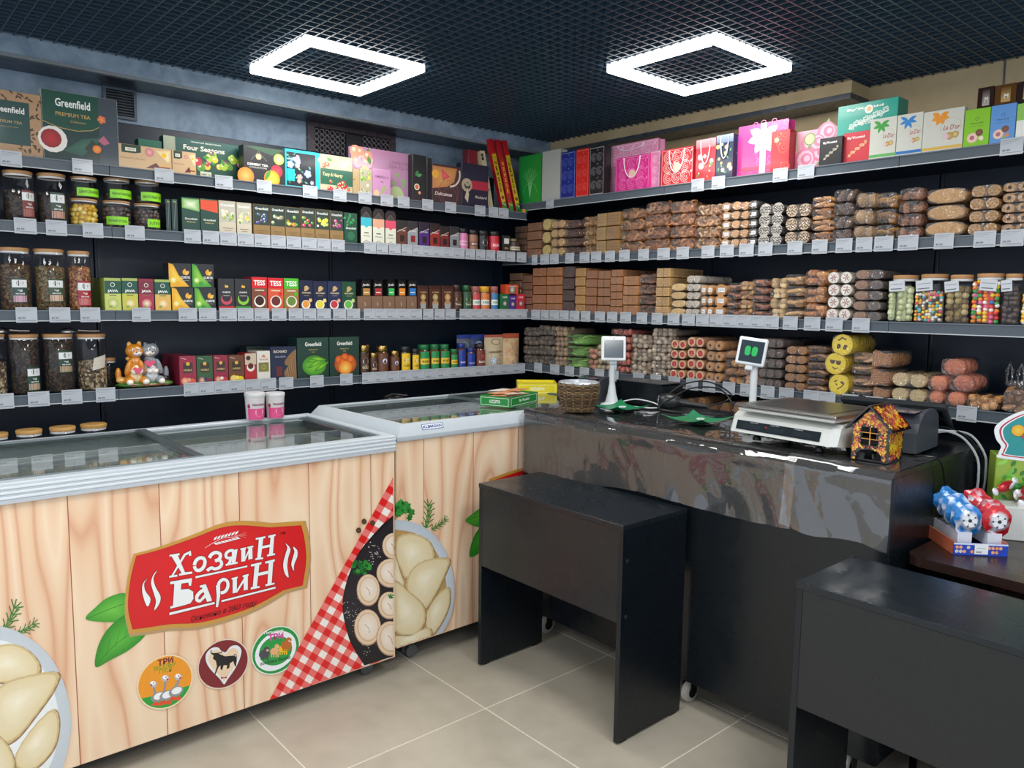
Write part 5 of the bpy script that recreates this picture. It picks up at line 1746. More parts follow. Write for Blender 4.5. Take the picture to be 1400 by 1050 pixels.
def A_hearty(q):
    q.r(0, 0, 1, 1, '#b8b292'); q.r(0, .18, 1, .62, '#1d5a44'); q.t('Tasty & Hearty', .38, .45, .62, .13, '#e8d8a0', .01, .2)
    fruits(q, .0, .68, .4, .22, 7, ['#e05a3a', '#f0a080'], 2, .09); q.fl(.7, .78, .1, '#f8f4e4', '#e8d060'); q.fl(.86, .86, .07, '#f8f4e4', '#e8d060'); fruits(q, .15, .06, .75, .22, 12, ['#c8242a', '#e04a3a', '#a81a2a'], 5, .07)


def A_beige(q):
    q.r(0, 0, 1, 1, '#b59a6c'); q.r(.0, .55, .3, .6, '#8a6a40')


def A_fr2(q):
    q.r(0, 0, 1, 1, '#b4aa90'); fruits(q, .1, .6, .8, .3, 8, ['#e8c83a', '#8ab83a'], 6, .14); fruits(q, .1, .05, .8, .35, 8, ['#e8b080', '#e86a4a', '#f0e0c8'], 7, .14)


def A_london(q):
    q.grad(0, 0, 1, 1, '#bb8cb0', '#c088aa'); fruits(q, .0, .62, .28, .3, 9, ['#d84a6a', '#e8a080', '#f0b8c0'], 3, .09); q.t('LONDON', .78, .78, .32, .065, '#9a6a8a', .02); q.t('TEA CLUB', .78, .69, .38, .065, '#9a6a8a', .02)
    for k in range(9):
        r7 = random.Random(k); q.leaf(r7.uniform(.65, .95), r7.uniform(.05, .5), .09, .05, r7.uniform(0, 360), '#8ab86a')
    q.c(.72, .1, .14, '#c8d89a'); q.fl(.2, .5, .09, '#f0e0a0', '#e8c040')


def A_pink(q):
    q.r(0, 0, 1, 1, '#c88fb8'); q.t('OMBRELLA', .5, .72, .8, .09, '#7a4a6a', .02); q.t('tea', .5, .55, .2, .06, '#8a5a7a'); q.leaf(.5, .1, .5, .2, 70, '#9ab06a'); q.c(.2, .12, .16, '#e0c090')


def A_black(q):
    q.r(0, 0, 1, 1, '#15181a'); q.leaf(.2, .55, .4, .2, 60, '#3a8a4a'); q.leaf(.3, .55, .4, .2, 20, '#4aa05a'); q.c(.3, .32, .2, '#e8e0d0'); q.c(.3, .32, .13, '#c84a20', '#e87a30'); q.fl(.5, .2, .1, '#e89060', '#f0d0a0')


def A_delic(q):
    q.grad(0, 0, 1, 1, '#3c2a2c', '#4a3234'); q.poly([(0, .95), (.85, .95), (.75, .6), (.5, .45), (.0, .38)], '#c8804a', '#e0a860'); q.poly([(.3, .9), (.6, .72), (.35, .6)], '#d83a4a', '#f07a7a'); q.ring(.6, .8, .35, .05, '#e8d8c0', 10, -90, 20)
    q.c(.1, .75, .12, '#f0b040'); q.t('Delicateas', .38, .26, .6, .09, '#f0e4d8', .01, .2); q.ring(.55, .3, .35, .01, '#8a5a60'); q.ring(.6, .2, .25, .02, '#6a4448')


def A_navy(q):
    q.r(0, 0, 1, 1, '#1e2138'); q.r(.3, .42, 1, .62, '#b82a40'); q.c(.18, .5, .2, '#b8a888', None, 12); q.c(.2, .5, .12, '#3a3230'); q.fl(.2, .55, .1, '#d8ccb0', '#7a6a50')
    q.t('Richard', .72, .25, .45, .06, '#e0d8c8', .01, .2); q.poly([(.1, .2), (.2, .45), (.26, .3), (.22, .1)], '#cbbd9c')
    for k in range(6):
        q.c(.2 + .15 * k, .75 + .1 * (k % 2), .015, '#0e1020', None, 6)


def A_red(q):
    q.r(0, 0, 1, 1, '#8a2430'); q.r(.1, .4, .9, .6, '#c8a860')


TB = 'boxes on the top tea shelf'
for a in (
        ('tea_box', 'large dark green tea box with a tan floral border, on the top tea shelf', -28, 55.5, 124, .07, '#b9946c', A_floral),
        ('tea_box', 'large dark green boxed tea collection showing a red cup of tea', 56, 160, 129, .09, '#c8ccbe', A_prem),
        ('tea_box', 'beige tea box with cake slices, beside the large red cup box', 161, 234.5, 200, .05, '#c8a77c', A_cake),
        ('tea_box', 'wide dark green tea box with mixed fruits and four seasons lettering', 223, 332, 192, .05, '#17463a', A_four, None, .085),
        ('tea_box', 'small beige box of cake tea before the wide green fruit box', 235, 268, 207, .05, '#c8a77c', A_cake),
        ('tea_box', 'plain dark green tea box lying behind the beige cake box', 189, 222, 191, .05, '#16503e', lambda q: (q.grad(0, 0, 1, 1, '#16503e', '#2a6a54'),), None, .09),
        ('tea_box', 'black dessert tea box with mango, lime and pomegranate', 332.5, 389, 201, .05, '#1c1d20', A_dessert),
        ('tea_box', 'turquoise edged tea box with flowers on a dark ground', 389.5, 437, 206, .05, '#17a8b0', A_teal),
        ('tea_box', 'cream and green tea box with red berries', 437.5, 482, 213, .05, '#cfc8a8', A_hearty),
        ('tea_box', 'plain kraft tea box standing edge on beside the pink box', 482.5, 492, 231, .05, '#a88c60', A_beige),
        ('tea_box', 'narrow cream tea box with yellow and orange fruit before the pink box', 492.5, 509, 231, .05, '#cfc4a8', A_fr2),
        ('tea_box', 'large pale pink boxed tea collection with leaves and blossom', 482, 563, 205, .04, '#d6a4c6', A_london, None, .08),
        ('tea_box', 'small mauve tea box standing before the large pink box', 509.5, 534, 231, .04, '#bf86ae', A_pink),
        ('tea_box', 'black tea box with green leaves and a cup', 564, 583, 212, .06, '#121416', A_black, None, .04),
        ('tea_box', 'plain black tea box, edge on, beside the black leaf box', 583.5, 590.5, 216, .08, '#1a1c20', lambda q: (q.r(0, 0, 1, 1, '#1f2226'),), None, .04),
        ('tea_box', 'dark brown tea box with fruit slices in a saucer', 591, 631, 226, .05, '#35262a', A_delic),
        ('tea_box', 'navy tea box with a red band and a gilt ornament', 631.5, 668, 224.5, .05, '#1e2138', A_navy),
        ('tea_box', 'small dark red box behind the cream box near the corner', 640, 653, 205, .05, '#7a2430', A_red, None, .12)):
    carton(a[0], a[1], 'box', TB, 'T', 0, *a[2:8], *(a[8:] if len(a) > 8 else ()))


# long boxes leaning near the corner
def leaning(x_top, x_bot, yt, w_, d_, col, draw, label, name='chocolate_box', back=.05):
    zs = ZT[0] + RH - .002; P = YB + back
    b0 = Vector((onY(x_bot, 285, P)[0], P, zs)); t0_ = onY(x_top, yt, P + .05); t0 = Vector((t0_[0], P + .05, t0_[1]))
    v = t0 - b0; L = v.length
    roll = math.atan2(v.x, v.z); pit = -math.atan2(v.y, v.z)
    m = MB(); m.box(-w_ / 2, w_ / 2, 0, d_, 0, L, col, 'card', .001)
    o = obj(name, m, None, tuple(b0)); o.rotation_euler = (pit, roll, 0); tag(o, label, 'box', 'long boxes leaning near the corner')
    q = Art(w_, L, -w_ / 2, 0, 0); draw(q); q.done('front_print', o)
    return o


def D_rosh(body, body2):
    def f(q):
        q.r(0, 0, 1, 1, body); q.r(0, .80, 1, 1, '#c81e28'); q.ln([(.1, .98), (.5, .82), (.9, .98)], .08, '#8a1018'); q.r(0, 0, 1, .14, '#2a8a3a')
        q.t('ROSHEN', .5, .42, .42 * (q.h / q.w), .60 * q.w / q.h, '#1a1410' if body != '#c81e28' else '#f0c020', .03, 0, 0) if False else None
        for i, ch in enumerate('ROSHEN'):
            q.t(ch, .5, .30 + .075 * i, .5, .06, '#2a1a10' if body != '#c81e28' else '#f0c020', .03)
        for k in range(4):
            q.leaf(.2 + .2 * k, .76 - .03 * (k % 2), .35, .2, 200 + 40 * k, '#2a7a30')
        q.c(.5, .20, .34, '#5a2a18', '#a05a30'); q.c(.3, .12, .2, '#e8b040'); q.fl(.7, .10, .2, '#e8e0c0', '#c04030')
    return f


def D_cat(q):
    q.r(0, 0, 1, 1, '#d8cba4'); q.r(.08, .84, .55, .95, '#26221e'); q.t('NO SUGAR', .32, .9, .4, .03, '#d8cba4'); q.c(.5, .60, .30, '#1d1a18'); q.c(.5, .56, .2, '#e8e0cc'); q.c(.42, .66, .06, '#ffffff', None, 8); q.c(.62, .66, .06, '#ffffff', None, 8)
    q.c(.43, .66, .025, '#000000', None, 6); q.c(.62, .66, .025, '#000000', None, 6); q.ln([(.5, .45), (.42, .34), (.6, .22), (.3, .10), (.7, .05)], .05, '#2a221c')
    q.t('Лакомка', .5, .36, .8, .06, '#2a221c', .01)


leaning(659.5, 672, 206, .032, .03, '#cfc29c', D_cat, 'tall cream box with a dark drawing, leaning near the corner on the top tea shelf')
for i, (xt, xb, c1) in enumerate(((671, 691.5, '#e2b81c'), (681, 700.5, '#c81e28'), (690, 710, '#e2b81c'))):
    leaning(xt, xb, 190 + i * 1, .029, .028, '#c81e28', D_rosh(c1, None), ['yellow and red long chocolate box leaning beside the tall cream box', 'red long chocolate box, the middle of the three leaning together',
                                                                         'yellow and red long chocolate box leaning nearest the corner'][i], back=.035)
carton('sweet_packet', 'tiny green sweet packet at the very corner of the top tea shelf', 'packet', TB, 'T', 0, 713, 721, 286, .03, '#1f7a3a', lambda q: (q.r(0, 0, 1, 1, '#1f7a3a'), q.c(.4, .5, .3, '#e8902a')), None, -.0005)


# --- glass jars
def glass_jar(name, label, cat, grp, loc, r_, h_, fill, fmat, lab=None, lid='#b98a5a', square=False, fillr=.93, lidh=.014, spec=None, seg=22):
    t = empty(name, loc); tag(t, label, cat, grp)
    m = MB()
    if square:
        def sq(rr, z):
            q = .30 * rr
            return [(a, b_, z) for a, b_ in ((-rr + q, -rr), (rr - q, -rr), (rr, -rr + q), (rr, rr - q), (rr - q, rr), (-rr + q, rr), (-rr, rr - q), (-rr, -rr + q))]
        rings = [(r_ * .96, 0), (r_, .004), (r_, h_ * .80), (r_ * .86, h_ * .90), (r_ * .84, h_ - lidh)]
        v = []; f = []
        for rr, z in rings:
            v += sq(rr, z)
        for i in range(len(rings) - 1):
            for k in range(8):
                f.append((i * 8 + k, i * 8 + (k + 1) % 8, (i + 1) * 8 + (k + 1) % 8, (i + 1) * 8 + k))
        m.add(v, f, '#ffffff', 'jar_glass', False)
    else:
        m.lathe([(r_ * .95, 0), (r_, .004), (r_, h_ * .90), (r_ * .88, h_ * .95), (r_ * .88, h_ - lidh)], seg=seg, col='#ffffff', mat='jar_glass', caps=False)
    obj('glass', m, t)
    m = MB(); lr = r_ * (.93 if not square else .90)
    m.lathe([(lr * .9, h_ - lidh), (lr, h_ - lidh * .8), (lr * 1.02, h_ - lidh * .15), (lr * .97, h_)], seg=seg, col=lid, mat='wood')
    m.lathe([(r_ * .89, h_ - lidh * 1.35), (r_ * .89, h_ - lidh * .9)], seg=seg, col='#d8dcdc', mat='plastic', caps=False)
    obj('wooden_lid', m, t)
    if isinstance(fmat, str):
        m = MB(); fr = r_ * fillr; hh = h_ * fill
        if square:
            fr *= .98
            m.box(-fr, fr, -fr, fr, .004, hh, '#ffffff', fmat, fr * .25)
        else:
            m.lathe([(fr * .96, .004), (fr, .008), (fr, hh * .98), (fr * .5, hh * 1.02), (0, hh)], seg=seg, col='#ffffff', mat=fmat)
        obj('contents', m, t, kind='stuff')
    else:
        cols, br = fmat; m = MB(); r8 = random.Random(int(loc[0] * 977 + loc[1] * 131 + loc[2] * 77)); fr = r_ - .002 - br
        z = .004 + br; hh = h_ * fill
        while z < hh:
            if square:
                n = max(2, int(2 * fr / (1.8 * br)))
                for i in range(n + 1):
                    for sx, sy in ((1, 0), (0, 1)):
                        u = -fr + 2 * fr * i / n + r8.uniform(-.3, .3) * br
                        m.ell((u if sx else -fr, -fr if sx else u, z + r8.uniform(-.4, .4) * br), (br, br, br * .92), r8.choice(cols), 'sugar', None, 6, 4)
            else:
                n = int(2 * math.pi * fr / (1.85 * br))
                for i in range(n):
                    a = 2 * math.pi * i / n + r8.uniform(-.1, .1) + z * 40
                    if math.sin(a) > .35:
                        continue
                    m.ell((fr * math.cos(a), fr * math.sin(a), z + r8.uniform(-.4, .4) * br), (br, br, br * .9), r8.choice(cols), 'sugar', None, 6, 4)
            z += br * 1.6
        for k in range(26):
            m.ell((r8.uniform(-.8, .8) * fr, r8.uniform(-.8, .8) * fr, min(z, hh)), (br, br, br), r8.choice(cols), 'sugar', None, 6, 4)
        m.lathe([(fr * .86, .005), (fr * .86, hh)], seg=12, col=cols[0], mat='sugar')
        obj('sweets', m, t, kind='stuff')
    if lab:
        lab(t, r_, h_)
    return t


def curved(t, name, r_, z0, z1, w_, draw, rot=0, yo=0):
    """paper label bent round the jar's front"""
    q = Art(1, 1, 0, 0, 0, 'card'); R2 = r_ + .0008
    q.fn = lambda x, y, d: (R2 * math.sin((x - .5) * w_ / R2 + rot) * (1 + abs(d) * 2), -R2 * math.cos((x - .5) * w_ / R2 + rot) * (1 + abs(d) * 2), z0 + (z1 - z0) * y)
    draw(q); obj(name, q.mb, t)


def qr(q, x0, y0, x1, y1, col, n=6):
    for i in range(n):
        a, b_ = x0 + (x1 - x0) * i / n, x0 + (x1 - x0) * (i + 1) / n
        q.r(a, y0, b_, y1, col)


def jar_label(bg, band, z0=.28, z1=.66, wd=.9, rot=0, white=True):
    def f(t, r_, h_):
        def draw(q):
            qr(q, 0, 0, 1, 1, bg)
            if white:
                qr(q, 0, .62, 1, .92, '#dfe4e4'); q.c(.5, .79, .34, '#e8ecec', None, 12, ry=.17); q.c(.5, .79, .24, '#2a1c18', None, 10, ry=.115); q.c(.5, .80, .10, '#c8b8a8', None, 6, ry=.04)
            qr(q, .06, .04, .94, .30, band); q.t('Чай', .5, .50, .3, .09, '#eef0ee', .02); q.t('листовой', .5, .38, .6, .07, '#eef0ee', .02)
            for k in range(3):
                q.r(.14, .09 + .06 * k, .8, .105 + .06 * k, '#6a5a50')
        curved(t, 'paper_label', r_, h_ * z0, h_ * z1, r_ * wd, draw, rot)
    return f


def lime_label(txt, z0, z1, wd=1.9, rot=.2):
    def f(t, r_, h_):
        def draw(q):
            qr(q, 0, 0, 1, 1, '#8ddc1e', 8); q.t(txt, .5, .5, .84, .42, '#1f4a10', .02)
        curved(t, 'lime_label', r_, h_ * z0, h_ * z1, r_ * wd, draw, rot)
    return f


def jar_at(sh, x0, x1, yt, label, fill, fmat, lab=None, yb=None, back=0, name='tea_jar', grp='glass jars on the tea shelves', cat='jar', wall='T', **k):
    loc, rz, w_, h_ = spot(wall, sh, x0, x1, yt, yb, .016)
    r_ = w_ / 2 * .985
    loc = (loc[0], loc[1] + r_ + back, loc[2]) if wall == 'T' else (loc[0] + r_ + back, loc[1], loc[2])
    t = glass_jar(name, label, cat, grp, loc, r_, h_, fill, fmat, lab, **k)
    t.rotation_euler = (0, 0, rz)
    return t


jar_at(1, -42, 2.5, 230, 'large glass tea jar cut by the picture edge on the second tea shelf', .5, 'tea_dark')
jar_at(1, 4, 50, 232, 'large glass jar of dark tea with a brown label, second tea shelf', .62, 'tea_dark', jar_label('#7a3a34', '#a86a60', .10, .62, 1.0, .55))
jar_at(1, 52, 95.5, 236, 'large glass jar of dark tea with a green label, second tea shelf', .62, 'tea_dark', jar_label('#2b4236', '#c09080', .10, .62, 1.0, .2))
k_ = dict(grp='small stacked sweet jars', name='sweet_jar', lidh=.009)
YEL = (['#d8b02a', '#e8c850', '#c89a1c', '#f0dc80'], .010)
GRY = (['#5a4a44', '#3a3430', '#6a5a50'], .009)
for i, (x0, x1, l0, l1, yb) in enumerate(((98, 139, 'small jar of gold wrapped sweets below a lime labelled jar', 'small jar with a lime label standing on the gold sweets jar', 305),
                                          (143.5, 184.5, 'small dark jar with a low lime label beside the gold sweets jar', 'small jar with a wide lime label, middle of the upper three', 309),
                                          (186.5, 225, 'small dark jar with a low lime label nearest the tea boxes', 'small jar with a wide lime label nearest the tea boxes', 312))):
    jar_at(1, x0, x1, [271, 274, 278][i], l0, .72, YEL if i == 0 else GRY, None if i == 0 else lime_label(['', 'ЧЁРНЫЙ ЯГОДЫ', 'УЛУН'][i], .12, .42, 1.6 if i == 1 else 1.1, -.2 if i == 1 else .3), **k_)
    a = jar_at(1, x0 + 1, x1 - 1, [241, 243, 246.5][i], l1, .3, 'tea_dark', lime_label(['ДЫНЯ С ВАНИЛЬЮ', 'ЧЁРНАЯ СМОРОДИНА', 'МОЛОЧНЫЙ УЛУН'][i], .10, .48, 2.0, .25), yb=[271, 274, 278][i], **k_)

jar_at(2, -1, 45.5, 338, 'glass jar of brown green leaf tea with dark green label, third tea shelf', .74, 'tea_brown', jar_label('#27423c', '#c8a0b0', .12, .52, .95, .1))
jar_at(2, 47.5, 93.5, 340, 'glass jar of green and gold leaf tea, middle of three on the third tea shelf', .72, 'tea_green', jar_label('#3a4f38', '#d0b098', .14, .52, .95, .2))
jar_at(2, 94, 127, 343, 'narrower glass jar of reddish tea with a red label', .74, 'tea_red', jar_label('#a02030', '#c87a78', .08, .50, 1.25, .25))
jar_at(3, -32, 11, 457, 'glass tea jar cut by the picture edge on the fourth tea shelf', .55, 'tea_pale')
jar_at(3, 13, 58, 457.5, 'glass jar packed with dark tea, label near its foot', .93, 'tea_dark', jar_label('#1f4030', '#b8a088', .06, .46, .95, .45))
jar_at(3, 60, 105.5, 457, 'glass jar of tea with its label in the middle of the fourth tea shelf group', .90, 'tea_dark', jar_label('#1f4030', '#b09878', .34, .72, .95, .3))


def note(t, r_, h_):
    q = Art(1, 1, 0, 0, 0, 'card'); q.fn = lambda x, y, d: ((r_ + .001) * math.sin((x - .5) * .9 + .25 + .12 * y), -(r_ + .001) * math.cos((x - .5) * .9 + .25 + .12 * y), h_ * .36 + h_ * .22 * y + x * .012)
    qr(q, 0, 0, 1, 1, '#c9c2b4')
    for k in range(4):
        q.r(.15, .2 + .15 * k, .8, .22 + .15 * k, '#8a8478')
    obj('paper_note', q.mb, t)


jar_at(3, 107, 150.5, 457, 'half empty glass tea jar with a slanted paper note, beside the cat figurine', .52, 'tea_pale', note)
jar_at(3, 146, 172, 492, 'small glass jar with a wooden lid behind the cat figurine', .5, 'tea_dark', back=.10)
# scoops on the jar lids
for i, (x0, x1, y) in enumerate(((-6, 41, 454), (84, 137, 453))):
    P = YB + .05
    a = onY(x0, y, P); b_ = onY(x1, y, P); zt_ = ZT[3] + RH + [.2145, .2145][i]
    zt_ = onY((x0 + x1) / 2, 456.5, YB + .05)[1] + .004
    t = empty('metal_scoop', ((a[0] + b_[0]) / 2, P + .01, zt_)); tag(t, ['steel scoop lying on the lids at the picture edge', 'steel scoop lying across the lids of the dark tea jars'][i], 'scoop', 'scoops on the jar lids')
    Ls = (b_[0] - a[0]) / 2
    m = MB(); n = 9; v = []; f = []
    for k in range(n + 1):
        for j in range(7):
            u = k / n; th = math.pi * (j / 6); wv = .022 * math.sin(math.pi * min(u * .9 + .12, 1))
            v.append((-Ls + u * Ls * .95, wv * math.cos(th), .003 + .018 * math.sin(th) * math.sin(math.pi * min(u * .8 + .18, 1))))
    for k in range(n):
        for j in range(6):
            a_ = k * 7 + j; f.append((a_, a_ + 1, a_ + 8, a_ + 7))
    m.add(v, f, '#c4c6c8', 'metal', True); obj('bowl', m, t)
    m = MB(); m.tube([(0 - .01, 0, .010), (Ls * .5, .005, .006), (Ls, .01, .005)], [.006, .005, .006], '#c4c6c8', 'metal', 8); obj('handle', m, t)


# --- upright small cartons
def A_green(q, top='#6aa84a', c1='#1d4438', fr=None, name='Greenfield', seed=1):
    q.grad(0, 0, 1, 1, c1, c1); q.poly([(0, .70), (1, .62), (1, .97), (0, .97)], top, '#e8f0d0' if top.startswith('#6') else top); q.t(name, .5, .40, .7, .055, '#e8ecdc', .02); q.t('PREMIUM', .5, .31, .5, .035, '#c8b070')
    q.r(0, .97, 1, 1, '#2a5a44')


def A_kraft(cols, seed, light=False):
    def f(q):
        q.r(0, 0, 1, 1, '#8f7348' if not light else '#c8bfa8'); q.r(0, .38, 1, 1, '#2c3a34' if not light else '#b8b4a4')
        q.t('Greenfield', .5, .88, .8, .075, '#e8ece4', .02); fruits(q, .12, .45, .76, .26, 9, cols, seed, .13); q.r(.2, .2, .8, .215, '#6a5230'); q.r(.3, .14, .7, .15, '#6a5230')
    return f


G2 = 'small upright tea cartons on the second tea shelf'
K2 = [('dark green tea carton with a green cup, first in the row beside the small jars', 248, 273, 270, lambda q: A_green(q)),
      ('dark green tea carton with a red orange cup', 273.5, 298, 272, lambda q: A_green(q, '#d8502c')),
      ('cream tea carton with red apples', 298.5, 322.5, 274.5, A_kraft(['#d8482a', '#e8d8c0', '#8ab04a'], 3, True)),
      ('cream tea carton with a yellow lemon', 323, 344, 277, A_kraft(['#e8c82a', '#d8dca0'], 4, True)),
      ('kraft footed tea carton with blue and red berries', 346, 369, 279.5, A_kraft(['#3a4a8a', '#c8304a', '#6a4a8a'], 5)),
      ('kraft footed tea carton with dark leaves', 369.5, 389.5, 281.5, A_kraft(['#4a4a3a', '#8a8a6a', '#c8c8b0'], 6)),
      ('kraft footed tea carton with an orange peach', 390, 410.5, 283.5, A_kraft(['#e87a2a', '#e8c04a', '#6aa83a'], 7)),
      ('kraft footed tea carton with raspberries', 411, 430.5, 284.5, A_kraft(['#c82a5a', '#5a9a3a', '#3a3a5a'], 8)),
      ('kraft footed tea carton with a yellow pear', 431, 450, 286.5, A_kraft(['#e8d83a', '#c8d86a', '#f0ecd0'], 9)),
      ('kraft footed tea carton with purple grapes', 451, 469.5, 288.5, A_kraft(['#8a2a6a', '#c84a8a', '#4a2a5a'], 10)),
      ('all green tea carton with leaf pattern', 470.5, 488.5, 291, lambda q: (q.r(0, 0, 1, 1, '#1a4a34'), [q.leaf(.15 + .17 * (k % 5), .65 + .1 * (k % 3), .3, .12, 50 + 30 * k, '#3a9a5a') for k in range(9)], q.t('Greenfield', .5, .5, .8, .07, '#e8ece4', .02), q.c(.5, .25, .3, '#2a6a4a')))]
for lb, x0, x1, yt, ar in K2:
    carton('tea_carton', lb, 'carton', G2, 'T', 1, x0, x1, yt, .16 if x0 < 260 else .10, '#1d4438' if 'green' in lb else '#8f7348', ar)
for x0, x1, lb in ((226.5, 233.5, 'slim dark green glass tube standing beside the small jars'), (234.5, 243, 'slim dark green glass tube standing beside the tea cartons')):
    carton('slim_tube', lb, 'tube', 'slim tubes on the second tea shelf', 'T', 1, x0, x1, 272, .012, '#16241e', lambda q: (q.r(0, 0, 1, 1, '#1c2e26'), q.ln([(.3, .1), (.7, .9)], .12, '#5a7a6a'), q.r(.2, .9, .8, .95, '#6a9a4a')), mat='gloss')


def pouch(name, label, wall, sh, x0, x1, yt, col, topc, win, grp, cat='pack'):
    """pointed foil pack with a coloured band and a diamond window"""
    loc, rz, w_, h_ = spot(wall, sh, x0, x1, yt)
    w_ *= .97
    m = MB(); q = [(-w_ / 2, 0), (w_ / 2, 0), (w_ / 2, h_ * .9), (w_ * .28, h_), (-w_ * .28, h_), (-w_ / 2, h_ * .9)]
    m.prism(q, 0, .05, '#1a1b1e', 'card'); o = obj(name, m, None, loc, rz); tag(o, label, cat, grp)
    a = Art(w_, h_, -w_ / 2, 0, 0)
    a.r(0, .04, 1, .72, '#dfe0cc'); a.r(0, .50, 1, .72, topc); a.poly([(.0, .60), (.5, .44), (1, .60), (1, .72), (0, .72)], topc); a.poly([(.1, .72), (.5, .88), (.9, .72)], '#3a3c42'); a.ln([(.1, .72), (.5, .88), (.9, .72)], .03, '#8a7a5a')
    a.r(.3, .30, .7, .33, '#5a5a50'); a.r(.2, .22, .8, .24, '#8a8a7a'); a.ln([(.2, .06), (.5, .12), (.8, .06)], .04, '#8a6a3a')
    a.done('front_print', o)
    return o


for i, (x0, x1, c_, n_) in enumerate(((493, 508.5, '#3ab8c8', 'light blue'), (509.5, 525.5, '#e0a888', 'peach'), (526.5, 541.5, '#e0506a', 'pink'))):
    pouch('gift_pack', f'tall black gift pack with a {n_} band, second tea shelf', 'T', 1, x0, x1, 283 + i * 2.6, '#222', c_, 1, 'tall banded gift packs')


def A_choc(bg, ac, txt='', sil=False):
    def f(q):
        q.r(0, 0, 1, 1, bg); q.poly([(0, .55), (1, .75), (1, .1), (0, .1)], ac); q.ln([(0, .56), (1, .76)], .05, '#c8b8a8'); q.r(.3, .2, .75, .45, '#8a1c20' if sil else '#2a1414')
        q.t(txt or 'DARK', .5, .62, .7, .05, '#e8e0d8', .02)
    return f


for i, (x0, x1, yt, bg, ac, tx_, lb) in enumerate(((542.5, 556.5, 301, '#26201f', '#6a3a2c', '72', 'slim black chocolate pack with brown panel and white digits'), (557, 571.5, 302, '#2a2a2e', '#9aa0a4', 'DARK', 'slim silver and black chocolate pack'),
                                                  (573, 587, 303.5, '#241c30', '#4a2a7a', 'MOUSSE', 'slim purple chocolate pack'), (588, 601.5, 305, '#2a1816', '#a02a24', 'TRUFFLE', 'slim dark red chocolate pack'),
                                                  (602, 614, 309, '#231c1c', '#7a2424', 'NOIR', 'shorter dark chocolate pack with a red square'), (615, 628, 309.5, '#2c2c30', '#8a8f94', 'GOST', 'short grey chocolate pack beside the pink tin'))):
    carton('chocolate_pack', lb, 'pack', 'slim chocolate packs on the second tea shelf', 'T', 1, x0, x1, yt, .05, bg, A_choc(bg, ac, tx_, i == 1))


def tin(name, label, cat, grp, sh, x0, x1, yt, body, lid, draw=None, lidh=.22, neck=.86, yb=None, mat='plastic', back=0, shape='tin', wall='T', sq=1.0):
    loc, rz, w_, h_ = spot(wall, sh, x0, x1, yt, yb, .014)
    r_ = w_ / 2 * .97; loc = (loc[0], loc[1] + r_ * sq + back, loc[2]); t = empty(name, loc); tag(t, label, cat, grp)
    m = MB(); hb = h_ * (1 - lidh)
    if shape == 'tin':
        pr = [(r_ * .93, 0), (r_, .003), (r_, hb * .96), (r_ * .96, hb)]
    elif shape == 'cup':
        pr = [(r_ * .84, 0), (r_ * .86, .002), (r_, hb)]
    else:
        pr = [(r_ * .85, 0), (r_ * .96, hb * .06), (r_, hb * .3), (r_ * .93, hb * .55), (r_, hb * .8), (r_ * .9, hb * .93), (r_ * neck, hb)]
    m.lathe(pr, seg=16, col=body, mat=mat, sy=sq); obj('body', m, t)
    m = MB(); m.lathe([(r_ * neck * 1.02, hb), (r_ * (neck + .08), hb + .002), (r_ * (neck + .08), h_ - .002), (r_ * (neck + .02), h_)], seg=16, col=lid, mat='metal' if lid in ('#c8a86a', '#b89a5c') else 'plastic', sy=sq); obj('lid', m, t)
    if draw:
        R2 = r_ + .0006; q = Art(1, 1, 0, 0, 0, 'card')
        q.fn = lambda x, y, d: ((R2 + abs(d)) * math.sin((x - .5) * 2.1), -(R2 + abs(d)) * sq * math.cos((x - .5) * 2.1), hb * (.06 + .86 * y))
        draw(q); obj('printed_label', q.mb, t)
    return t


def L_(bg, band=None, tx_=None, tc='#f0f0f0', dot=None):
    def f(q):
        qr(q, 0, 0, 1, 1, bg)
        if band:
            qr(q, 0, .30, 1, .62, band)
        if dot:
            q.c(.5, .60, .26, dot[0], None, 12, ry=.20); q.c(.5, .60, .18, dot[1], None, 12, ry=.14)
        if tx_:
            q.t(tx_, .5, .46 if band else .30, .66, .14, tc, .02)
    return f


G3 = 'drinks and cocoa tins on the second tea shelf'
tin('cocoa_tin', 'pink tin with a black lid on the second tea shelf', 'tin', G3, 1, 629.5, 643, 312, '#d880ac', '#1a1a1c', L_('#d880ac', '#f0b8d0', 'COCOA', '#8a2050'))
tin('cocoa_tin', 'brown tin with a black lid beside the pink tin', 'tin', G3, 1, 644, 656.5, 314, '#8a5a44', '#1a1a1c', L_('#9a6a50', '#7a4a38', 'MOCCA', '#e8d8c8'))
tin('cocoa_tin', 'black and white tin with a round emblem', 'tin', G3, 1, 657.5, 670.5, 315, '#17181a', '#1a1a1c', L_('#1a1b1e', None, None, '#fff', ('#e8e8e4', '#2a2a2c')))
tin('cocoa_tin', 'red tin with a black lid, nearest the corner', 'tin', G3, 1, 673, 686, 316, '#c82a3a', '#1a1a1c', L_('#c82a3a', '#e0505a', 'RUBY', '#ffffff'))
carton('charm_pack', 'small dark pack with hanging charms next to the round jar', 'pack', G3, 'T', 1, 687.5, 697.5, 322, .04, '#221e1e', lambda q: (q.r(0, 0, 1, 1, '#2a2422'), q.r(.15, .55, .85, .85, '#dfe2e0'), q.t('SEA', .5, .3, .6, .1, '#c8a878')))
tin('round_jar', 'squat round jar with a cream label at the corner end of the second tea shelf', 'jar', G3, 1, 698.5, 716, 326, '#4a2a20', '#8a7a5a', L_('#3a2a20', '#d8c8a8', 'Абрикос', '#2a1a10'), .18, .5, mat='gloss', shape='jar')


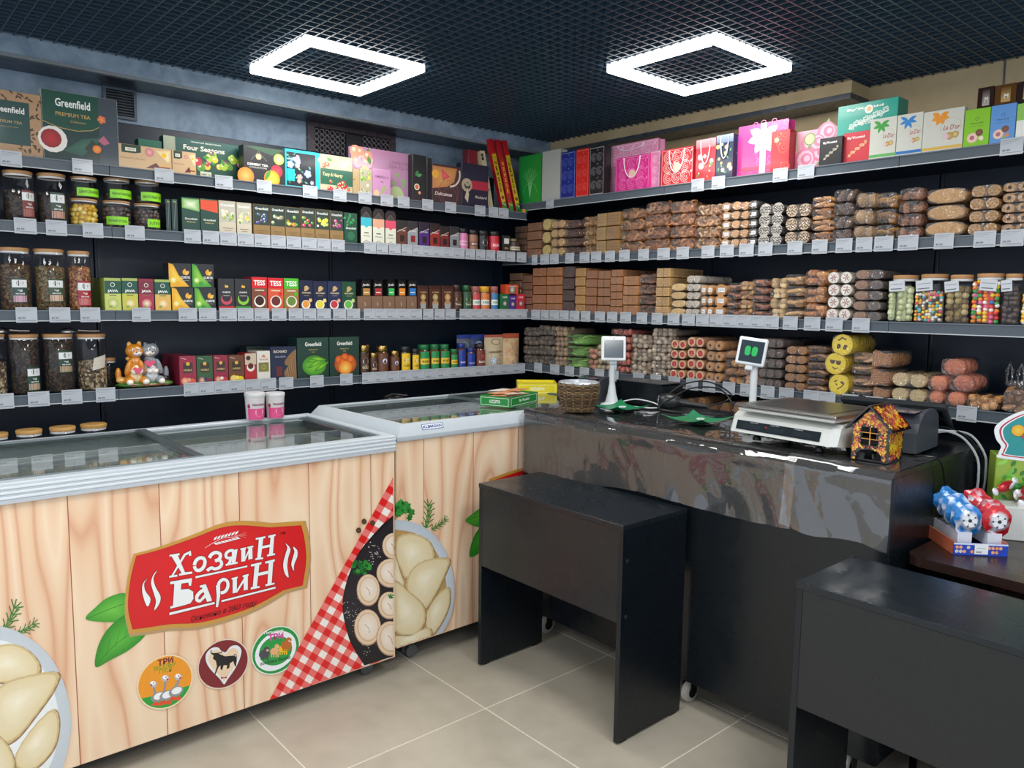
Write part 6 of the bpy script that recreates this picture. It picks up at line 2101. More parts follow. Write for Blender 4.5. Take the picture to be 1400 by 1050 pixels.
# third shelf
def A_java(c1, c2, cup):
    def f(q):
        q.r(0, 0, 1, 1, c2); q.r(0, .52, 1, .92, c1); q.r(0, .92, 1, 1, '#a8b85a' if c1 != '#7a1c34' else '#8a2038'); q.t('JAVA', .5, .60, .66, .10, '#eef0ea', .04); q.ring(.5, .80, .13, .04, '#e0e4d8', 10); q.c(.5, .22, .34, cup, '#f4f0c8'); q.leaf(.2, .1, .3, .15, 20, '#8aa83a'); q.r(.28, .46, .72, .49, '#6a6a40')
    return f


G4 = 'small tea cartons on the third tea shelf'
for x0, x1, yt, c1, c2, cup, lb in ((142, 165.5, 380, '#15503f', '#c8cf6a', '#a8b83a', 'green tea carton with a pale yellow cup, first after the tea jars'), (166, 188.5, 380, '#15503f', '#c8c84a', '#d0b83a', 'green and yellow tea carton before the dark red one'),
                                    (189, 210.5, 381, '#7a1c34', '#a82a44', '#c84a5a', 'dark red fruit tea carton between green ones'), (211, 233.5, 382, '#15503f', '#e0b85a', '#e8a83a', 'green tea carton with orange cup beside the stacked yellow boxes')):
    carton('tea_carton', lb, 'carton', G4, 'T', 2, x0, x1, yt, .20 if x0 < 150 else .08, '#9aa84a' if x0 < 150 else c1, A_java(c1, c2, cup))


def A_curt(c1, c2):
    def f(q):
        q.r(0, 0, 1, 1, '#26282b'); q.poly([(0, 1), (.2, .95), (.45, .5), (.9, .04), (0, 0)], c1, c2); q.c(.2, .3, .13, c2, '#f4f4d0'); q.c(.4, .16, .1, c1); q.leaf(.68, .52, .3, .18, 80, '#e8a830'); q.leaf(.74, .52, .26, .15, 50, '#f0c050'); q.t('CURTIS', .74, .42, .42, .10, '#f0f0ea', .03); q.r(.56, .28, .9, .30, '#9a9a90')
    return f


for x0, x1, yt, yb, c1, c2, lb in ((234.5, 265, 393, None, '#e8a81c', '#f0d048', 'black tea box with yellow lemons, lower of the yellow pair'), (265.5, 295, 393, None, '#3a9a34', '#9ad03a', 'black tea box with green limes, lower of the green pair'),
                                   (230, 261.5, 360, 393, '#e8a81c', '#f0d048', 'black tea box with yellow lemons, upper of the yellow pair'), (262, 292.5, 361, 393.3, '#3a9a34', '#9ad03a', 'black tea box with green limes, upper of the green pair')):
    carton('stacked_tea_box', lb, 'box', 'stacked black fruit tea boxes', 'T', 2, x0, x1, yt, .07, '#26282b', A_curt(c1, c2), yb)


def A_cr(bot, cup):
    def f(q):
        q.r(0, 0, 1, 1, '#2a2b2f'); q.r(0, 0, 1, .14, bot); q.c(.5, .36, .36, cup, None, 14); q.c(.5, .42, .28, '#26262a'); q.leaf(.46, .72, .2, .14, 90, '#e8a830'); q.leaf(.52, .72, .18, .12, 60, '#f0c050'); q.t('CURTIS', .5, .58, .5, .05, '#f0f0ea', .03); q.r(.3, .46, .7, .48, '#b8b8a8')
    return f


def A_tess(top, mid, cup):
    def f(q):
        q.r(0, 0, 1, 1, mid); q.r(0, .68, 1, 1, top); q.t('TESS', .5, .84, .76, .16, '#f4f2ec', .03); q.c(.5, .28, .38, '#f0ece0', None, 14); q.c(.5, .30, .30, cup, None, 12); q.r(.2, .60, .8, .63, '#e8dcc8'); q.c(.8, .52, .12, top)
    return f


def A_rich(bg, c_):
    def f(q):
        q.r(0, 0, 1, 1, bg); q.c(.5, .76, .17, '#c8a870', None, 8); q.leaf(.3, .66, .5, .2, 30, '#c8a870'); q.t('RICHARD', .5, .60, .66, .055, '#d8c8a0', .03); q.r(.3, .5, .7, .515, '#a89870'); q.c(.45, .20, .34, '#f0ece0', None, 12); q.c(.45, .22, .26, c_, None, 12); q.fl(.8, .35, .14, c_, '#f0e0a0')
    return f


for x0, x1, yt, ar, sd, lb in ((298, 320.5, 381, A_cr('#c82230', '#c8485a'), '#2a2b2f', 'dark tea carton with a pink red cup ring'), (321, 343.3, 381.5, A_cr('#3a9a2c', '#8ac83a'), '#2a2b2f', 'dark tea carton with green fruit at the foot'),
                               (343.8, 365.3, 379, A_tess('#d2202c', '#7a4a34', '#3a1c14'), '#b81c28', 'red topped tea carton with black tea in a white cup'), (366, 387.5, 380, A_tess('#d2202c', '#d85a3a', '#6a2a2a'), '#b81c28', 'red topped tea carton with berry tea'),
                               (388, 408.5, 380.5, A_tess('#4ab82e', '#a0703a', '#6a8a3a'), '#3a9a24', 'bright green topped tea carton'), (409.5, 428, 383.5, A_rich('#1d2440', '#e89a3a'), '#1d2440', 'navy tea carton with an orange cup'),
                               (428.4, 447.7, 384.5, A_rich('#1d2440', '#e8d83a'), '#1d2440', 'navy tea carton with a lemon yellow cup'), (448.2, 467, 384.5, A_rich('#202c50', '#c83a4a'), '#202c50', 'navy tea carton with a berry red cup'), (467.5, 486.5, 385, A_rich('#1a4a34', '#6ab84a'), '#1a4a34', 'dark green tea carton with a leafy cup')):
    carton('tea_carton', lb, 'carton', G4, 'T', 2, x0, x1, yt, .08, sd, ar)

for i, (x0, x1, px0, px1, c_, n_) in enumerate(((489, 507.3, 493.5, 507, '#b8863a', 'gold'), (507.8, 523.4, 510, 523.2, '#a8303a', 'red'), (524, 540, 529, 540, '#3ab85a', 'green'), (540.5, 555.3, 543.5, 555, '#e88a2a', 'orange'), (556, 570, 557.5, 569.5, '#2a7ac8', 'blue'))):
    carton('card_tray', f'brown card tray under the black coffee pouch with {n_} label', 'tray', 'brown card trays', 'T', 2, x0, x1, 405, .10, '#7a5c48', lambda q: (q.r(0, 0, 1, 1, '#80624c'), q.ln([(.5, .35), (.6, .45), (.5, .6)], .05, '#c8b8a8')))
    loc, rz, w_, h_ = spot('T', 2, px0, px1, 382.5, 405, .02)
    m = MB(); m.prism([(-w_ / 2, 0), (w_ / 2, 0), (w_ * .48, h_ * .86), (w_ * .38, h_), (w_ * .1, h_ * .94), (-w_ * .3, h_ * 1.02), (-w_ * .46, h_ * .86)], 0, .045, '#121214', 'foil')
    o = obj('coffee_pouch', m, None, loc, rz); tag(o, f'black coffee pouch with a {n_} label, on a brown card tray', 'pouch', 'black coffee pouches')
    q = Art(w_, h_, -w_ / 2, 0, -.0002); q.r(.2, .05, .9, .48, c_); q.t('Jardin', .5, .68, .7, .18, '#ece8e0', .02, .2); q.r(.3, .2, .8, .26, '#f0e8d0'); q.done('front_print', o)


def A_bag(c1, c2):
    def f(q):
        q.r(0, 0, 1, 1, c1); q.r(0, .88, 1, 1, '#4a2c24'); q.c(.5, .55, .26, c2, '#e8d8a8', 12); q.c(.5, .28, .3, '#c8a070', None, 10); q.r(.25, .1, .75, .3, '#b8c0c0'); q.t('COFFEE', .5, .74, .6, .06, '#e0c890', .02)
    return f


for i, (x0, x1, c2) in enumerate(((571.3, 585.8, '#c8943a'), (587.5, 603, '#b8a04a'), (604, 620, '#d89a4a'))):
    carton('coffee_bag', ['brown coffee bag with a gold seal and grey panel', 'brown coffee bag with a blue landscape panel', 'brown coffee bag with an orange scene'][i], 'bag', 'brown coffee bags', 'T', 2, x0, x1, 390.5, .05, '#54332a', A_bag('#5a382e', c2), mat='foil')
G5 = 'coffee jars on the third tea shelf'
tin('coffee_jar', 'brown glass coffee jar with a plum lid', 'jar', G5, 2, 621.3, 634.5, 389.5, '#4a2c22', '#3c2424', L_('#4a2c22', None, 'Today', '#e8d8b0', ('#c8a060', '#5a3424')), .2, .62, mat='gloss', shape='jar')
tin('coffee_jar', 'green glass coffee jar with a green lid', 'jar', G5, 2, 635.3, 647.5, 390, '#2c3a26', '#1f5a34', L_('#1f5034', None, 'Today', '#e8d8b0', ('#c8a060', '#1f5034')), .2, .62, mat='gloss', shape='jar')
for x0, x1, lc, lb, n_ in ((648, 658.8, '#9a5a50', '#c84a4a', 'fruit drink jar with a dusty pink lid and red label'), (659.3, 672.8, '#d8a020', '#d87a3a', 'fruit drink jar with a yellow lid'), (673.3, 683.5, '#9a5a50', '#3a7ab0', 'fruit drink jar with a dusty pink lid and blue label')):
    tin('drink_jar', n_, 'jar', G5, 2, x0, x1, 391.5, '#7a4a3a', lc, L_(lb, '#e0e8e0', 'KRINO', '#2a6a4a'), .22, .88, mat='gloss')
for x0, x1, yt, yb, c_, n_ in ((684.5, 695.8, 402, None, '#176a3c', 'small green capsule box'), (696.3, 706, 404, None, '#4a2a8a', 'small purple capsule box'), (706.5, 717.5, 402, None, '#c8263a', 'small red capsule box nearest the corner'), (692, 708.5, 389, 402, '#d8502a', 'orange capsule box lying on the green and purple ones')):
    carton('capsule_box', n_, 'box', 'small capsule boxes near the corner', 'T', 2, x0, x1, yt, .05, c_, lambda q, c_=c_: (q.r(0, 0, 1, 1, c_), q.c(.5, .45, .3, '#1a1a1a', '#e8e0d0', 10), q.t('CAFE', .5, .82, .6, .1, '#f0f0e8', .02)), yb)


# fourth shelf
def A_noble(bg, fr, c2):
    def f(q):
        q.grad(0, 0, 1, 1, bg, bg); q.c(.3, .14, .24, fr, '#f0d0a0'); q.c(.75, .10, .22, fr); q.c(.55, .18, .12, c2); q.r(.2, .42, .8, .78, '#3a2c20'); q.t('NOBLE', .5, .52, .5, .07, '#d8b870', .02); q.c(.5, .74, .12, '#d8b048', None, 8); q.ln([(.1, .95), (.4, .9)], .03, '#e8d0d0')
    return f


G6 = 'small tea cartons on the fourth tea shelf'
for x0, x1, yt, ar, sd, dp, lb in ((245, 268.3, 487, A_noble('#98243c', '#e0604a', '#e8a080'), '#8a2038', .22, 'crimson tea carton with grapefruit, first after the cat figurine'), (268.6, 291, 487, A_noble('#2f5a34', '#7a2a4a', '#3a3a5a'), '#2f5a34', .08, 'green tea carton with dark berries'),
                                   (291.5, 312, 486, A_noble('#8f2038', '#c83a4a', '#f0e0d0'), '#8f2038', .08, 'crimson tea carton with cherries, between green and brown cartons'), (312.5, 334, 486, A_noble('#6a3f26', '#e8c81c', '#f0e060'), '#6a3f26', .08, 'brown tea carton with yellow lemons'),
                                   (334.4, 350.6, 483, lambda q: (q.r(0, 0, 1, 1, '#b02028'), q.r(0, .6, 1, 1, '#c8b8a0'), q.c(.5, .5, .36, '#e8e0d4'), q.c(.5, .55, .26, '#5a2018'), q.c(.3, .84, .2, '#3a2a20')), '#a02028', .08, 'red tea carton with a patterned cup'),
                                   (351, 369.5, 480, lambda q: (q.r(0, 0, 1, 1, '#dcd8cc'), q.r(.1, .30, .9, .62, '#7a7a3a'), q.t('TEA HOUSE', .5, .72, .7, .06, '#b8402a', .02), q.poly([(.3, .8), (.5, .9), (.7, .8)], '#c87a5a'), q.fl(.5, .46, .2, '#b8a060', '#5a6a2a')), '#cfcabc', .10, 'white tea carton with a leaf picture')):
    carton('tea_carton', lb, 'carton', G6, 'T', 3, x0, x1, yt, dp, sd, ar)


def A_lion(q):
    q.r(0, 0, 1, 1, '#222c44'); q.t('RICHARD', .36, .86, .52, .08, '#dcd4c0', .02); q.t('ROYAL CEYLON', .36, .70, .4, .05, '#a8b0c0', .02); q.r(.2, .1, .42, .40, '#6a2a2c')
    q.poly(smooth([(.98, .92), (.78, .80), (.62, .66), (.52, .52), (.56, .44), (.66, .42), (.6, .34), (.5, .2), (.6, .02), (1, .0)], 4, False), '#8a6844')
    for k in range(9):
        q.ln([(.7 + .03 * k, .02 + .04 * k), (.62 + .04 * k, .3 + .05 * k), (.75 + .03 * k, .5 + .05 * k)], .012, '#4e3a26' if k % 2 else '#b89468')


def A_big(cup, c2, leaf):
    def f(q):
        q.grad(0, 0, 1, 1, '#1c3a30', '#25443a'); q.t('Greenfield', .5, .84, .52, .10, '#f0f0e8', .02); q.t('PREMIUM TEA', .5, .70, .3, .03, '#b8a060'); q.t('100', .5, .64, .1, .03, '#b8a060')
        q.c(.53, .30, .40, '#3a2a14', None, 22, ry=.27); q.c(.53, .30, .385, cup, c2, 22, ry=.255)
        if leaf:
            for a, b_, g in ((.25, .40, 10), (.3, .24, 25), (.5, .14, 30), (.35, .50, -8)):
                q.leaf(a, b_, .6, .13, g, '#2a7a24', '#9ada3a')
        else:
            for a, b_ in ((.3, .42), (.5, .48), (.7, .42), (.42, .36)):
                q.c(a, b_, .13, '#c8441c', '#e88a3a', 9)
            q.c(.52, .2, .22, '#e8801c', '#f8d068')
    return f


carton('tea_box', 'navy tea box with a gold lion, beside the white leaf carton', 'box', G6, 'T', 3, 370.2, 405.5, 474, .08, '#222c44', A_lion)
carton('tea_box', 'large dark green tea box with bright green leaves', 'box', G6, 'T', 3, 406, 449.5, 461.5, .09, '#16302a', A_big('#3a8a2c', '#8ad03a', True))
carton('tea_box', 'large dark green tea box with an orange glowing cup', 'box', G6, 'T', 3, 450.5, 491, 460.5, .09, '#16302a', A_big('#a8401c', '#e8a040', False))
carton('dark_carton', 'dark carton lying behind the lion box on the fourth tea shelf', 'carton', G6, 'T', 3, 337, 385, 473, .08, '#1d2a28', lambda q: (q.r(0, 0, 1, 1, '#22302c'),), None, .14)
G7 = 'coffee jars on the fourth tea shelf'
gold, bl = '#b89a5c', '#1a1c20'
for x0, x1, yt, body, lid, dr, sh_, bk_, lb in (
        (493.8, 507, 472.5, '#3a2418', gold, L_('#4a3024', None, 'GOLD', '#e8d8b0', ('#e8dcc8', '#3a2418')), 'tin', 0, 'tall brown coffee jar with a gold lid beside the orange cup box'),
        (508, 518, 483, '#4a2c1c', gold, L_('#4a3024', None, 'GOLD', '#e8d8b0', ('#e8dcc8', '#3a2418')), 'tin', 0, 'short brown coffee jar with a gold lid, second of the coffee jars'),
        (508, 517, 472.5, '#4a2c1c', gold, None, 'tin', .06, 'coffee jar with a gold lid standing behind the short brown one'),
        (518.5, 534.5, 473, '#5a3620', gold, L_('#6a4028', None, None, '#fff', ('#2a4aa0', '#e0e4f0')), 'jar', 0, 'wide coffee jar with a gold lid and a blue mark'),
        (536.5, 548.5, 480, '#5a3620', gold, L_('#6a4028', None, None, '#fff', ('#2a4aa0', '#e0e4f0')), 'jar', 0, 'smaller waisted coffee jar with a gold lid and a blue mark'),
        (550.5, 564, 474, '#2a1c14', bl, L_('#e8c020', None, 'CLASSIC', '#1a1a1a', ('#2a1a12', '#e8d8b0')), 'tin', 0, 'coffee jar with black lid and yellow label, the taller of two'),
        (565.2, 575.5, 477, '#2a1c14', bl, L_('#e8c020', None, 'CLASSIC', '#1a1a1a', ('#2a1a12', '#e8d8b0')), 'tin', 0, 'coffee jar with black lid and yellow label, the shorter of two'),
        (576, 590.7, 471.5, '#5a3a22', '#176a3c', L_('#1f8a4a', '#e8c030', 'MONARCH', '#1a3a20'), 'jar', 0, 'green lidded coffee jar, first of four beside the yellow labels'),
        (591.2, 603.5, 471, '#5a3a22', '#176a3c', L_('#1f8a4a', '#e8c030', 'MONARCH', '#1a3a20'), 'jar', 0, 'green lidded coffee jar, second of four'),
        (604.5, 617.8, 471, '#5a3a22', '#176a3c', L_('#1f8a4a', '#e8c030', 'MONARCH', '#1a3a20'), 'jar', 0, 'green lidded coffee jar, third of four'),
        (618.4, 628, 477.5, '#5a3a22', '#176a3c', L_('#1f8a4a', '#e8c030', 'MONARCH', '#1a3a20'), 'jar', 0, 'small green lidded coffee jar, last of four'),
        (628.5, 639.5, 469.5, '#5a3a22', '#1c2f7a', L_('#1c3a9a', None, 'Jockey', '#e8e8f0'), 'jar', 0, 'tall blue lidded coffee jar'),
        (641, 652.5, 476, '#5a3a22', '#1c2f7a', L_('#1c3a9a', None, 'Jockey', '#e8e8f0'), 'jar', 0, 'short blue lidded coffee jar'),
        (653.8, 667, 470.5, '#5a2a24', '#2a1c1c', L_('#7a3a30', None, 'Bushido', '#e8e0d8', ('#16100e', '#d85a4a')), 'jar', 0, 'coffee jar with a dark lid and round label before the paper pouches')):
    tin('coffee_jar', lb, 'jar', G7, 3, x0, x1, yt, body, lid, dr, .22 if 'gold' in lb else .2, .80 if sh_ == 'jar' else .86, mat='gloss', shape=sh_, back=bk_)


def doy(label, x0, x1, yt, col, art, back, nm='drink_pouch'):
    loc, rz, w_, h_ = spot('T', 3, x0, x1, yt, None, back)
    m = MB(); v = []; n = 6; k = 8
    for i in range(n + 1):
        z = h_ * i / n; dd = .030 * (1 - (i / n) ** 1.6) + .0015
        for j in range(k + 1):
            x = -w_ / 2 + w_ * j / k; e = math.sin(math.pi * j / k)
            v.append((x, .03 - dd * e, z))
        for j in range(k, -1, -1):
            x = -w_ / 2 + w_ * j / k; e = math.sin(math.pi * j / k)
            v.append((x, .03 + dd * e, z))
    W = 2 * (k + 1); f = []
    for i in range(n):
        for j in range(W):
            a, b_ = i * W + j, i * W + (j + 1) % W
            f.append((a, b_, b_ + W, a + W))
    f.append(tuple(n * W + j for j in range(W)))
    m.add(v, f, col, 'card', True)
    o = obj(nm, m, None, loc, rz); tag(o, label, 'pouch', 'paper pouches on the fourth tea shelf')
    q = Art(1, 1); q.fn = lambda x, y, d: (-w_ / 2 + w_ * x, .03 - (.030 * (1 - max(y, 0) ** 1.6) + .0015) * math.sin(math.pi * min(max(x, 0), 1)) + d - .001, h_ * y)
    art(q); q.done('front_print', o)


def A_tan(q):
    for k in range(8):
        q.r(k / 8, .92, (k + 1) / 8, 1, '#b85a4a')
    q.c(.55, .78, .26, '#9a8468', None, 12, ry=.10); q.c(.55, .78, .2, '#d8c8a4', None, 12, ry=.07); q.t('ЦИКОРИЙ', .52, .46, .7, .10, '#4a3a2c', .02); q.r(.25, .34, .75, .38, '#b8303a'); q.fl(.35, .18, .14, '#8aa0b8', '#e0e8f0'); q.fl(.6, .14, .12, '#9a7a5a', '#e0d0b0')


def A_tan2(q):
    for k in range(8):
        q.r(k / 8, .85, (k + 1) / 8, 1, '#b8583a')
    r7 = random.Random(6)
    for k in range(30):
        a, b_ = r7.uniform(.06, .9), r7.uniform(.04, .8)
        q.fl(a, b_, .06, r7.choice(['#a8482c', '#3a3a6a', '#b8803a', '#c86a3a']), '#e8d0a0', 4)


doy('paper pouch of chicory drink with a round cartouche', 667, 692, 458, '#cdbb98', A_tan, .03)
doy('patterned paper pouch nearest the corner on the fourth tea shelf', 692.3, 714, 456, '#d8b890', A_tan2, .035)
doy('blue and white pouch behind the dark lidded coffee jar', 648, 667, 457.5, '#3a4a7a', lambda q: (qr(q, 0, .88, 1, 1, '#2a4aa8'), q.c(.5, .6, .3, '#a8b0c0', None, 12, ry=.2)), .11)
doy('blue and white pouch behind the blue lidded coffee jars', 629, 648, 458, '#6a7078', lambda q: (qr(q, 0, .88, 1, 1, '#2a4aa8'), q.c(.5, .6, .3, '#8a94a4', None, 12, ry=.2)), .11)

# cups of marshmallow on the freezer's rear rim, thermos lids and jars on the deck behind
for x0, x1, lb in ((337.5, 364.5, 'pink and white tub of sweets on the freezer rim, the one farther from the corner'), (366, 391.5, 'pink and white tub of sweets on the freezer rim, the one nearer the corner')):
    Yc = 2.985; a, b_ = onY(x0, 560, Yc)[0], onY(x1, 560, Yc)[0]; zb = zr1 + .0005; h_ = onY((x0 + x1) / 2, 537, Yc)[1] - zb
    t = empty('sweets_tub', ((a + b_) / 2, Yc + .015 + (b_ - a) / 2 * 0, zb)); tag(t, lb, 'tub', 'pink and white tubs'); r_ = (b_ - a) / 2 * .97
    t.location.y = 3.004
    m = MB(); m.lathe([(r_ * .84, 0), (r_ * .86, .003), (r_ * .98, h_ * .86)], seg=20, col='#d8d4d4', mat='plastic'); obj('tub', m, t)
    m = MB(); m.lathe([(r_ * 1.0, h_ * .85), (r_ * 1.02, h_ * .87), (r_ * 1.02, h_ * .98), (r_ * .97, h_)], seg=20, col='#d4d6d6', mat='plastic'); obj('lid', m, t)
    q = Art(1, 1); q.fn = lambda x, y, d: ((r_ * (.86 + .12 * y) + .0006 - d) * math.sin((x - .5) * 2.4), -(r_ * (.86 + .12 * y) + .0006 - d) * math.cos((x - .5) * 2.4), h_ * .86 * y)
    qr(q, 0, .02, 1, .50, '#e0508c', 8); q.c(.55, .34, .2, '#f0c0d4', None, 12, ry=.2); q.t('Маршмеллоу', .55, .66, .62, .13, '#8a1a6a', .02, .1); q.c(.06, .6, .07, '#a01c4a', None, 8, ry=.1)
    q.done('printed_label', t)
for i, (x0, x1, y) in enumerate(((-24, 15, 592), (23, 62, 587), (70, 108, 583), (113, 151, 579))):
    P = YB - .04; a, b_ = onY(x0, y + 6, P)[0], onY(x1, y + 6, P)[0]; zt_ = onY((x0 + x1) / 2, y, P + .04)[1]
    glass_jar('storage_jar', ['glass jar with bamboo lid behind the freezer, cut by the picture edge', 'glass jar with bamboo lid behind the freezer, second from the picture edge', 'glass jar with bamboo lid behind the freezer, third from the picture edge', 'glass jar with bamboo lid behind the freezer, the last before the dark gap'][i],
              'jar', 'jars with bamboo lids behind the freezer', ((a + b_) / 2, P + (b_ - a) / 2, .6605), (b_ - a) / 2 * 1.02, zt_ - .6605, .55, 'tea_green', None, '#c89a58', lidh=.016)
m = MB(); m.torus((-.02, 0, .006), .028, .003, '#0c0d0e', 'plastic', None, 14, 5); m.torus((.03, .01, .006), .020, .003, '#0c0d0e', 'plastic', None, 12, 5); m.tube([(-.05, 0, .012), (0, .01, .02), (.07, 0, .010)], .004, '#0c0d0e', 'plastic', 6)
o = obj('cable_coil', m, None, (1.93, 3.035, zr2 + .0004)); tag(o, 'small coil of black cable on the rear rim of the second freezer', 'cable')


# --- pair of painted cats
def fused(name, parent, parts, vox=.0028, mat='gloss'):
    m = MB()
    for c_, r_, col, rot in parts:
        m.ell(c_, r_, col, mat, rot, 12, 8)
    me = bpy.data.meshes.new('t'); me.from_pydata(m.v, [], m.f); ob = bpy.data.objects.new('t', me); COL.objects.link(ob)
    md = ob.modifiers.new('r', 'REMESH'); md.mode = 'VOXEL'; md.voxel_size = vox
    ms = ob.modifiers.new('s', 'SMOOTH'); ms.iterations = 3
    dg = bpy.context.evaluated_depsgraph_get(); me2 = bpy.data.meshes.new_from_object(ob.evaluated_get(dg))
    COL.objects.unlink(ob); bpy.data.objects.remove(ob)
    ca = me2.color_attributes.new('Col', 'FLOAT_COLOR', 'POINT'); fl_ = []
    inv = []
    for c_, r_, col, rot in parts:
        M = (rot.to_3x3() if rot is not None else Matrix.Identity(3)); inv.append((Vector(c_), M.transposed(), r_, lin(col)))
    for v in me2.vertices:
        best, bc = 1e9, (1, 1, 1)
        for c_, Mi, r_, col in inv:
            p = Mi @ (v.co - c_); d = (p.x / r_[0]) ** 2 + (p.y / r_[1]) ** 2 + (p.z / r_[2]) ** 2
            if d < best:
                best, bc = d, col
        fl_.extend((*bc, 1))
    ca.data.foreach_set('color', fl_)
    me2.materials.clear(); me2.materials.append(MATS[mat])
    for p in me2.polygons:
        p.use_smooth = True
    return link(name, me2, parent)


loc, rz, w_, h_ = spot('T', 3, 158, 239, 466)
cf = empty('cat_figurine', (loc[0], loc[1] + .03, loc[2])); tag(cf, 'painted figurine of an orange cat hugging a grey cat on green grass', 'figurine')
s_ = w_ / .19
X = Matrix.Rotation(R_(0), 3, 'Z')
rot = lambda a, ax='Y': Matrix.Rotation(R_(a), 3, ax)
G = [((0, .02, .008), (.095, .045, .012), '#4a7a2c', None), ((-.05, .01, .01), (.04, .035, .012), '#3f6f28', None), ((.06, .015, .010), (.04, .035, .012), '#55863a', None)]
fused('grass_base', cf, [(tuple(a * s_ for a in c_), tuple(a * s_ for a in r_), col, rt) for c_, r_, col, rt in G], .004)
q = Art(.12 * s_, .008 * s_, -.05 * s_, .006 * s_, -.026 * s_, 'gloss'); q.t('С любовью', .5, .5, 1, 1, '#a83a2a', .02); q.done('painted_words', cf)
OR, WC, GY, BK_, PK = '#d98a24', '#efe6d2', '#8f959a', '#2c2f33', '#e0406a'


def cat(cx, c1, c2, belly, mirror):
    m_ = -1 if mirror else 1
    f = lambda c_, r_, col, rt=None: ((cx + c_[0] * m_, c_[1], c_[2]), r_, col, rt)
    P = [f((0, .02, .050), (.028, .024, .036), c1), f((0, .004, .046), (.017, .013, .028), belly), f((.002, .016, .090), (.017, .016, .018), c1), f((.0, .012, .125), (.026, .021, .022), c1),
         f((.004, -.004, .117), (.014, .009, .009), '#f4ede0'), f((-.016, .012, .146), (.007, .005, .011), c2), f((.016, .012, .147), (.007, .005, .011), c2),
         f((-.024, .0, .070), (.009, .010, .026), c1, rot(18 * m_)), f((.020, -.002, .070), (.009, .010, .024), c1, rot(-20 * m_)), f((-.010, -.012, .055), (.008, .007, .008), '#f4ede0'), f((.010, -.014, .056), (.008, .007, .008), '#f4ede0'),
         f((-.024, -.006, .024), (.015, .018, .013), c1), f((.024, -.006, .024), (.015, .018, .013), c1), f((-.026, -.022, .020), (.010, .009, .009), '#f4ede0'), f((.026, -.022, .020), (.010, .009, .009), '#f4ede0'),
         f((-.040, .012, .026), (.020, .011, .010), c2), f((-.052, .018, .045), (.009, .009, .022), c1), f((.012, .026, .062), (.018, .012, .010), c2), f((-.014, .028, .098), (.010, .008, .008), c2)]
    return P


for nm, P, hx in (('orange_cat', cat(-.027, OR, '#e8b060', '#f0dcae', False), -.027), ('grey_cat', cat(.024, GY, BK_, '#d8dadb', True), .024)):
    co = fused(nm, cf, [(tuple(a * s_ for a in c_), tuple(a * s_ * 1.14 for a in r_), col, rt) for c_, r_, col, rt in P], .0028)
    m = MB()
    for dx in (-.009, .009):
        m.ell(((hx + dx) * s_, -.0105 * s_, .131 * s_), (.0045 * s_, .003 * s_, .0055 * s_), '#ffffff', 'gloss', None, 8, 6); m.ell(((hx + dx * .9) * s_, -.0130 * s_, .131 * s_), (.0022 * s_, .0015 * s_, .003 * s_), '#101010', 'gloss', None, 6, 4)
    m.ell((hx * s_, -.0150 * s_, .122 * s_), (.003 * s_, .0025 * s_, .0022 * s_), '#2a1410' if hx > 0 else '#8a3a20', 'gloss', None, 6, 4)
    m.tube([((hx + x_) * s_, -.0145 * s_, z_ * s_) for x_, z_ in ((-.010, .116), (-.004, .111), (.004, .111), (.010, .116))], .0009 * s_, '#5a1c1c', 'gloss', 4)
    obj('face', m, co)
    m = MB(); ox_, oz_ = (hx + (.0 if hx < 0 else -.012)) * s_, (.060 if hx < 0 else .082) * s_
    m.prism([(ox_ + a * .014 * s_ * (1.3 if hx > 0 else 1), oz_ + b_ * .013 * s_) for a, b_ in ((0, -1), (.7, -.2), (1, .4), (.6, .9), (0, .5), (-.6, .9), (-1, .4), (-.7, -.2))], -.024 * s_, -.016 * s_, PK, 'gloss'); obj('pink_heart', m, co)


# ------------------------------------------------------------------ price tags on the rails
def tag_mesh():
    q = MB(); q.box(-.5, .5, -.0009, 0, 0, 1, '#b4bac1', 'card')
    A_ = Art(1, 1, -.5, 0, -.0009, 'card')
    for y_, a, b_, c_ in ((.86, .06, .86, '#8d9298'), (.76, .06, .70, '#9a9fa5'), (.66, .06, .5, '#a4a9ae'), (.13, .06, .92, '#7d8288'), (.10, .3, .94, '#9a9fa5')):
        A_.r(a, y_, b_, y_ + .035, c_)
    A_.t('49.99', .27, .29, .36, .13, '#4a4e54', .02)
    q.v += A_.mb.v[:]; n0 = len(q.v) - len(A_.mb.v)
    k = q.mat('card')
    q.f += [tuple(i + n0 for i in f) for f in A_.mb.f]; q.c += A_.mb.c; q.m += [k] * len(A_.mb.f); q.sm += [False] * len(A_.mb.f)
    return q.mesh('price_tag')


TAGM = tag_mesh()


def tags(wall, sh, xs, hgt=.054, low=.004):
    spans = sorted([(a, b_) for a, b_ in xs], reverse=(wall == 'T'))
    for i, (a, b_) in enumerate(spans):
        if wall == 'T':
            Y = YB - .0056; X0, X1 = onY(a, 400, Y)[0], onY(b_, 400, Y)[0]; z = ZT[sh] - low
            o = link('price_tag', TAGM, None, ((X0 + X1) / 2, Y, z), 0, (max(X1 - X0 - .001, .01), 1, hgt))
            lb = f"white price tag, {ORD[i]} from the corner on the {SHELF[sh]} tea shelf rail"
        else:
            X = XB - .0056; Y0, Y1 = onX(a, 400, X)[0], onX(b_, 400, X)[0]; z = ZB[sh] - low
            o = link('price_tag', TAGM, None, (X, (Y0 + Y1) / 2, z), R_(-90), (max(Y0 - Y1 - .001, .01), 1, hgt))
            lb = f"white price tag, {ORD[i]} from the corner on the {SHELF[sh]} biscuit shelf rail"
        o.rotation_euler.x = 0
        tag(o, lb, 'price tag', f"price tags on the {SHELF[sh]} {'tea' if wall == 'T' else 'biscuit'} shelf rail")


def run(a, b_, n):
    return [(a + (b_ - a) * i / n, a + (b_ - a) * (i + 1) / n) for i in range(n)]


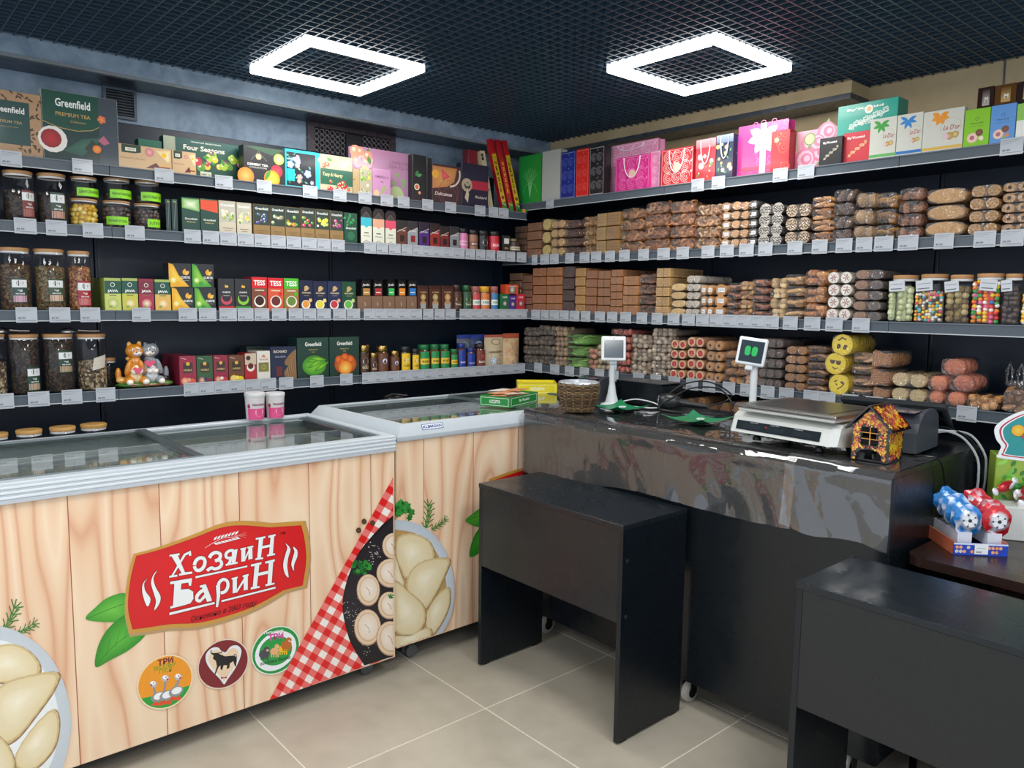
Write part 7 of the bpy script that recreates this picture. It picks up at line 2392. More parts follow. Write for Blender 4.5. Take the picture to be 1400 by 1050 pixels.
tags('T', 0, [(10, 40), (106.5, 134.5), (217, 243), (298, 322), (354, 374.5), (416, 436), (457, 475), (491, 509), (521, 538), (544, 560), (577, 592), (608, 623), (648, 662.5), (667, 680), (680.5, 694)])
tags('T', 1, [(-26, 4), (24, 55), (67, 96), (116.6, 145), (174, 201), (254, 277), (279, 302), (303, 325.6), (326.4, 348.6), (349.4, 371), (372, 392), (393, 413), (414, 434), (434.6, 453), (454, 472), (498, 514.5), (515, 531), (532, 548), (549, 564)] + run(564.5, 635, 5) + [(636, 649.5), (650.5, 663), (664, 676.5), (678.5, 691), (691.5, 703.5), (706, 719)])
tags('T', 2, [(19.5, 49.5), (65.5, 95), (108, 136), (179, 205), (243, 268.5), (271, 295), (299, 323), (324, 346), (347, 367.5), (371, 391), (394, 413.5), (414, 432), (433, 452), (455, 473), (474, 492)] + run(497, 577, 5) + [(578.4, 592.6), (594, 608), (609, 623)] + run(628.5, 722, 6))
tags('T', 3, [(-18, 11), (30, 60.5), (77, 106), (124.5, 152)] + run(246.5, 375, 6) + [(379, 399), (422, 441), (463.5, 481)] + run(494, 719.5, 13))
tags('B', 0, [(744.5, 755), (940, 957), (967, 985), (1049, 1069), (1082, 1104.5), (1351.5, 1383), (1390, 1413)])
tags('B', 1, [(726.5, 734), (738, 750), (751, 763), (772, 784), (791.5, 805), (807, 821), (826, 839.5), (845, 859.5), (871, 885.6), (897, 914), (923, 940), (957, 974.6), (982, 1001), (1008, 1028), (1034, 1053.5), (1073.5, 1094), (1106.5, 1128), (1139, 1161.6), (1166, 1188.6), (1191, 1217), (1223, 1251), (1272, 1299), (1325.5, 1356), (1362, 1394)])
tags('B', 2, [(727, 739), (740, 751), (752, 765), (765.6, 778.4), (779.4, 793), (795, 808), (814, 828), (831, 845), (849, 864), (871.5, 886), (892, 907), (914, 930.4), (934, 951.5), (953, 970.8)] + run(971.5, 1067, 5) + [(1072.5, 1093), (1101.5, 1124), (1131, 1155), (1167.5, 1192)])
tags('B', 3, [(732, 743), (754, 767), (774.5, 787.5), (795, 808), (816, 829), (835, 849), (869, 884.6), (893, 908), (918, 934.5), (942.7, 959.7), (966, 983.6), (993.4, 1011), (1018, 1035.5), (1046.5, 1066), (1072, 1093)] + run(1106, 1151, 2) + [(1159.5, 1182.6), (1192, 1217), (1223, 1248.5), (1270.5, 1296.5), (1320, 1349)])
# ------------------------------------------------------------------ top biscuit shelf: gift bags and boxes of chocolates
def gift_bag(label, x0, x1, yt, col, edge, deco, d_=.05, handles=None, back=.016, foil=False, grp='gift bags on the top biscuit shelf'):
    loc, rz, w_, h_ = spot('B', 0, x0, x1, yt, None, back); w_ -= .001
    t = empty('gift_bag', loc, rz); tag(t, label, 'gift bag', grp)
    m = MB(); f = .0012
    m.box(-w_ / 2, w_ / 2, 0, f, 0, h_, col, 'card'); m.box(-w_ / 2, w_ / 2, d_ - f, d_, 0, h_ * .99, col, 'card')
    for s_ in (-1, 1):     # gusset sides folded inwards
        v = [(s_ * w_ / 2, f, 0), (s_ * w_ / 2, d_ - f, 0), (s_ * w_ / 2, f, h_), (s_ * w_ / 2, d_ - f, h_), (s_ * w_ / 2, d_ / 2, 0), (s_ * (w_ / 2 - .008), d_ / 2, h_)]
        fs = [(0, 4, 5, 2), (4, 1, 3, 5)]
        m.add(v, [a if s_ > 0 else a[::-1] for a in fs], col, 'card')
    m.box(-w_ / 2, w_ / 2, f, d_ - f, 0, .002, col, 'card'); obj('paper_body', m, t)
    q = Art(w_, h_, -w_ / 2, 0, 0, 'gloss' if foil else 'card')
    if edge:
        e = .035 * (.1 / w_)
        for a in ((e, .03, 1 - e, .04), (e, .96, 1 - e, .97), (e, .03, e * 1.5, .97), (1 - e * 1.5, .03, 1 - e, .97)):
            q.r(*a, edge)
    deco(q); q.done('front_print', t)
    if handles:
        m = MB(); n = 12
        m.tube([(w_ * .24 * math.cos(math.pi * i / n), -.004 - .002 * math.sin(math.pi * i / n), h_ * .97 - h_ * handles[1] * math.sin(math.pi * i / n)) for i in range(n + 1)], .0022, handles[0], 'plastic', 5); obj('cord_handle', m, t)
    return t


def roses(col, n=3, m_=3, r=.13):
    def f(q):
        for i in range(n):
            for j in range(m_):
                x, y = (i + .5) / n * .8 + .1, (j + .5) / m_ * .84 + .08
                if n == 3 and m_ == 3 and i == j == 1:
                    q.c(x, y, .12, col, None, 12); q.c(x, y, .09, '#e8c8a8', None, 10); continue
                for k in range(3):
                    q.ring(x, y, r * (1 - .3 * k), r * .10, col, 9, 40 * k, 300 + 40 * k)
                q.c(x, y, r * .14, col, None, 6)
                q.leaf(x + r, y + r * .6, r * .7, r * .3, 40, col)
    return f


def tree(col):
    def f(q):
        for k in range(9):
            a = 40 + k * 12
            q.ln([(.5, .12), (.5 + .12 * math.cos(R_(a)), .45), (.5 + .42 * math.cos(R_(a)), .35 + .38 * math.sin(R_(a)))], .012, col)
        q.ring(.5, .22, .3, .012, col, 14, 0, 180)
    return f


def bow(q):
    q.grad(0, 0, 1, 1, '#b82f78', '#c03a80'); r7 = random.Random(2)
    for k in range(26):
        q.ring(r7.random(), r7.random(), .05, .012, '#d4609a', 7, 0, 280)
    q.r(.46, 0, .58, 1, '#cdb2be');
    for a in (150, 190, 30, -10, 240, 300):
        q.leaf(.52, .74, .32, .17, a, '#d6c2ca')
    q.c(.52, .74, .06, '#b8a0aa', None, 8); q.r(.10, .12, .46, .20, '#a81850'); q.r(.58, .12, .98, .20, '#a81850')


def bigroses(bg, c1, c2, n=6):
    def f(q):
        q.r(0, 0, 1, 1, bg); r7 = random.Random(int(n * 7))
        for k in range(n):
            x, y, r = r7.uniform(.15, .85), r7.uniform(.1, .9), r7.uniform(.18, .30)
            q.leaf(x, y, r * 1.3, r * .5, r7.uniform(0, 360), '#5a8a4a')
            for j in range(4):
                q.c(x + .02 * j, y + .01 * j, r * (1 - .24 * j), c1 if j % 2 == 0 else c2, None, 10)
        q.c(.3, .78, .14, '#6a8a4a'); q.c(.3, .78, .11, '#d8c890')
    return f


GB = [
    ('plain green gift bag with a tree print at the corner of the top biscuit shelf', 710, 740.5, 212, '#1f9a3c', None, tree('#8ad88a'), None),
    ('plain pale grey gift bag near the corner', 741.5, 766.5, 205.5, '#b9bcb6', None, lambda q: None, None),
    ('dark blue gift bag with embossed roses', 767, 787, 207, '#1d2a86', '#9ab0e0', roses('#5a70c8', 2, 3, .2), None),
    ('bright red narrow gift bag with embossed pattern', 788, 805.5, 203.5, '#d8241c', '#e88a80', roses('#e8605a', 2, 3, .2), None),
    ('black gift bag with silver rose print', 806.5, 826.5, 199.5, '#1c191b', '#c8c4c4', roses('#8a8488', 2, 3, .2), None),
    ('large pale pink gift bag with roses and white cord', 827.5, 900, 195, '#dd8fb4', '#f4d8e4', roses('#f0bcd4', 4, 4, .11), ('#f4eef0', .12), .09),
    ('magenta gift bag with white cord before the pale pink bag', 842, 888, 213, '#d81e86', '#f0a8cc', roses('#f07ab8', 3, 3, .13), ('#f4eef0', .58), .022),
    ('narrow pale pink gift bag edge beside the magenta bag', 889, 903, 206, '#dc88b0', '#f4d8e4', roses('#f4c8da', 1, 3, .26), None, .04),
    ('red gift bag with large white rose print and white cord', 904.5, 948, 202.5, '#d41c28', '#f0c8c8', roses('#d4c6c2', 3, 3, .15), ('#f4eef0', .62)),
    ('red gift bag with strawberries and clear top beside the white rose bag', 952, 979, 190, '#b8303c', None, lambda q: (fruits(q, .1, .08, .8, .55, 10, ['#e85a5a', '#f0c8c0', '#c8202c'], 3, .13), q.grad(0, .8, 1, 1, '#b86a74', '#c89a9e')), ('#e8e4e4', .55)),
    ('dark blue gift bag with gold leaves', 980, 1003, 184, '#1c2840', None, lambda q: (flowers(q, 16, ['#a88030', '#2a4a7a', '#b89848'], 5, r=.11), q.grad(0, .82, 1, 1, '#5a6c88', '#8a98aa')), ('#e8e8ea', .5)),
    ('blue gift bag edge between the gold leaf bag and the bow bag', 1003, 1009.5, 186, '#203a9a', None, lambda q: q.t('LOVE', .5, .6, .8, .05, '#e8e8f0'), None, .05),
    ('large pink gift bag with a big white bow print', 1010, 1078, 168, '#d8408a', None, bow, None, .05),
]
for g in GB:
    gift_bag(g[0], g[1], g[2], g[3], g[4], g[5], g[6], .05 if g[2] - g[1] > 12 else .03, g[7], *(g[8:9] or (.016,)))
BX = 'boxes of chocolates on the top biscuit shelf'
BK = lambda bg, fc, tc='#f0ece4': (lambda q: (q.r(0, 0, 1, 1, bg), q.t("By'Kustid", .46, .82, .62, .10, tc, .03), [q.fl(.25 + .08 * k, .25 + .05 * k + .05 * (k % 2), .055, fc, bg, 4) for k in range(8)], q.ln([(.2, .2), (.5, .42), (.85, .6)], .012, fc)))


def A_bowbox(bc, stripe, nut='#b8864a'):
    def f(q):
        q.r(0, 0, 1, 1, '#cfd0c4'); q.r(0, .04, 1, .11, stripe)
        for a in (150, 200, 25, -15, 250, 295):
            q.leaf(.42, .84, .36 * min(1, q.h / q.w * .6), .13, a, bc)
        q.t("Le D'or", .72, .55, .42, .12, '#a82a3a', .01, .3); q.ring(.7, .55, .26, .006, '#b8a070', 12)
        q.c(.68, .34, .10, nut, '#d8b070'); q.c(.82, .36, .09, '#a8843a', '#e8d080'); q.c(.58, .33, .08, '#d8c0c8')
    return f


def A_nut(bg, c2):
    def f(q):
        q.r(0, 0, 1, 1, bg); q.ring(.5, .74, .07, .015, '#2a3a20', 10); q.t('PRALINE', .5, .62, .5, .035, '#2a3a20', .01); q.r(.2, .54, .8, .545, '#3a4a30')
        q.c(.35, .24, .22, '#e8c0a8', '#f0dcd0'); q.c(.62, .36, .15, '#6a3a26', '#8a5a3a'); q.c(.70, .20, .10, c2); q.leaf(.5, .12, .2, .1, 20, '#8ab04a'); q.c(.34, .24, .1, '#b06a7a')
    return f


for a in (('red rose box of chocolates before the bow bag', 1057, 1082.5, 179, .05, '#b82430', bigroses('#c8242c', '#e8443c', '#a8181e', 5)),
          ('pale pink rose box of chocolates, wide, beside the red rose box', 1083.5, 1143, 174, .05, '#e0a0b4', bigroses('#c8909f', '#c8708c', '#d8a8b8', 8)),
          ('black box with cream blossom before the pale pink rose box', 1120, 1151, 187.5, .05, '#17181a', BK('#17181a', '#d8d0b8'), None, -.001 + .001),
          ('red box with cream blossom below the teal box', 1152.5, 1191.5, 180, .09, '#c4303c', BK('#cc3440', '#f0d8a0')),
          ('white box with a green bow print', 1190, 1226.5, 161, .03, '#c6c8bc', A_bowbox('#2f9a34', '#5ab05a'), None, .002),
          ('white box with a blue bow print', 1227, 1262.5, 155, .03, '#c6c8bc', A_bowbox('#2a82c8', '#2a72b8'), None, .002),
          ('wide white box with an orange bow print', 1262.8, 1318.5, 149.5, .03, '#c6c8bc', A_bowbox('#e8962a', '#d8b04a'), None, .002),
          ('lime green box of pralines', 1319, 1354.5, 148.5, .05, '#7ab81c', A_nut('#84c41c', '#e8e0c0'), None, .002),
          ('sky blue box of pralines', 1355, 1390, 142.5, .05, '#4a86c8', A_nut('#5a94d4', '#c88a5a'), None, .002),
          ('green and white box of pralines cut by the picture edge', 1390.5, 1432, 139, .05, '#8ac05a', lambda q: (q.r(0, 0, 1, 1, '#8cc456'), q.r(0, .1, 1, .55, '#e8e8e0')), None, .002)):
    o = carton('chocolate_box', a[0], 'box', BX, 'B', 0, *a[1:7], *(a[7:] if len(a) > 7 else (None, .018)))
    if a[0].startswith('black box'):
        o.location.x = XB + .003
    if 'red rose' in a[0]:
        o.location.x = XB + .004
    if a[0].startswith('pale'):
        o.location.x = XB + .056
carton('chocolate_box', 'teal box with white blossom standing on the red blossom box', 'box', BX, 'B', 0, 1146, 1228, 139, .085, '#0f9a86', lambda q: (BK('#12a08c', '#e8f0e8')(q), q.c(.53, .76, .07, '#f0ece0'), q.c(.53, .76, .04, '#d8b060'), q.t('АССОРТИ', .55, .32, .34, .08, '#f0f0e8', .03)), 180.5, .035)
for x0, x1, yt, yb, c_, n_ in ((1336.5, 1359.5, 119, 147.5, '#2e1c18', 'dark brown chocolate box on top of the lime praline box'), (1360, 1390, 115, 142, '#5a3a18', 'golden brown chocolate box on top of the blue praline box'), (1390.5, 1420, 110, 138, '#2a1c1c', 'dark chocolate box at the picture edge on the praline boxes')):
    carton('stacked_chocolate_box', n_, 'box', BX, 'B', 0, x0, x1, yt, .05, c_, lambda q, c_=c_: (q.r(0, 0, 1, 1, c_), q.grad(.3, .1, .75, .9, '#b8b0a8' if 'e1' in c_ else '#c8a868', c_), q.t('M', .55, .4, .2, .25, '#f0ece4', .03)), yb, .004, mat='gloss')


# ------------------------------------------------------------------ packed biscuits, stacked in columns
rb = random.Random(21)


def film_shell(w_, h_, d_, lump=0):
    """clear wrap round a pack, a little wrinkled, gathered at the rear"""
    m = MB(); n, k = 14, 8; v = []; f = []; sd = rb.uniform(0, 50)
    for j in range(k + 1):
        u = j / k; y = -.0035 + (d_ + .007) * u
        g = (.90 if j == 0 else (.985 if j == 1 else 1)) * (1 if j < k else .7)
        for i in range(n):
            a = 2 * math.pi * i / n
            c_, s_ = math.cos(a), math.sin(a); e = .45
            x = math.copysign(abs(c_) ** e, c_) * (w_ / 2 + .001) * g; z = h_ / 2 + math.copysign(abs(s_) ** e, s_) * (h_ / 2 + .0005) * g
            nz = noise.noise(Vector((x * 60 + sd, y * 50, z * 60))) * .0025
            v.append((x + nz, y + (nz if j == 0 else 0), max(z + nz * .6, .0)))
    for j in range(k):
        for i in range(n):
            a, b_ = j * n + i, j * n + (i + 1) % n; f.append((a, b_, b_ + n, a + n))
    f.append(tuple(range(n))[::-1]); f.append(tuple(k * n + i for i in range(n)))
    m.add(v, f, '#ffffff', 'film', True)
    return m


def j_(c, a=.06):
    c = lin(c); k = 1 + rb.uniform(-a, a) * 2
    return tuple(min(1, x * k) for x in c)


def p_brick(w_, h_, d_, nx, cols, nz=1, lines=True):
    """blocks of wafers side by side"""
    parts = []
    for i in range(nx):
        m = MB(); x0 = -w_ / 2 + w_ * i / nx + .001; x1 = -w_ / 2 + w_ * (i + 1) / nx - .001
        nd = max(3, int(d_ / .032)); c_ = cols[i % len(cols)]
        for kz in range(nz):
            za, zb = h_ * kz / nz + .0008, h_ * (kz + 1) / nz - .0012
            for k in range(nd):
                dx = rb.uniform(-.0012, .0012)
                m.box(x0 + dx, x1 + dx, d_ * k / nd + .0006, d_ * (k + 1) / nd - .0006, za, zb, j_(c_), 'biscuit', .0012)
        if lines:
            q = Art(x1 - x0, h_ - .004, x0, .002, -.0006, 'biscuit'); cd = tuple(x * .55 for x in lin(c_))
            for t_ in (.3, .52, .74):
                q.r(.06, t_, .94, t_ + .035, cd)
            o = len(m.v); kk = m.mat('biscuit'); m.v += q.mb.v; m.c += q.mb.c; m.f += [tuple(a + o for a in f) for f in q.mb.f]; m.m += [kk] * len(q.mb.f); m.sm += [False] * len(q.mb.f)
        parts.append(('wafer_block', m, None))
    return parts


def p_roll(w_, h_, d_, nx, col, face=None, col2=None, wav=True):
    """biscuits standing one behind another; round faces to the front"""
    parts = []
    for i in range(nx):
        rx, rz_ = w_ / nx / 2 * .97, h_ / 2 * .97; cx = -w_ / 2 + w_ * (i + .5) / nx; nb = max(5, int(d_ / .018)); n = 12; m = MB(); c0 = col[i % len(col)] if isinstance(col, list) else col
        pr = []; cc = []
        for k in range(nb):
            ya = d_ * k / nb; yb_ = d_ * (k + 1) / nb; s_ = rb.uniform(.95, 1); c_ = j_(c0, .05); cd = tuple(x * .72 for x in c_)
            pr += [(s_ * .90, ya + .0003), (s_, ya + (yb_ - ya) * .3), (s_, ya + (yb_ - ya) * .7), (s_ * .90, yb_ - .0003)]; cc += [c_, c_, c_, cd]
        m.T = Matrix.Translation((cx, 0, h_ / 2)) @ Matrix.Diagonal((rx, 1, rz_, 1))
        m.lathe(pr, seg=n, mat='biscuit', axis='y', cols=cc, caps=True)
        m.T = None
        q = Art(2 * rx, 2 * rz_, cx - rx, h_ / 2 - rz_, -.0006, 'biscuit')
        if face == 'jelly':
            q.c(.5, .5, .46, '#e2b98c', '#ecc89a', 12); q.c(.5, .5, .31, '#a81a22', '#e0303a', 10)
        elif face == 'hole':
            q.c(.5, .5, .16, '#4a3020', '#2a1a12', 8)
            for k in range(8):
                q.c(.5 + .34 * math.cos(k * .785), .5 + .34 * math.sin(k * .785), .07, tuple(x * .8 for x in lin(c0)), None, 5)
        elif face == 'label':
            q.c(.5, .5, .43, j_(c0), None, 12); q.r(.25, .3, .8, .72, '#dfe4e8'); q.r(.3, .5, .7, .54, '#8a9096')
        elif face == 'zebra':
            q.c(.5, .5, .46, col2 or '#b8b0a4', None, 12)
            for k in range(3):
                y = .26 + .24 * k
                if abs(y - .5) < .34:
                    e = math.sqrt(.19 - (y - .5) ** 2)
                    q.ln([(.5 - e + 2 * e * t / 6, y + (.08 if t % 2 else -.08)) for t in range(7)], .09, '#2a2422')
        elif face == 'swirl':
            q.c(.5, .5, .45, j_(c0), None, 12); q.ring(.5, .5, .30, .05, '#6a4426', 12, 0, 320); q.ring(.5, .5, .14, .05, '#6a4426', 8, 90, 400)
        elif face == 'pattern':
            cd = tuple(x * .6 for x in lin(c0))
            for k in range(6):
                q.c(.5 + .28 * math.cos(k * 1.05), .5 + .28 * math.sin(k * 1.05), .09, cd, None, 5)
            q.c(.5, .5, .09, cd, None, 5)
        elif face == 'jam':
            q.c(.5, .5, .45, '#e4ddd2', '#efe9df', 12)
            for k in range(6):
                q.leaf(.5, .5, .34, .07, 60 * k + 10, '#8a3038')
        elif face in ('emoji1', 'emoji2', 'emoji3'):
            q.c(.5, .5, .48, '#e6c81c', '#f4dc2c', 18)
            if face == 'emoji1':
                q.ln([(.30, .70), (.50, .84), (.66, .74)], .07, '#4a2416'); q.c(.33, .40, .10, '#4a2416', None, 8); q.leaf(.26, .52, .2, .12, -20, '#4a2416'); q.c(.62, .36, .09, '#4a2416', None, 8); q.leaf(.56, .48, .2, .12, -10, '#4a2416')
            elif face == 'emoji2':
                q.poly([(.24, .66), (.48, .68), (.46, .52), (.34, .48), (.26, .54)], '#4a2416'); q.poly([(.52, .64), (.76, .60), (.74, .48), (.62, .44), (.53, .50)], '#4a2416'); q.ln([(.24, .67), (.76, .62)], .04, '#4a2416'); q.ln([(.36, .34), (.50, .24), (.62, .32)], .05, '#4a2416')
            else:
                q.ln([(.28, .62), (.42, .70)], .06, '#4a2416'); q.ln([(.34, .54), (.44, .46)], .05, '#4a2416'); q.leaf(.56, .66, .24, .12, -30, '#4a2416'); q.ln([(.42, .28), (.62, .40), (.74, .54)], .05, '#4a2416')
        if q.mb.v:
            o = len(m.v); kk = m.mat('biscuit' if not (face or '').startswith('emoji') else 'sugar'); m.v += q.mb.v; m.c += q.mb.c; m.f += [tuple(a + o for a in f) for f in q.mb.f]; m.m += [kk] * len(q.mb.f); m.sm += [False] * len(q.mb.f)
        parts.append(('biscuit_roll', m, None))
    return parts


def p_bag(w_, h_, d_, kind, size, cols, mat='biscuit'):
    """loose biscuits heaped in a bag; the heap's front and top carry the whole ones"""
    m = MB(); nx = max(2, round(w_ / size)); nz = max(1, round(h_ / (size * .72)))
    for k in range(nz):
        for i in range(nx):
            for y in ((0, 1) if k < nz - 1 or nz == 1 else (0, 1, 2)):
                x = -w_ / 2 + w_ * (i + .5) / nx + rb.uniform(-.2, .2) * size; z = h_ * (k + .5) / nz + rb.uniform(-.12, .12) * size; yy = size * (.42 + .75 * y) + rb.uniform(0, .2) * size
                R3 = (Matrix.Rotation(rb.uniform(-1.2, 1.2), 3, 'X') @ Matrix.Rotation(rb.uniform(-1.2, 1.2), 3, 'Y') @ Matrix.Rotation(rb.uniform(0, 6), 3, 'Z'))
                c_ = j_(rb.choice(cols), .08); s_ = size * .5
                x = max(-w_ / 2 + s_ * .7, min(w_ / 2 - s_ * .7, x)); z = max(s_ * .5, min(h_ - s_ * .4, z))
                if kind == 'ring':
                    m.torus((x, yy, z), s_ * .62, s_ * .30, c_, mat, R3 @ Matrix.Rotation(1.2, 3, 'X'), 9, 5)
                elif kind == 'crescent':
                    P = [Vector(R3 @ Vector((s_ * 1.1 * math.cos(t), s_ * .8 * math.sin(t), 0))) + Vector((x, yy, z)) for t in (0, .6, 1.2, 1.8, 2.4, 3.0)]
                    m.tube(P, [s_ * .12, s_ * .3, s_ * .36, s_ * .36, s_ * .3, s_ * .12], c_, mat, 5)
                elif kind == 'oval':
                    m.ell((x, yy, z), (s_ * 1.05, s_ * .7, s_ * .5), c_, mat, R3, 8, 5, tuple(a * .75 for a in c_))
                elif kind == 'stick':
                    Rs = Matrix.Rotation(rb.uniform(-.35, .35), 3, 'Y') @ Matrix.Rotation(rb.uniform(-.5, .5), 3, 'Z')
                    m.ell((x, yy, z), (s_ * 1.5, s_ * .42, s_ * .40), c_, mat, Rs, 7, 6)
                elif kind == 'flat':
                    Rs = Matrix.Rotation(rb.uniform(-.3, .3), 3, 'Y') @ Matrix.Rotation(rb.uniform(-.3, .3), 3, 'X')
                    m.ell((x, yy, z), (s_ * 1.2, s_ * .9, s_ * .26), c_, mat, Rs, 9, 4)
                elif kind == 'ball':
                    m.ell((x, yy, z), (s_ * .86,) * 3, c_, mat, None, 8, 6)
                elif kind == 'heart':
                    m.ell((x - s_ * .3, yy, z), (s_ * .7, s_ * .5, s_ * .4), c_, mat, R3, 7, 5); m.ell((x + s_ * .3, yy, z), (s_ * .7, s_ * .5, s_ * .4), c_, mat, R3, 7, 5)
    m.box(-w_ / 2 + size * .45, w_ / 2 - size * .45, size * .7, d_, size * .05, h_ - size * .25, cols[0], mat, .01)
    m.v = [(max(-w_ / 2, min(w_ / 2, a)), max(.001, b_), max(.0005, min(h_ * .985, c))) for a, b_, c in m.v]
    return [('biscuits', m, 'stuff')]


SHB = ['top', 'second', 'third', 'fourth']
GRP = {'brick': 'packs of wafers', 'roll': 'packs of round biscuits', 'bag': 'bags of loose biscuits'}


def column(sh, x0, x1, yt, n, what, desc, noun='pack', d_=.26, jit=1, film=True, lean=0, xs=None, offs=0):
    """a stack of n alike packs"""
    loc, rz, w_, H = spot('B', sh, x0, x1, yt, None, .012 + offs); h_ = H / n; protos = []
    for k in range(2 if n > 2 else 1):
        if what[0] == 'brick':
            P = p_brick(w_ * .97, h_ * .96, d_, *what[1:])
        elif what[0] == 'roll':
            P = p_roll(w_ * .97, h_ * .97, d_, *what[1:])
        else:
            P = p_bag(w_, h_, d_, *what[1:])
        ms = [(nm, mb.mesh(nm), kd) for nm, mb, kd in P]
        fm = film_shell(w_ * .97, h_ * .965, d_).mesh('clear_wrap') if film else None
        protos.append((ms, fm))
    for k in range(n):
        ms, fm = protos[k % len(protos)]
        pos = (['lowest', 'top'] if n == 2 else ['lowest', 'middle', 'top'] if n == 3 else ['lowest', 'second lowest', 'third lowest', 'fourth lowest', 'fifth lowest', 'sixth lowest'][:n - 1] + ['top'])[k] if n > 1 else ''
        dy = rb.uniform(-1, 1) * .002 * jit; dx = rb.uniform(0, 1) * .006 * jit - .002
        o = empty('biscuit_' + noun, (loc[0] + dx, loc[1] + dy, loc[2] + h_ * k + .0004), rz + rb.uniform(-1, 1) * .02 * jit)
        if xs:
            o.location.y -= xs[k]
        lb = f"{pos} {noun} of {desc}, {SHB[sh]} biscuit shelf" if n > 1 else f"{noun} of {desc}, {SHB[sh]} biscuit shelf"
        tag(o, lb, noun, f"{GRP[what[0]]} on the {SHB[sh]} biscuit shelf")
        for nm, me, kd in ms:
            link(nm, me, o, kind=kd)
        if fm:
            link('clear_wrap', fm, o)


BR, GD, TN, LT, DK = '#a86a3c', '#c08a4a', '#b5794a', '#d2a878', '#4a2c22'
# second shelf, from the corner outwards
for c in (
        (704, 720, 309, 5, ('brick', 2, ['#6a4428'], 1), 'dark wafers in the corner', 'pack', .10),
        (720.5, 740, 304, 4, ('brick', 2, ['#8a5a34'], 1), 'brown square wafers beside the corner'),
        (740.5, 752.8, 298, 3, ('roll', 1, '#c8b06a', None), 'large pale yellow oval biscuits'),
        (753.2, 772.5, 300, 4, ('roll', 2, '#c09a68', None), 'small pale round biscuits in pairs'),
        (773, 796, 300, 4, ('bag', 'flat', .030, ['#6a3c26', '#84502e', '#5a3220']), 'dark speckled biscuits', 'bag'),
        (796.5, 815, 296, 4, ('bag', 'ring', .036, ['#b88a4a', '#a87a40', '#c89a5a']), 'golden rings beside the dark speckled ones', 'bag'),
        (815.5, 828.5, 291, 3, ('brick', 1, ['#a08050'], 1), 'pale sesame wafers, narrow stack'),
        (829, 847.5, 289, 3, ('brick', 1, ['#9a7038'], 1), 'golden sesame wafers, wide stack'),
        (848, 881, 284, 4, ('bag', 'crescent', .038, ['#a06a3c', '#8a5830', '#b07a48']), 'brown crescent biscuits', 'bag'),
        (881.5, 916, 275, 4, ('bag', 'ring', .044, ['#9a6034', '#84502a', '#b0743e']), 'large brown bread rings', 'bag'),
        (916.5, 950, 274, 4, ('bag', 'ring', .040, ['#a5683a', '#8c562e', '#b87c46']), 'small brown bread rings', 'bag'),
        (950.5, 985.5, 279, 4, ('bag', 'ring', .038, ['#b8885a', '#a8764a', '#c49a6a']), 'pale ringed biscuits beside the labelled rolls', 'bag'),
        (986.5, 999.5, 276.5, 5, ('roll', 1, '#b48a60', 'label'), 'labelled roll biscuits, first narrow stack'),
        (1000, 1012.5, 275, 5, ('roll', 1, '#c09468', None), 'plain roll biscuits between labelled stacks'),
        (1013, 1024.5, 275, 5, ('roll', 1, '#b8895c', None), 'plain roll biscuits, outer stack'),
        (1025, 1037, 273.5, 5, ('roll', 1, '#4a4440', 'label'), 'dark labelled roll biscuits beside zebra biscuits'),
        (1037.5, 1073, 279, 4, ('roll', 2, '#5a524c', 'zebra', '#b0aaa0'), 'black and white zebra biscuits'),
        (1073.5, 1110, 278, 3, ('roll', 2, '#7a6450', 'zebra', '#c0a484'), 'tan zebra biscuits'),
        (1110.5, 1139, 268, 4, ('bag', 'stick', .040, ['#a86e3e', '#c48c54', '#8a5a36']), 'short brown filled sticks', 'bag'),
        (1139.5, 1168, 258, 4, ('bag', 'oval', .055, ['#6a5044', '#7c6252', '#5a4238']), 'dark grey brown oval biscuits', 'bag'),
        (1168.5, 1198, 262, 3, ('bag', 'ball', .060, ['#9a7850', '#a8865c', '#8a6844']), 'seeded lumpy biscuits', 'bag'),
        (1198.5, 1228.5, 262, 3, ('bag', 'flat', .055, ['#c8964e', '#b8843e', '#a8703a']), 'large golden round biscuits', 'bag'),
        (1229, 1265, 256, 4, ('bag', 'oval', .050, ['#a46c46', '#b47c52', '#8c5838']), 'brown fig shaped biscuits', 'bag'),
        (1265.5, 1325, 256, 3, ('roll', 1, '#bf9256', None), 'big long oval biscuits'),
        (1325.5, 1370, 252, 4, ('roll', 2, '#c09258', 'pattern'), 'pale round biscuits in pairs beside the long ovals'),
        (1370.5, 1412, 248, 5, ('roll', 2, '#b88a52', 'hole'), 'ring biscuits at the picture edge')):
    column(1, *c[:4], *c[4:])
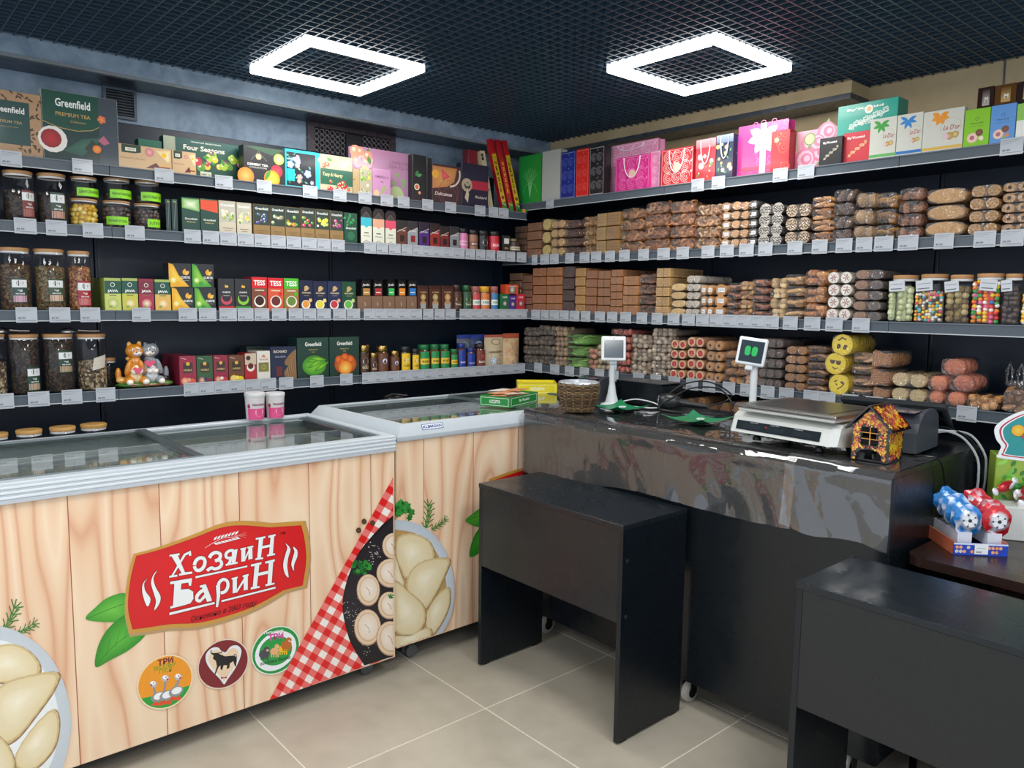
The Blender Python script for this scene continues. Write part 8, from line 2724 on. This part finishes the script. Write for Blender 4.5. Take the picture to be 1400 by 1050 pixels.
# third shelf
for c in (
        (696, 713, 373, 5, ('brick', 2, ['#8a6238'], 1), 'pale brown wafers in the corner', 'pack', .10),
        (713.5, 727.5, 376, 5, ('brick', 1, ['#7a4c2c'], 1), 'dark brown wafers in the corner'),
        (728, 746.5, 366, 5, ('brick', 1, ['#a8683a'], 1), 'red brown wafer blocks, first broad stack'),
        (747, 769, 365, 5, ('brick', 2, ['#b0703c'], 1), 'orange brown wafer blocks in pairs'),
        (769.5, 786, 363.5, 4, ('brick', 1, ['#4a302a'], 1), 'dark chocolate wafers'),
        (786.5, 800.5, 366, 5, ('brick', 1, ['#bb8a48'], 1), 'golden wafers beside the chocolate ones'),
        (801, 816.5, 369, 5, ('brick', 1, ['#9c6238'], 1), 'brown wafers, narrow stack'),
        (817, 834.5, 369.5, 5, ('brick', 2, ['#a26a3e'], 1), 'brown wafers in pairs, left of equal twins'.replace('left of equal twins', 'nearer the corner')),
        (835, 851.5, 368, 6, ('brick', 2, ['#aa7042'], 1), 'brown wafers in pairs, farther from the corner'),
        (852, 873, 377, 4, ('brick', 3, ['#b27a48'], 1), 'light brown wafers in threes'),
        (873.5, 896.5, 374, 4, ('bag', 'stick', .036, ['#6a4028', '#8a5a3a', '#54321f']), 'dark chocolate sticks', 'bag'),
        (897, 916, 366, 5, ('brick', 2, ['#c29a62'], 1), 'pale square wafers in pairs'),
        (916.5, 938, 387, 4, ('roll', 1, '#d0ae74', None), 'pale yellow bun biscuits'),
        (938.5, 957, 376, 5, ('roll', 2, '#cfc6b8', 'swirl'), 'white iced rolls in pairs'),
        (957.5, 976, 389, 3, ('roll', 2, ['#c48c50'], 'label'), 'golden rolls with paper labels, nearer the corner'),
        (976.5, 994, 389, 3, ('roll', 1, ['#c08848'], 'label'), 'golden rolls with paper labels, farther from the corner'),
        (994.5, 1010, 386, 4, ('bag', 'flat', .036, ['#a86e58', '#b87e62', '#94604a']), 'thin pinkish brown biscuits', 'bag'),
        (1010.5, 1027.5, 384, 4, ('bag', 'oval', .036, ['#c8965a', '#a86a3c', '#d4a86a']), 'mixed golden biscuits', 'bag'),
        (1028, 1052, 381, 5, ('bag', 'stick', .036, ['#8a4e34', '#a0603e', '#743e28']), 'red brown finger biscuits', 'bag'),
        (1052.5, 1073, 380, 4, ('bag', 'ball', .036, ['#d0b080', '#c4a06c', '#dcc090']), 'pale nut shaped biscuits', 'bag'),
        (1073.5, 1100, 374, 4, ('bag', 'stick', .044, ['#c89a60', '#b8864e', '#d4aa70']), 'golden sponge fingers', 'bag'),
        (1100.5, 1130.5, 368, 3, ('bag', 'heart', .056, ['#c88a50', '#b87844', '#d49a60']), 'golden folded biscuits with jam', 'bag'),
        (1131, 1167, 371, 4, ('roll', 2, '#cdbfae', 'jam'), 'white iced rounds with red streaks'),
        (1167.5, 1210, 368, 5, ('roll', 2, ['#8f6a4e', '#5a4c46'], None), 'mixed brown and dark rolls beside the sweet jars')):
    column(2, *c[:4], *c[4:])
# fourth shelf
for c in (
        (716, 736, 447, 4, ('bag', 'ball', .030, ['#5c5248', '#75685a', '#4a4038']), 'dark grey brown small balls in the corner', 'bag', .16),
        (736.5, 757, 445, 4, ('bag', 'ball', .032, ['#6c6052', '#857866', '#54483e']), 'grey brown small balls beside the corner', 'bag'),
        (757.5, 773, 447, 4, ('bag', 'ball', .034, ['#b09478', '#9a7e64', '#c2a88c']), 'beige nut balls', 'bag'),
        (773.5, 802, 456, 3, ('bag', 'flat', .036, ['#7ab04a', '#5f9a3a', '#92c462']), 'green leaf shaped biscuits', 'bag'),
        (802.5, 815, 476, 4, ('bag', 'ball', .034, ['#c8866c', '#d49a80', '#b87860']), 'salmon pink balls behind the first display', 'bag'),
        (815.5, 833.5, 470, 4, ('bag', 'ball', .034, ['#c0ac88', '#d0bc98', '#b09a78']), 'cream balls behind the first display', 'bag'),
        (834, 862, 449, 6, ('bag', 'oval', .036, ['#c05a4c', '#cf6c5a', '#ae4c42']), 'salmon red biscuits', 'bag'),
        (862.5, 890, 458, 3, ('bag', 'ball', .032, ['#a4917a', '#8d7a66', '#bcab94']), 'taupe small balls in broad bags', 'bag'),
        (890.5, 916.5, 449, 6, ('bag', 'ball', .030, ['#a89684', '#c0b09c', '#8c7a6a']), 'pale taupe balls in thin bags', 'bag'),
        (917, 939, 464, 4, ('roll', 2, '#c89468', 'jelly'), 'red jelly biscuits in pairs, nearer the corner'),
        (939.5, 964, 460, 4, ('roll', 2, '#c89468', 'jelly'), 'red jelly biscuits in pairs, farther from the corner'),
        (965.5, 990, 465, 4, ('roll', 2, '#c08a54', 'hole'), 'golden flower rings in pairs'),
        (990.5, 1015, 479, 4, ('bag', 'oval', .052, ['#c48a50', '#b47a44', '#d09a60']), 'golden oval buns', 'bag'),
        (1015.5, 1037, 470, 4, ('bag', 'ball', .040, ['#b88868', '#8a6a56', '#c89c7c']), 'pinkish brown balls behind the second display', 'bag'),
        (1037.5, 1073, 462, 5, ('roll', 3, '#5a4a44', None), 'dark chocolate rounds in threes'),
        (1073.5, 1104, 473, 5, ('roll', 2, '#b4804e', 'pattern'), 'patterned brown rounds in pairs'),
        (1104.5, 1132, 472, 6, ('bag', 'flat', .042, ['#a8744a', '#946240', '#bc885a']), 'thin patterned brown biscuits', 'bag'),
        (1165, 1196, 481, 4, ('bag', 'flat', .065, ['#c69868', '#d4aa7c', '#b88858']), 'pale folded biscuits beside the yellow faces', 'bag')):
    column(3, *c[:4], *c[4:])
for i, (x0, x1, yt, yb, fc, off, lb) in enumerate(((1137, 1167.5, 456.5, 486.5, 'emoji1', .03, 'roll of bright yellow biscuits with a raised eyebrow face, top of three'), (1127.5, 1158, 482.5, 512, 'emoji2', .0, 'roll of bright yellow biscuits with a sunglasses face, middle of three'),
                                                (1132.5, 1162, 511, 541, 'emoji3', .0, 'roll of bright yellow biscuits with a winking face, lowest of three'))):
    loc, rz, w_, h_ = spot('B', 3, x0, x1, yt, yb, .012)
    if i == 2:
        z3 = ZB[3] + RH - .0015
        h_ = loc[2] + h_ - z3; loc = (loc[0], loc[1], z3)
    o = empty('yellow_biscuit_roll', loc, rz); tag(o, lb, 'roll', 'rolls of yellow face biscuits')
    for nm, mb, kd in p_roll(w_, h_, .20, 1, '#dcbc14', fc):
        obj(nm, mb, o)
    link('clear_wrap', film_shell(w_ * 1.01, h_ * 1.0, .20).mesh('clear_wrap'), o)


# waffle cones lying in packs
def waffle(x0, x1, yt, yb, lb):
    loc, rz, w_, h_ = spot('B', 3, x0, x1, yt, yb, .014)
    o = empty('waffle_pack', loc, rz); tag(o, lb, 'pack', 'packs of waffle cones')
    m = MB(); m.prism([(-w_ / 2, 0), (w_ / 2, h_ * .25), (w_ * .35, h_ * .7), (-w_ * .38, h_)], 0, .006, '#8f5a34', 'biscuit')
    q = Art(w_, h_, -w_ / 2, 0, -.0005, 'biscuit')
    for k in range(6):
        q.ln([(.04 + .1 * k, .04 + .04 * k), (.08 + .12 * k, .92 - .05 * k)], .03, '#b8824e'); q.ln([(.04, .12 + .15 * k * .9), (.86 - .1 * (k > 3), .3 + .09 * k)], .03, '#b8824e')
    obj('waffle_front', m, o); q.done('waffle_ribs', o)
    m = MB()
    for k in range(7):
        m.lathe([(h_ * .36, 0), (h_ * .40, .010), (h_ * .36, .021)], (w_ * .18, .012 + .022 * k, h_ * .42), 12, j_('#b07c4a'), 'biscuit', 'y')
    obj('waffle_row', m, o)
    link('clear_wrap', film_shell(w_, h_, .18).mesh('clear_wrap'), o)


for a in ((1192, 1222, 478.5, 503, 'top pack of waffle cones beside the pale folded biscuits'), (1190, 1218, 503.5, 529, 'middle pack of waffle cones beside the pale folded biscuits'), (1193, 1217, 529, 545.5, 'lowest pack of waffle cones beside the pale folded biscuits')):
    waffle(*a)
column(3, 1218, 1269, 509.5, 2, ('roll', 2, '#c4ad80', None), 'long pale cream biscuits', 'bag', .20)
for i, (x0, x1, yt, yb, off, lb) in enumerate(((1286, 1322, 489.5, 514.5, .03, 'knotted clear bag of orange pink round biscuits, topmost'), (1268, 1296, 513, 535.5, 0, 'clear bag of orange pink round biscuits, middle row, nearer the corner'), (1296.5, 1334, 512.5, 536.5, 0, 'clear bag of orange pink round biscuits, middle row, nearer the picture edge'),
                                            (1266, 1290, 533.5, None, 0, 'clear bag of orange pink round biscuits, bottom row, nearer the corner'), (1291, 1320, 535, None, 0, 'clear bag of orange pink round biscuits, bottom row, nearer the picture edge'))):
    loc, rz, w_, h_ = spot('B', 3, x0, x1, yt, yb, .014 + off)
    o = empty('biscuit_bag', loc, rz); tag(o, lb, 'bag', 'bags of orange pink biscuits')
    m = MB(); s_ = h_ / 2 * .96
    for k in range(4):
        m.ell((rb.uniform(-.003, .003), .028 + .034 * k, h_ / 2), (min(w_ / 2, s_ * 1.35) * .94, .024, s_), j_(rb.choice(['#c8704e', '#d07c58', '#bd6648'])), 'biscuit', None, 14, 8)
    obj('biscuits', m, o, kind='stuff')
    link('clear_wrap', film_shell(w_, h_, .15).mesh('clear_wrap'), o)
    if i == 0:
        m = MB(); m.lathe([(.004, .0), (.010, .012), (.020, .022)], (0, .15, h_ * .6), 8, '#ffffff', 'film', 'y', caps=False); obj('knot', m, o)
column(3, 1321, 1368, 541, 1, ('bag', 'ball', .034, ['#c08a4e', '#b07a40', '#d09a5c']), 'golden round biscuits near the picture edge', 'bag', .16)
column(3, 1369, 1420, 530, 1, ('bag', 'oval', .042, ['#8a6038', '#a07446', '#75502e']), 'brown biscuits cut by the picture edge', 'bag', .16)
loc, rz, w_, h_ = spot('B', 3, 1364, 1412, 497, None, .09)
m = MB(); v = []; f = []; n = 16
for j in range(9):
    u = j / 8; rr = (.5 - .18 * u) * (1 if j else .9)
    for i in range(n):
        a = 2 * math.pi * i / n; nz = noise.noise(Vector((math.cos(a) * 2, math.sin(a) * 2, u * 5))) * .2
        v.append((w_ * rr * math.cos(a) * (1 + nz), .06 + .06 * (1 - u * .6) * math.sin(a) * (1 + nz), h_ * .62 * u))
for j in range(8):
    for i in range(n):
        a, b_ = j * n + i, j * n + (i + 1) % n; f.append((a, b_, b_ + n, a + n))
m.add(v, f, '#ffffff', 'film', True)
hb = empty('carrier_bag', loc, rz); tag(hb, 'thin clear carrier bag with upright handles at the end of the fourth biscuit shelf', 'bag'); obj('bag_body', m, hb)
for s_ in (-.28, .05):
    m = MB(); m.tube([(w_ * (s_ - .06), .05, h_ * .5), (w_ * (s_ - .09), .05, h_ * .8), (w_ * s_, .05, h_ * .98), (w_ * (s_ + .10), .05, h_ * .8), (w_ * (s_ + .07), .05, h_ * .5)], .007, '#c8d0d4', 'film', 8); obj('bag_handle', m, hb)

# square sweet jars on the third biscuit shelf
for x0, x1, yt, lb, fill, cols, br in (
        (1212.5, 1250, 376, 'square glass jar of pale green coated nuts', .70, ['#c4cc9c', '#b4be8a', '#d4dab0'], .0125),
        (1250.5, 1291, 374.5, 'square glass jar of tiny mixed coloured sweets', .62, ['#e8e0d0', '#2a2a2a', '#e8c83a', '#d8506a', '#5ac0c0', '#f0a03a', '#6a4a3a', '#e8e8e8'], .0062),
        (1292.5, 1327, 375.5, 'square glass jar of gold and bronze balls', .70, ['#8a7440', '#a89258', '#6c5a34', '#b8a878'], .0125),
        (1328, 1369, 373.5, 'square glass jar full of bright rainbow sweets', .84, ['#e23a2a', '#f08a24', '#f4d02c', '#3aa04a', '#2a7ac8', '#e86aa0', '#f4f0e8'], .0078),
        (1370, 1396.5, 374, 'square glass jar of dark chocolate balls', .70, ['#3a2a24', '#4a362c', '#2c201c'], .0115),
        (1397.5, 1436, 372, 'square glass jar of yellow and orange sweets at the picture edge', .60, ['#f0c82a', '#e8902a', '#e8e0d0'], .009)):
    t = jar_at(2, x0, x1, yt, lb, fill, (cols, br), None, wall='B', grp='square sweet jars on the third biscuit shelf', name='sweet_jar', square=True, lidh=.016)
    loc, rz, w_, h_ = spot('B', 2, x0, x1, yt)
    m = MB(); m.T = Matrix.Rotation(R_(rb.uniform(-7, 5)), 4, 'Y'); r_ = w_ / 2
    m.box(-r_ * .62, r_ * .52, -r_ * 1.06, -r_ * 1.04, h_ * .66, h_ * .88, '#c6cbd0', 'card'); m.box(-r_ * .5, r_ * .3, -r_ * 1.065, -r_ * 1.06, h_ * .70, h_ * .72, '#5a5f66', 'card'); m.box(-r_ * .5, r_ * .4, -r_ * 1.065, -r_ * 1.06, h_ * .80, h_ * .815, '#8a9098', 'card')
    obj('jar_price_card', m, t)

# round biscuits on the low deck behind the counter
for i in range(9):
    y = 2.16 - i * .062
    o = empty('biscuit_bag', (XB + .02, y, .8405), R_(-90)); tag(o, f"clear bag of brown biscuits, {ORD[i]} from the corner, low deck behind the counter", 'bag', 'bags on the low deck behind the counter')
    for nm, mb, kd in p_roll(.058, .118 + .012 * (i % 3), .2, 1, rb.choice(['#a4703e', '#8f5c34', '#b88450']), 'swirl' if i % 2 else 'pattern'):
        obj(nm, mb, o)
    link('clear_wrap', film_shell(.060, .12 + .012 * (i % 3), .2).mesh('clear_wrap'), o)
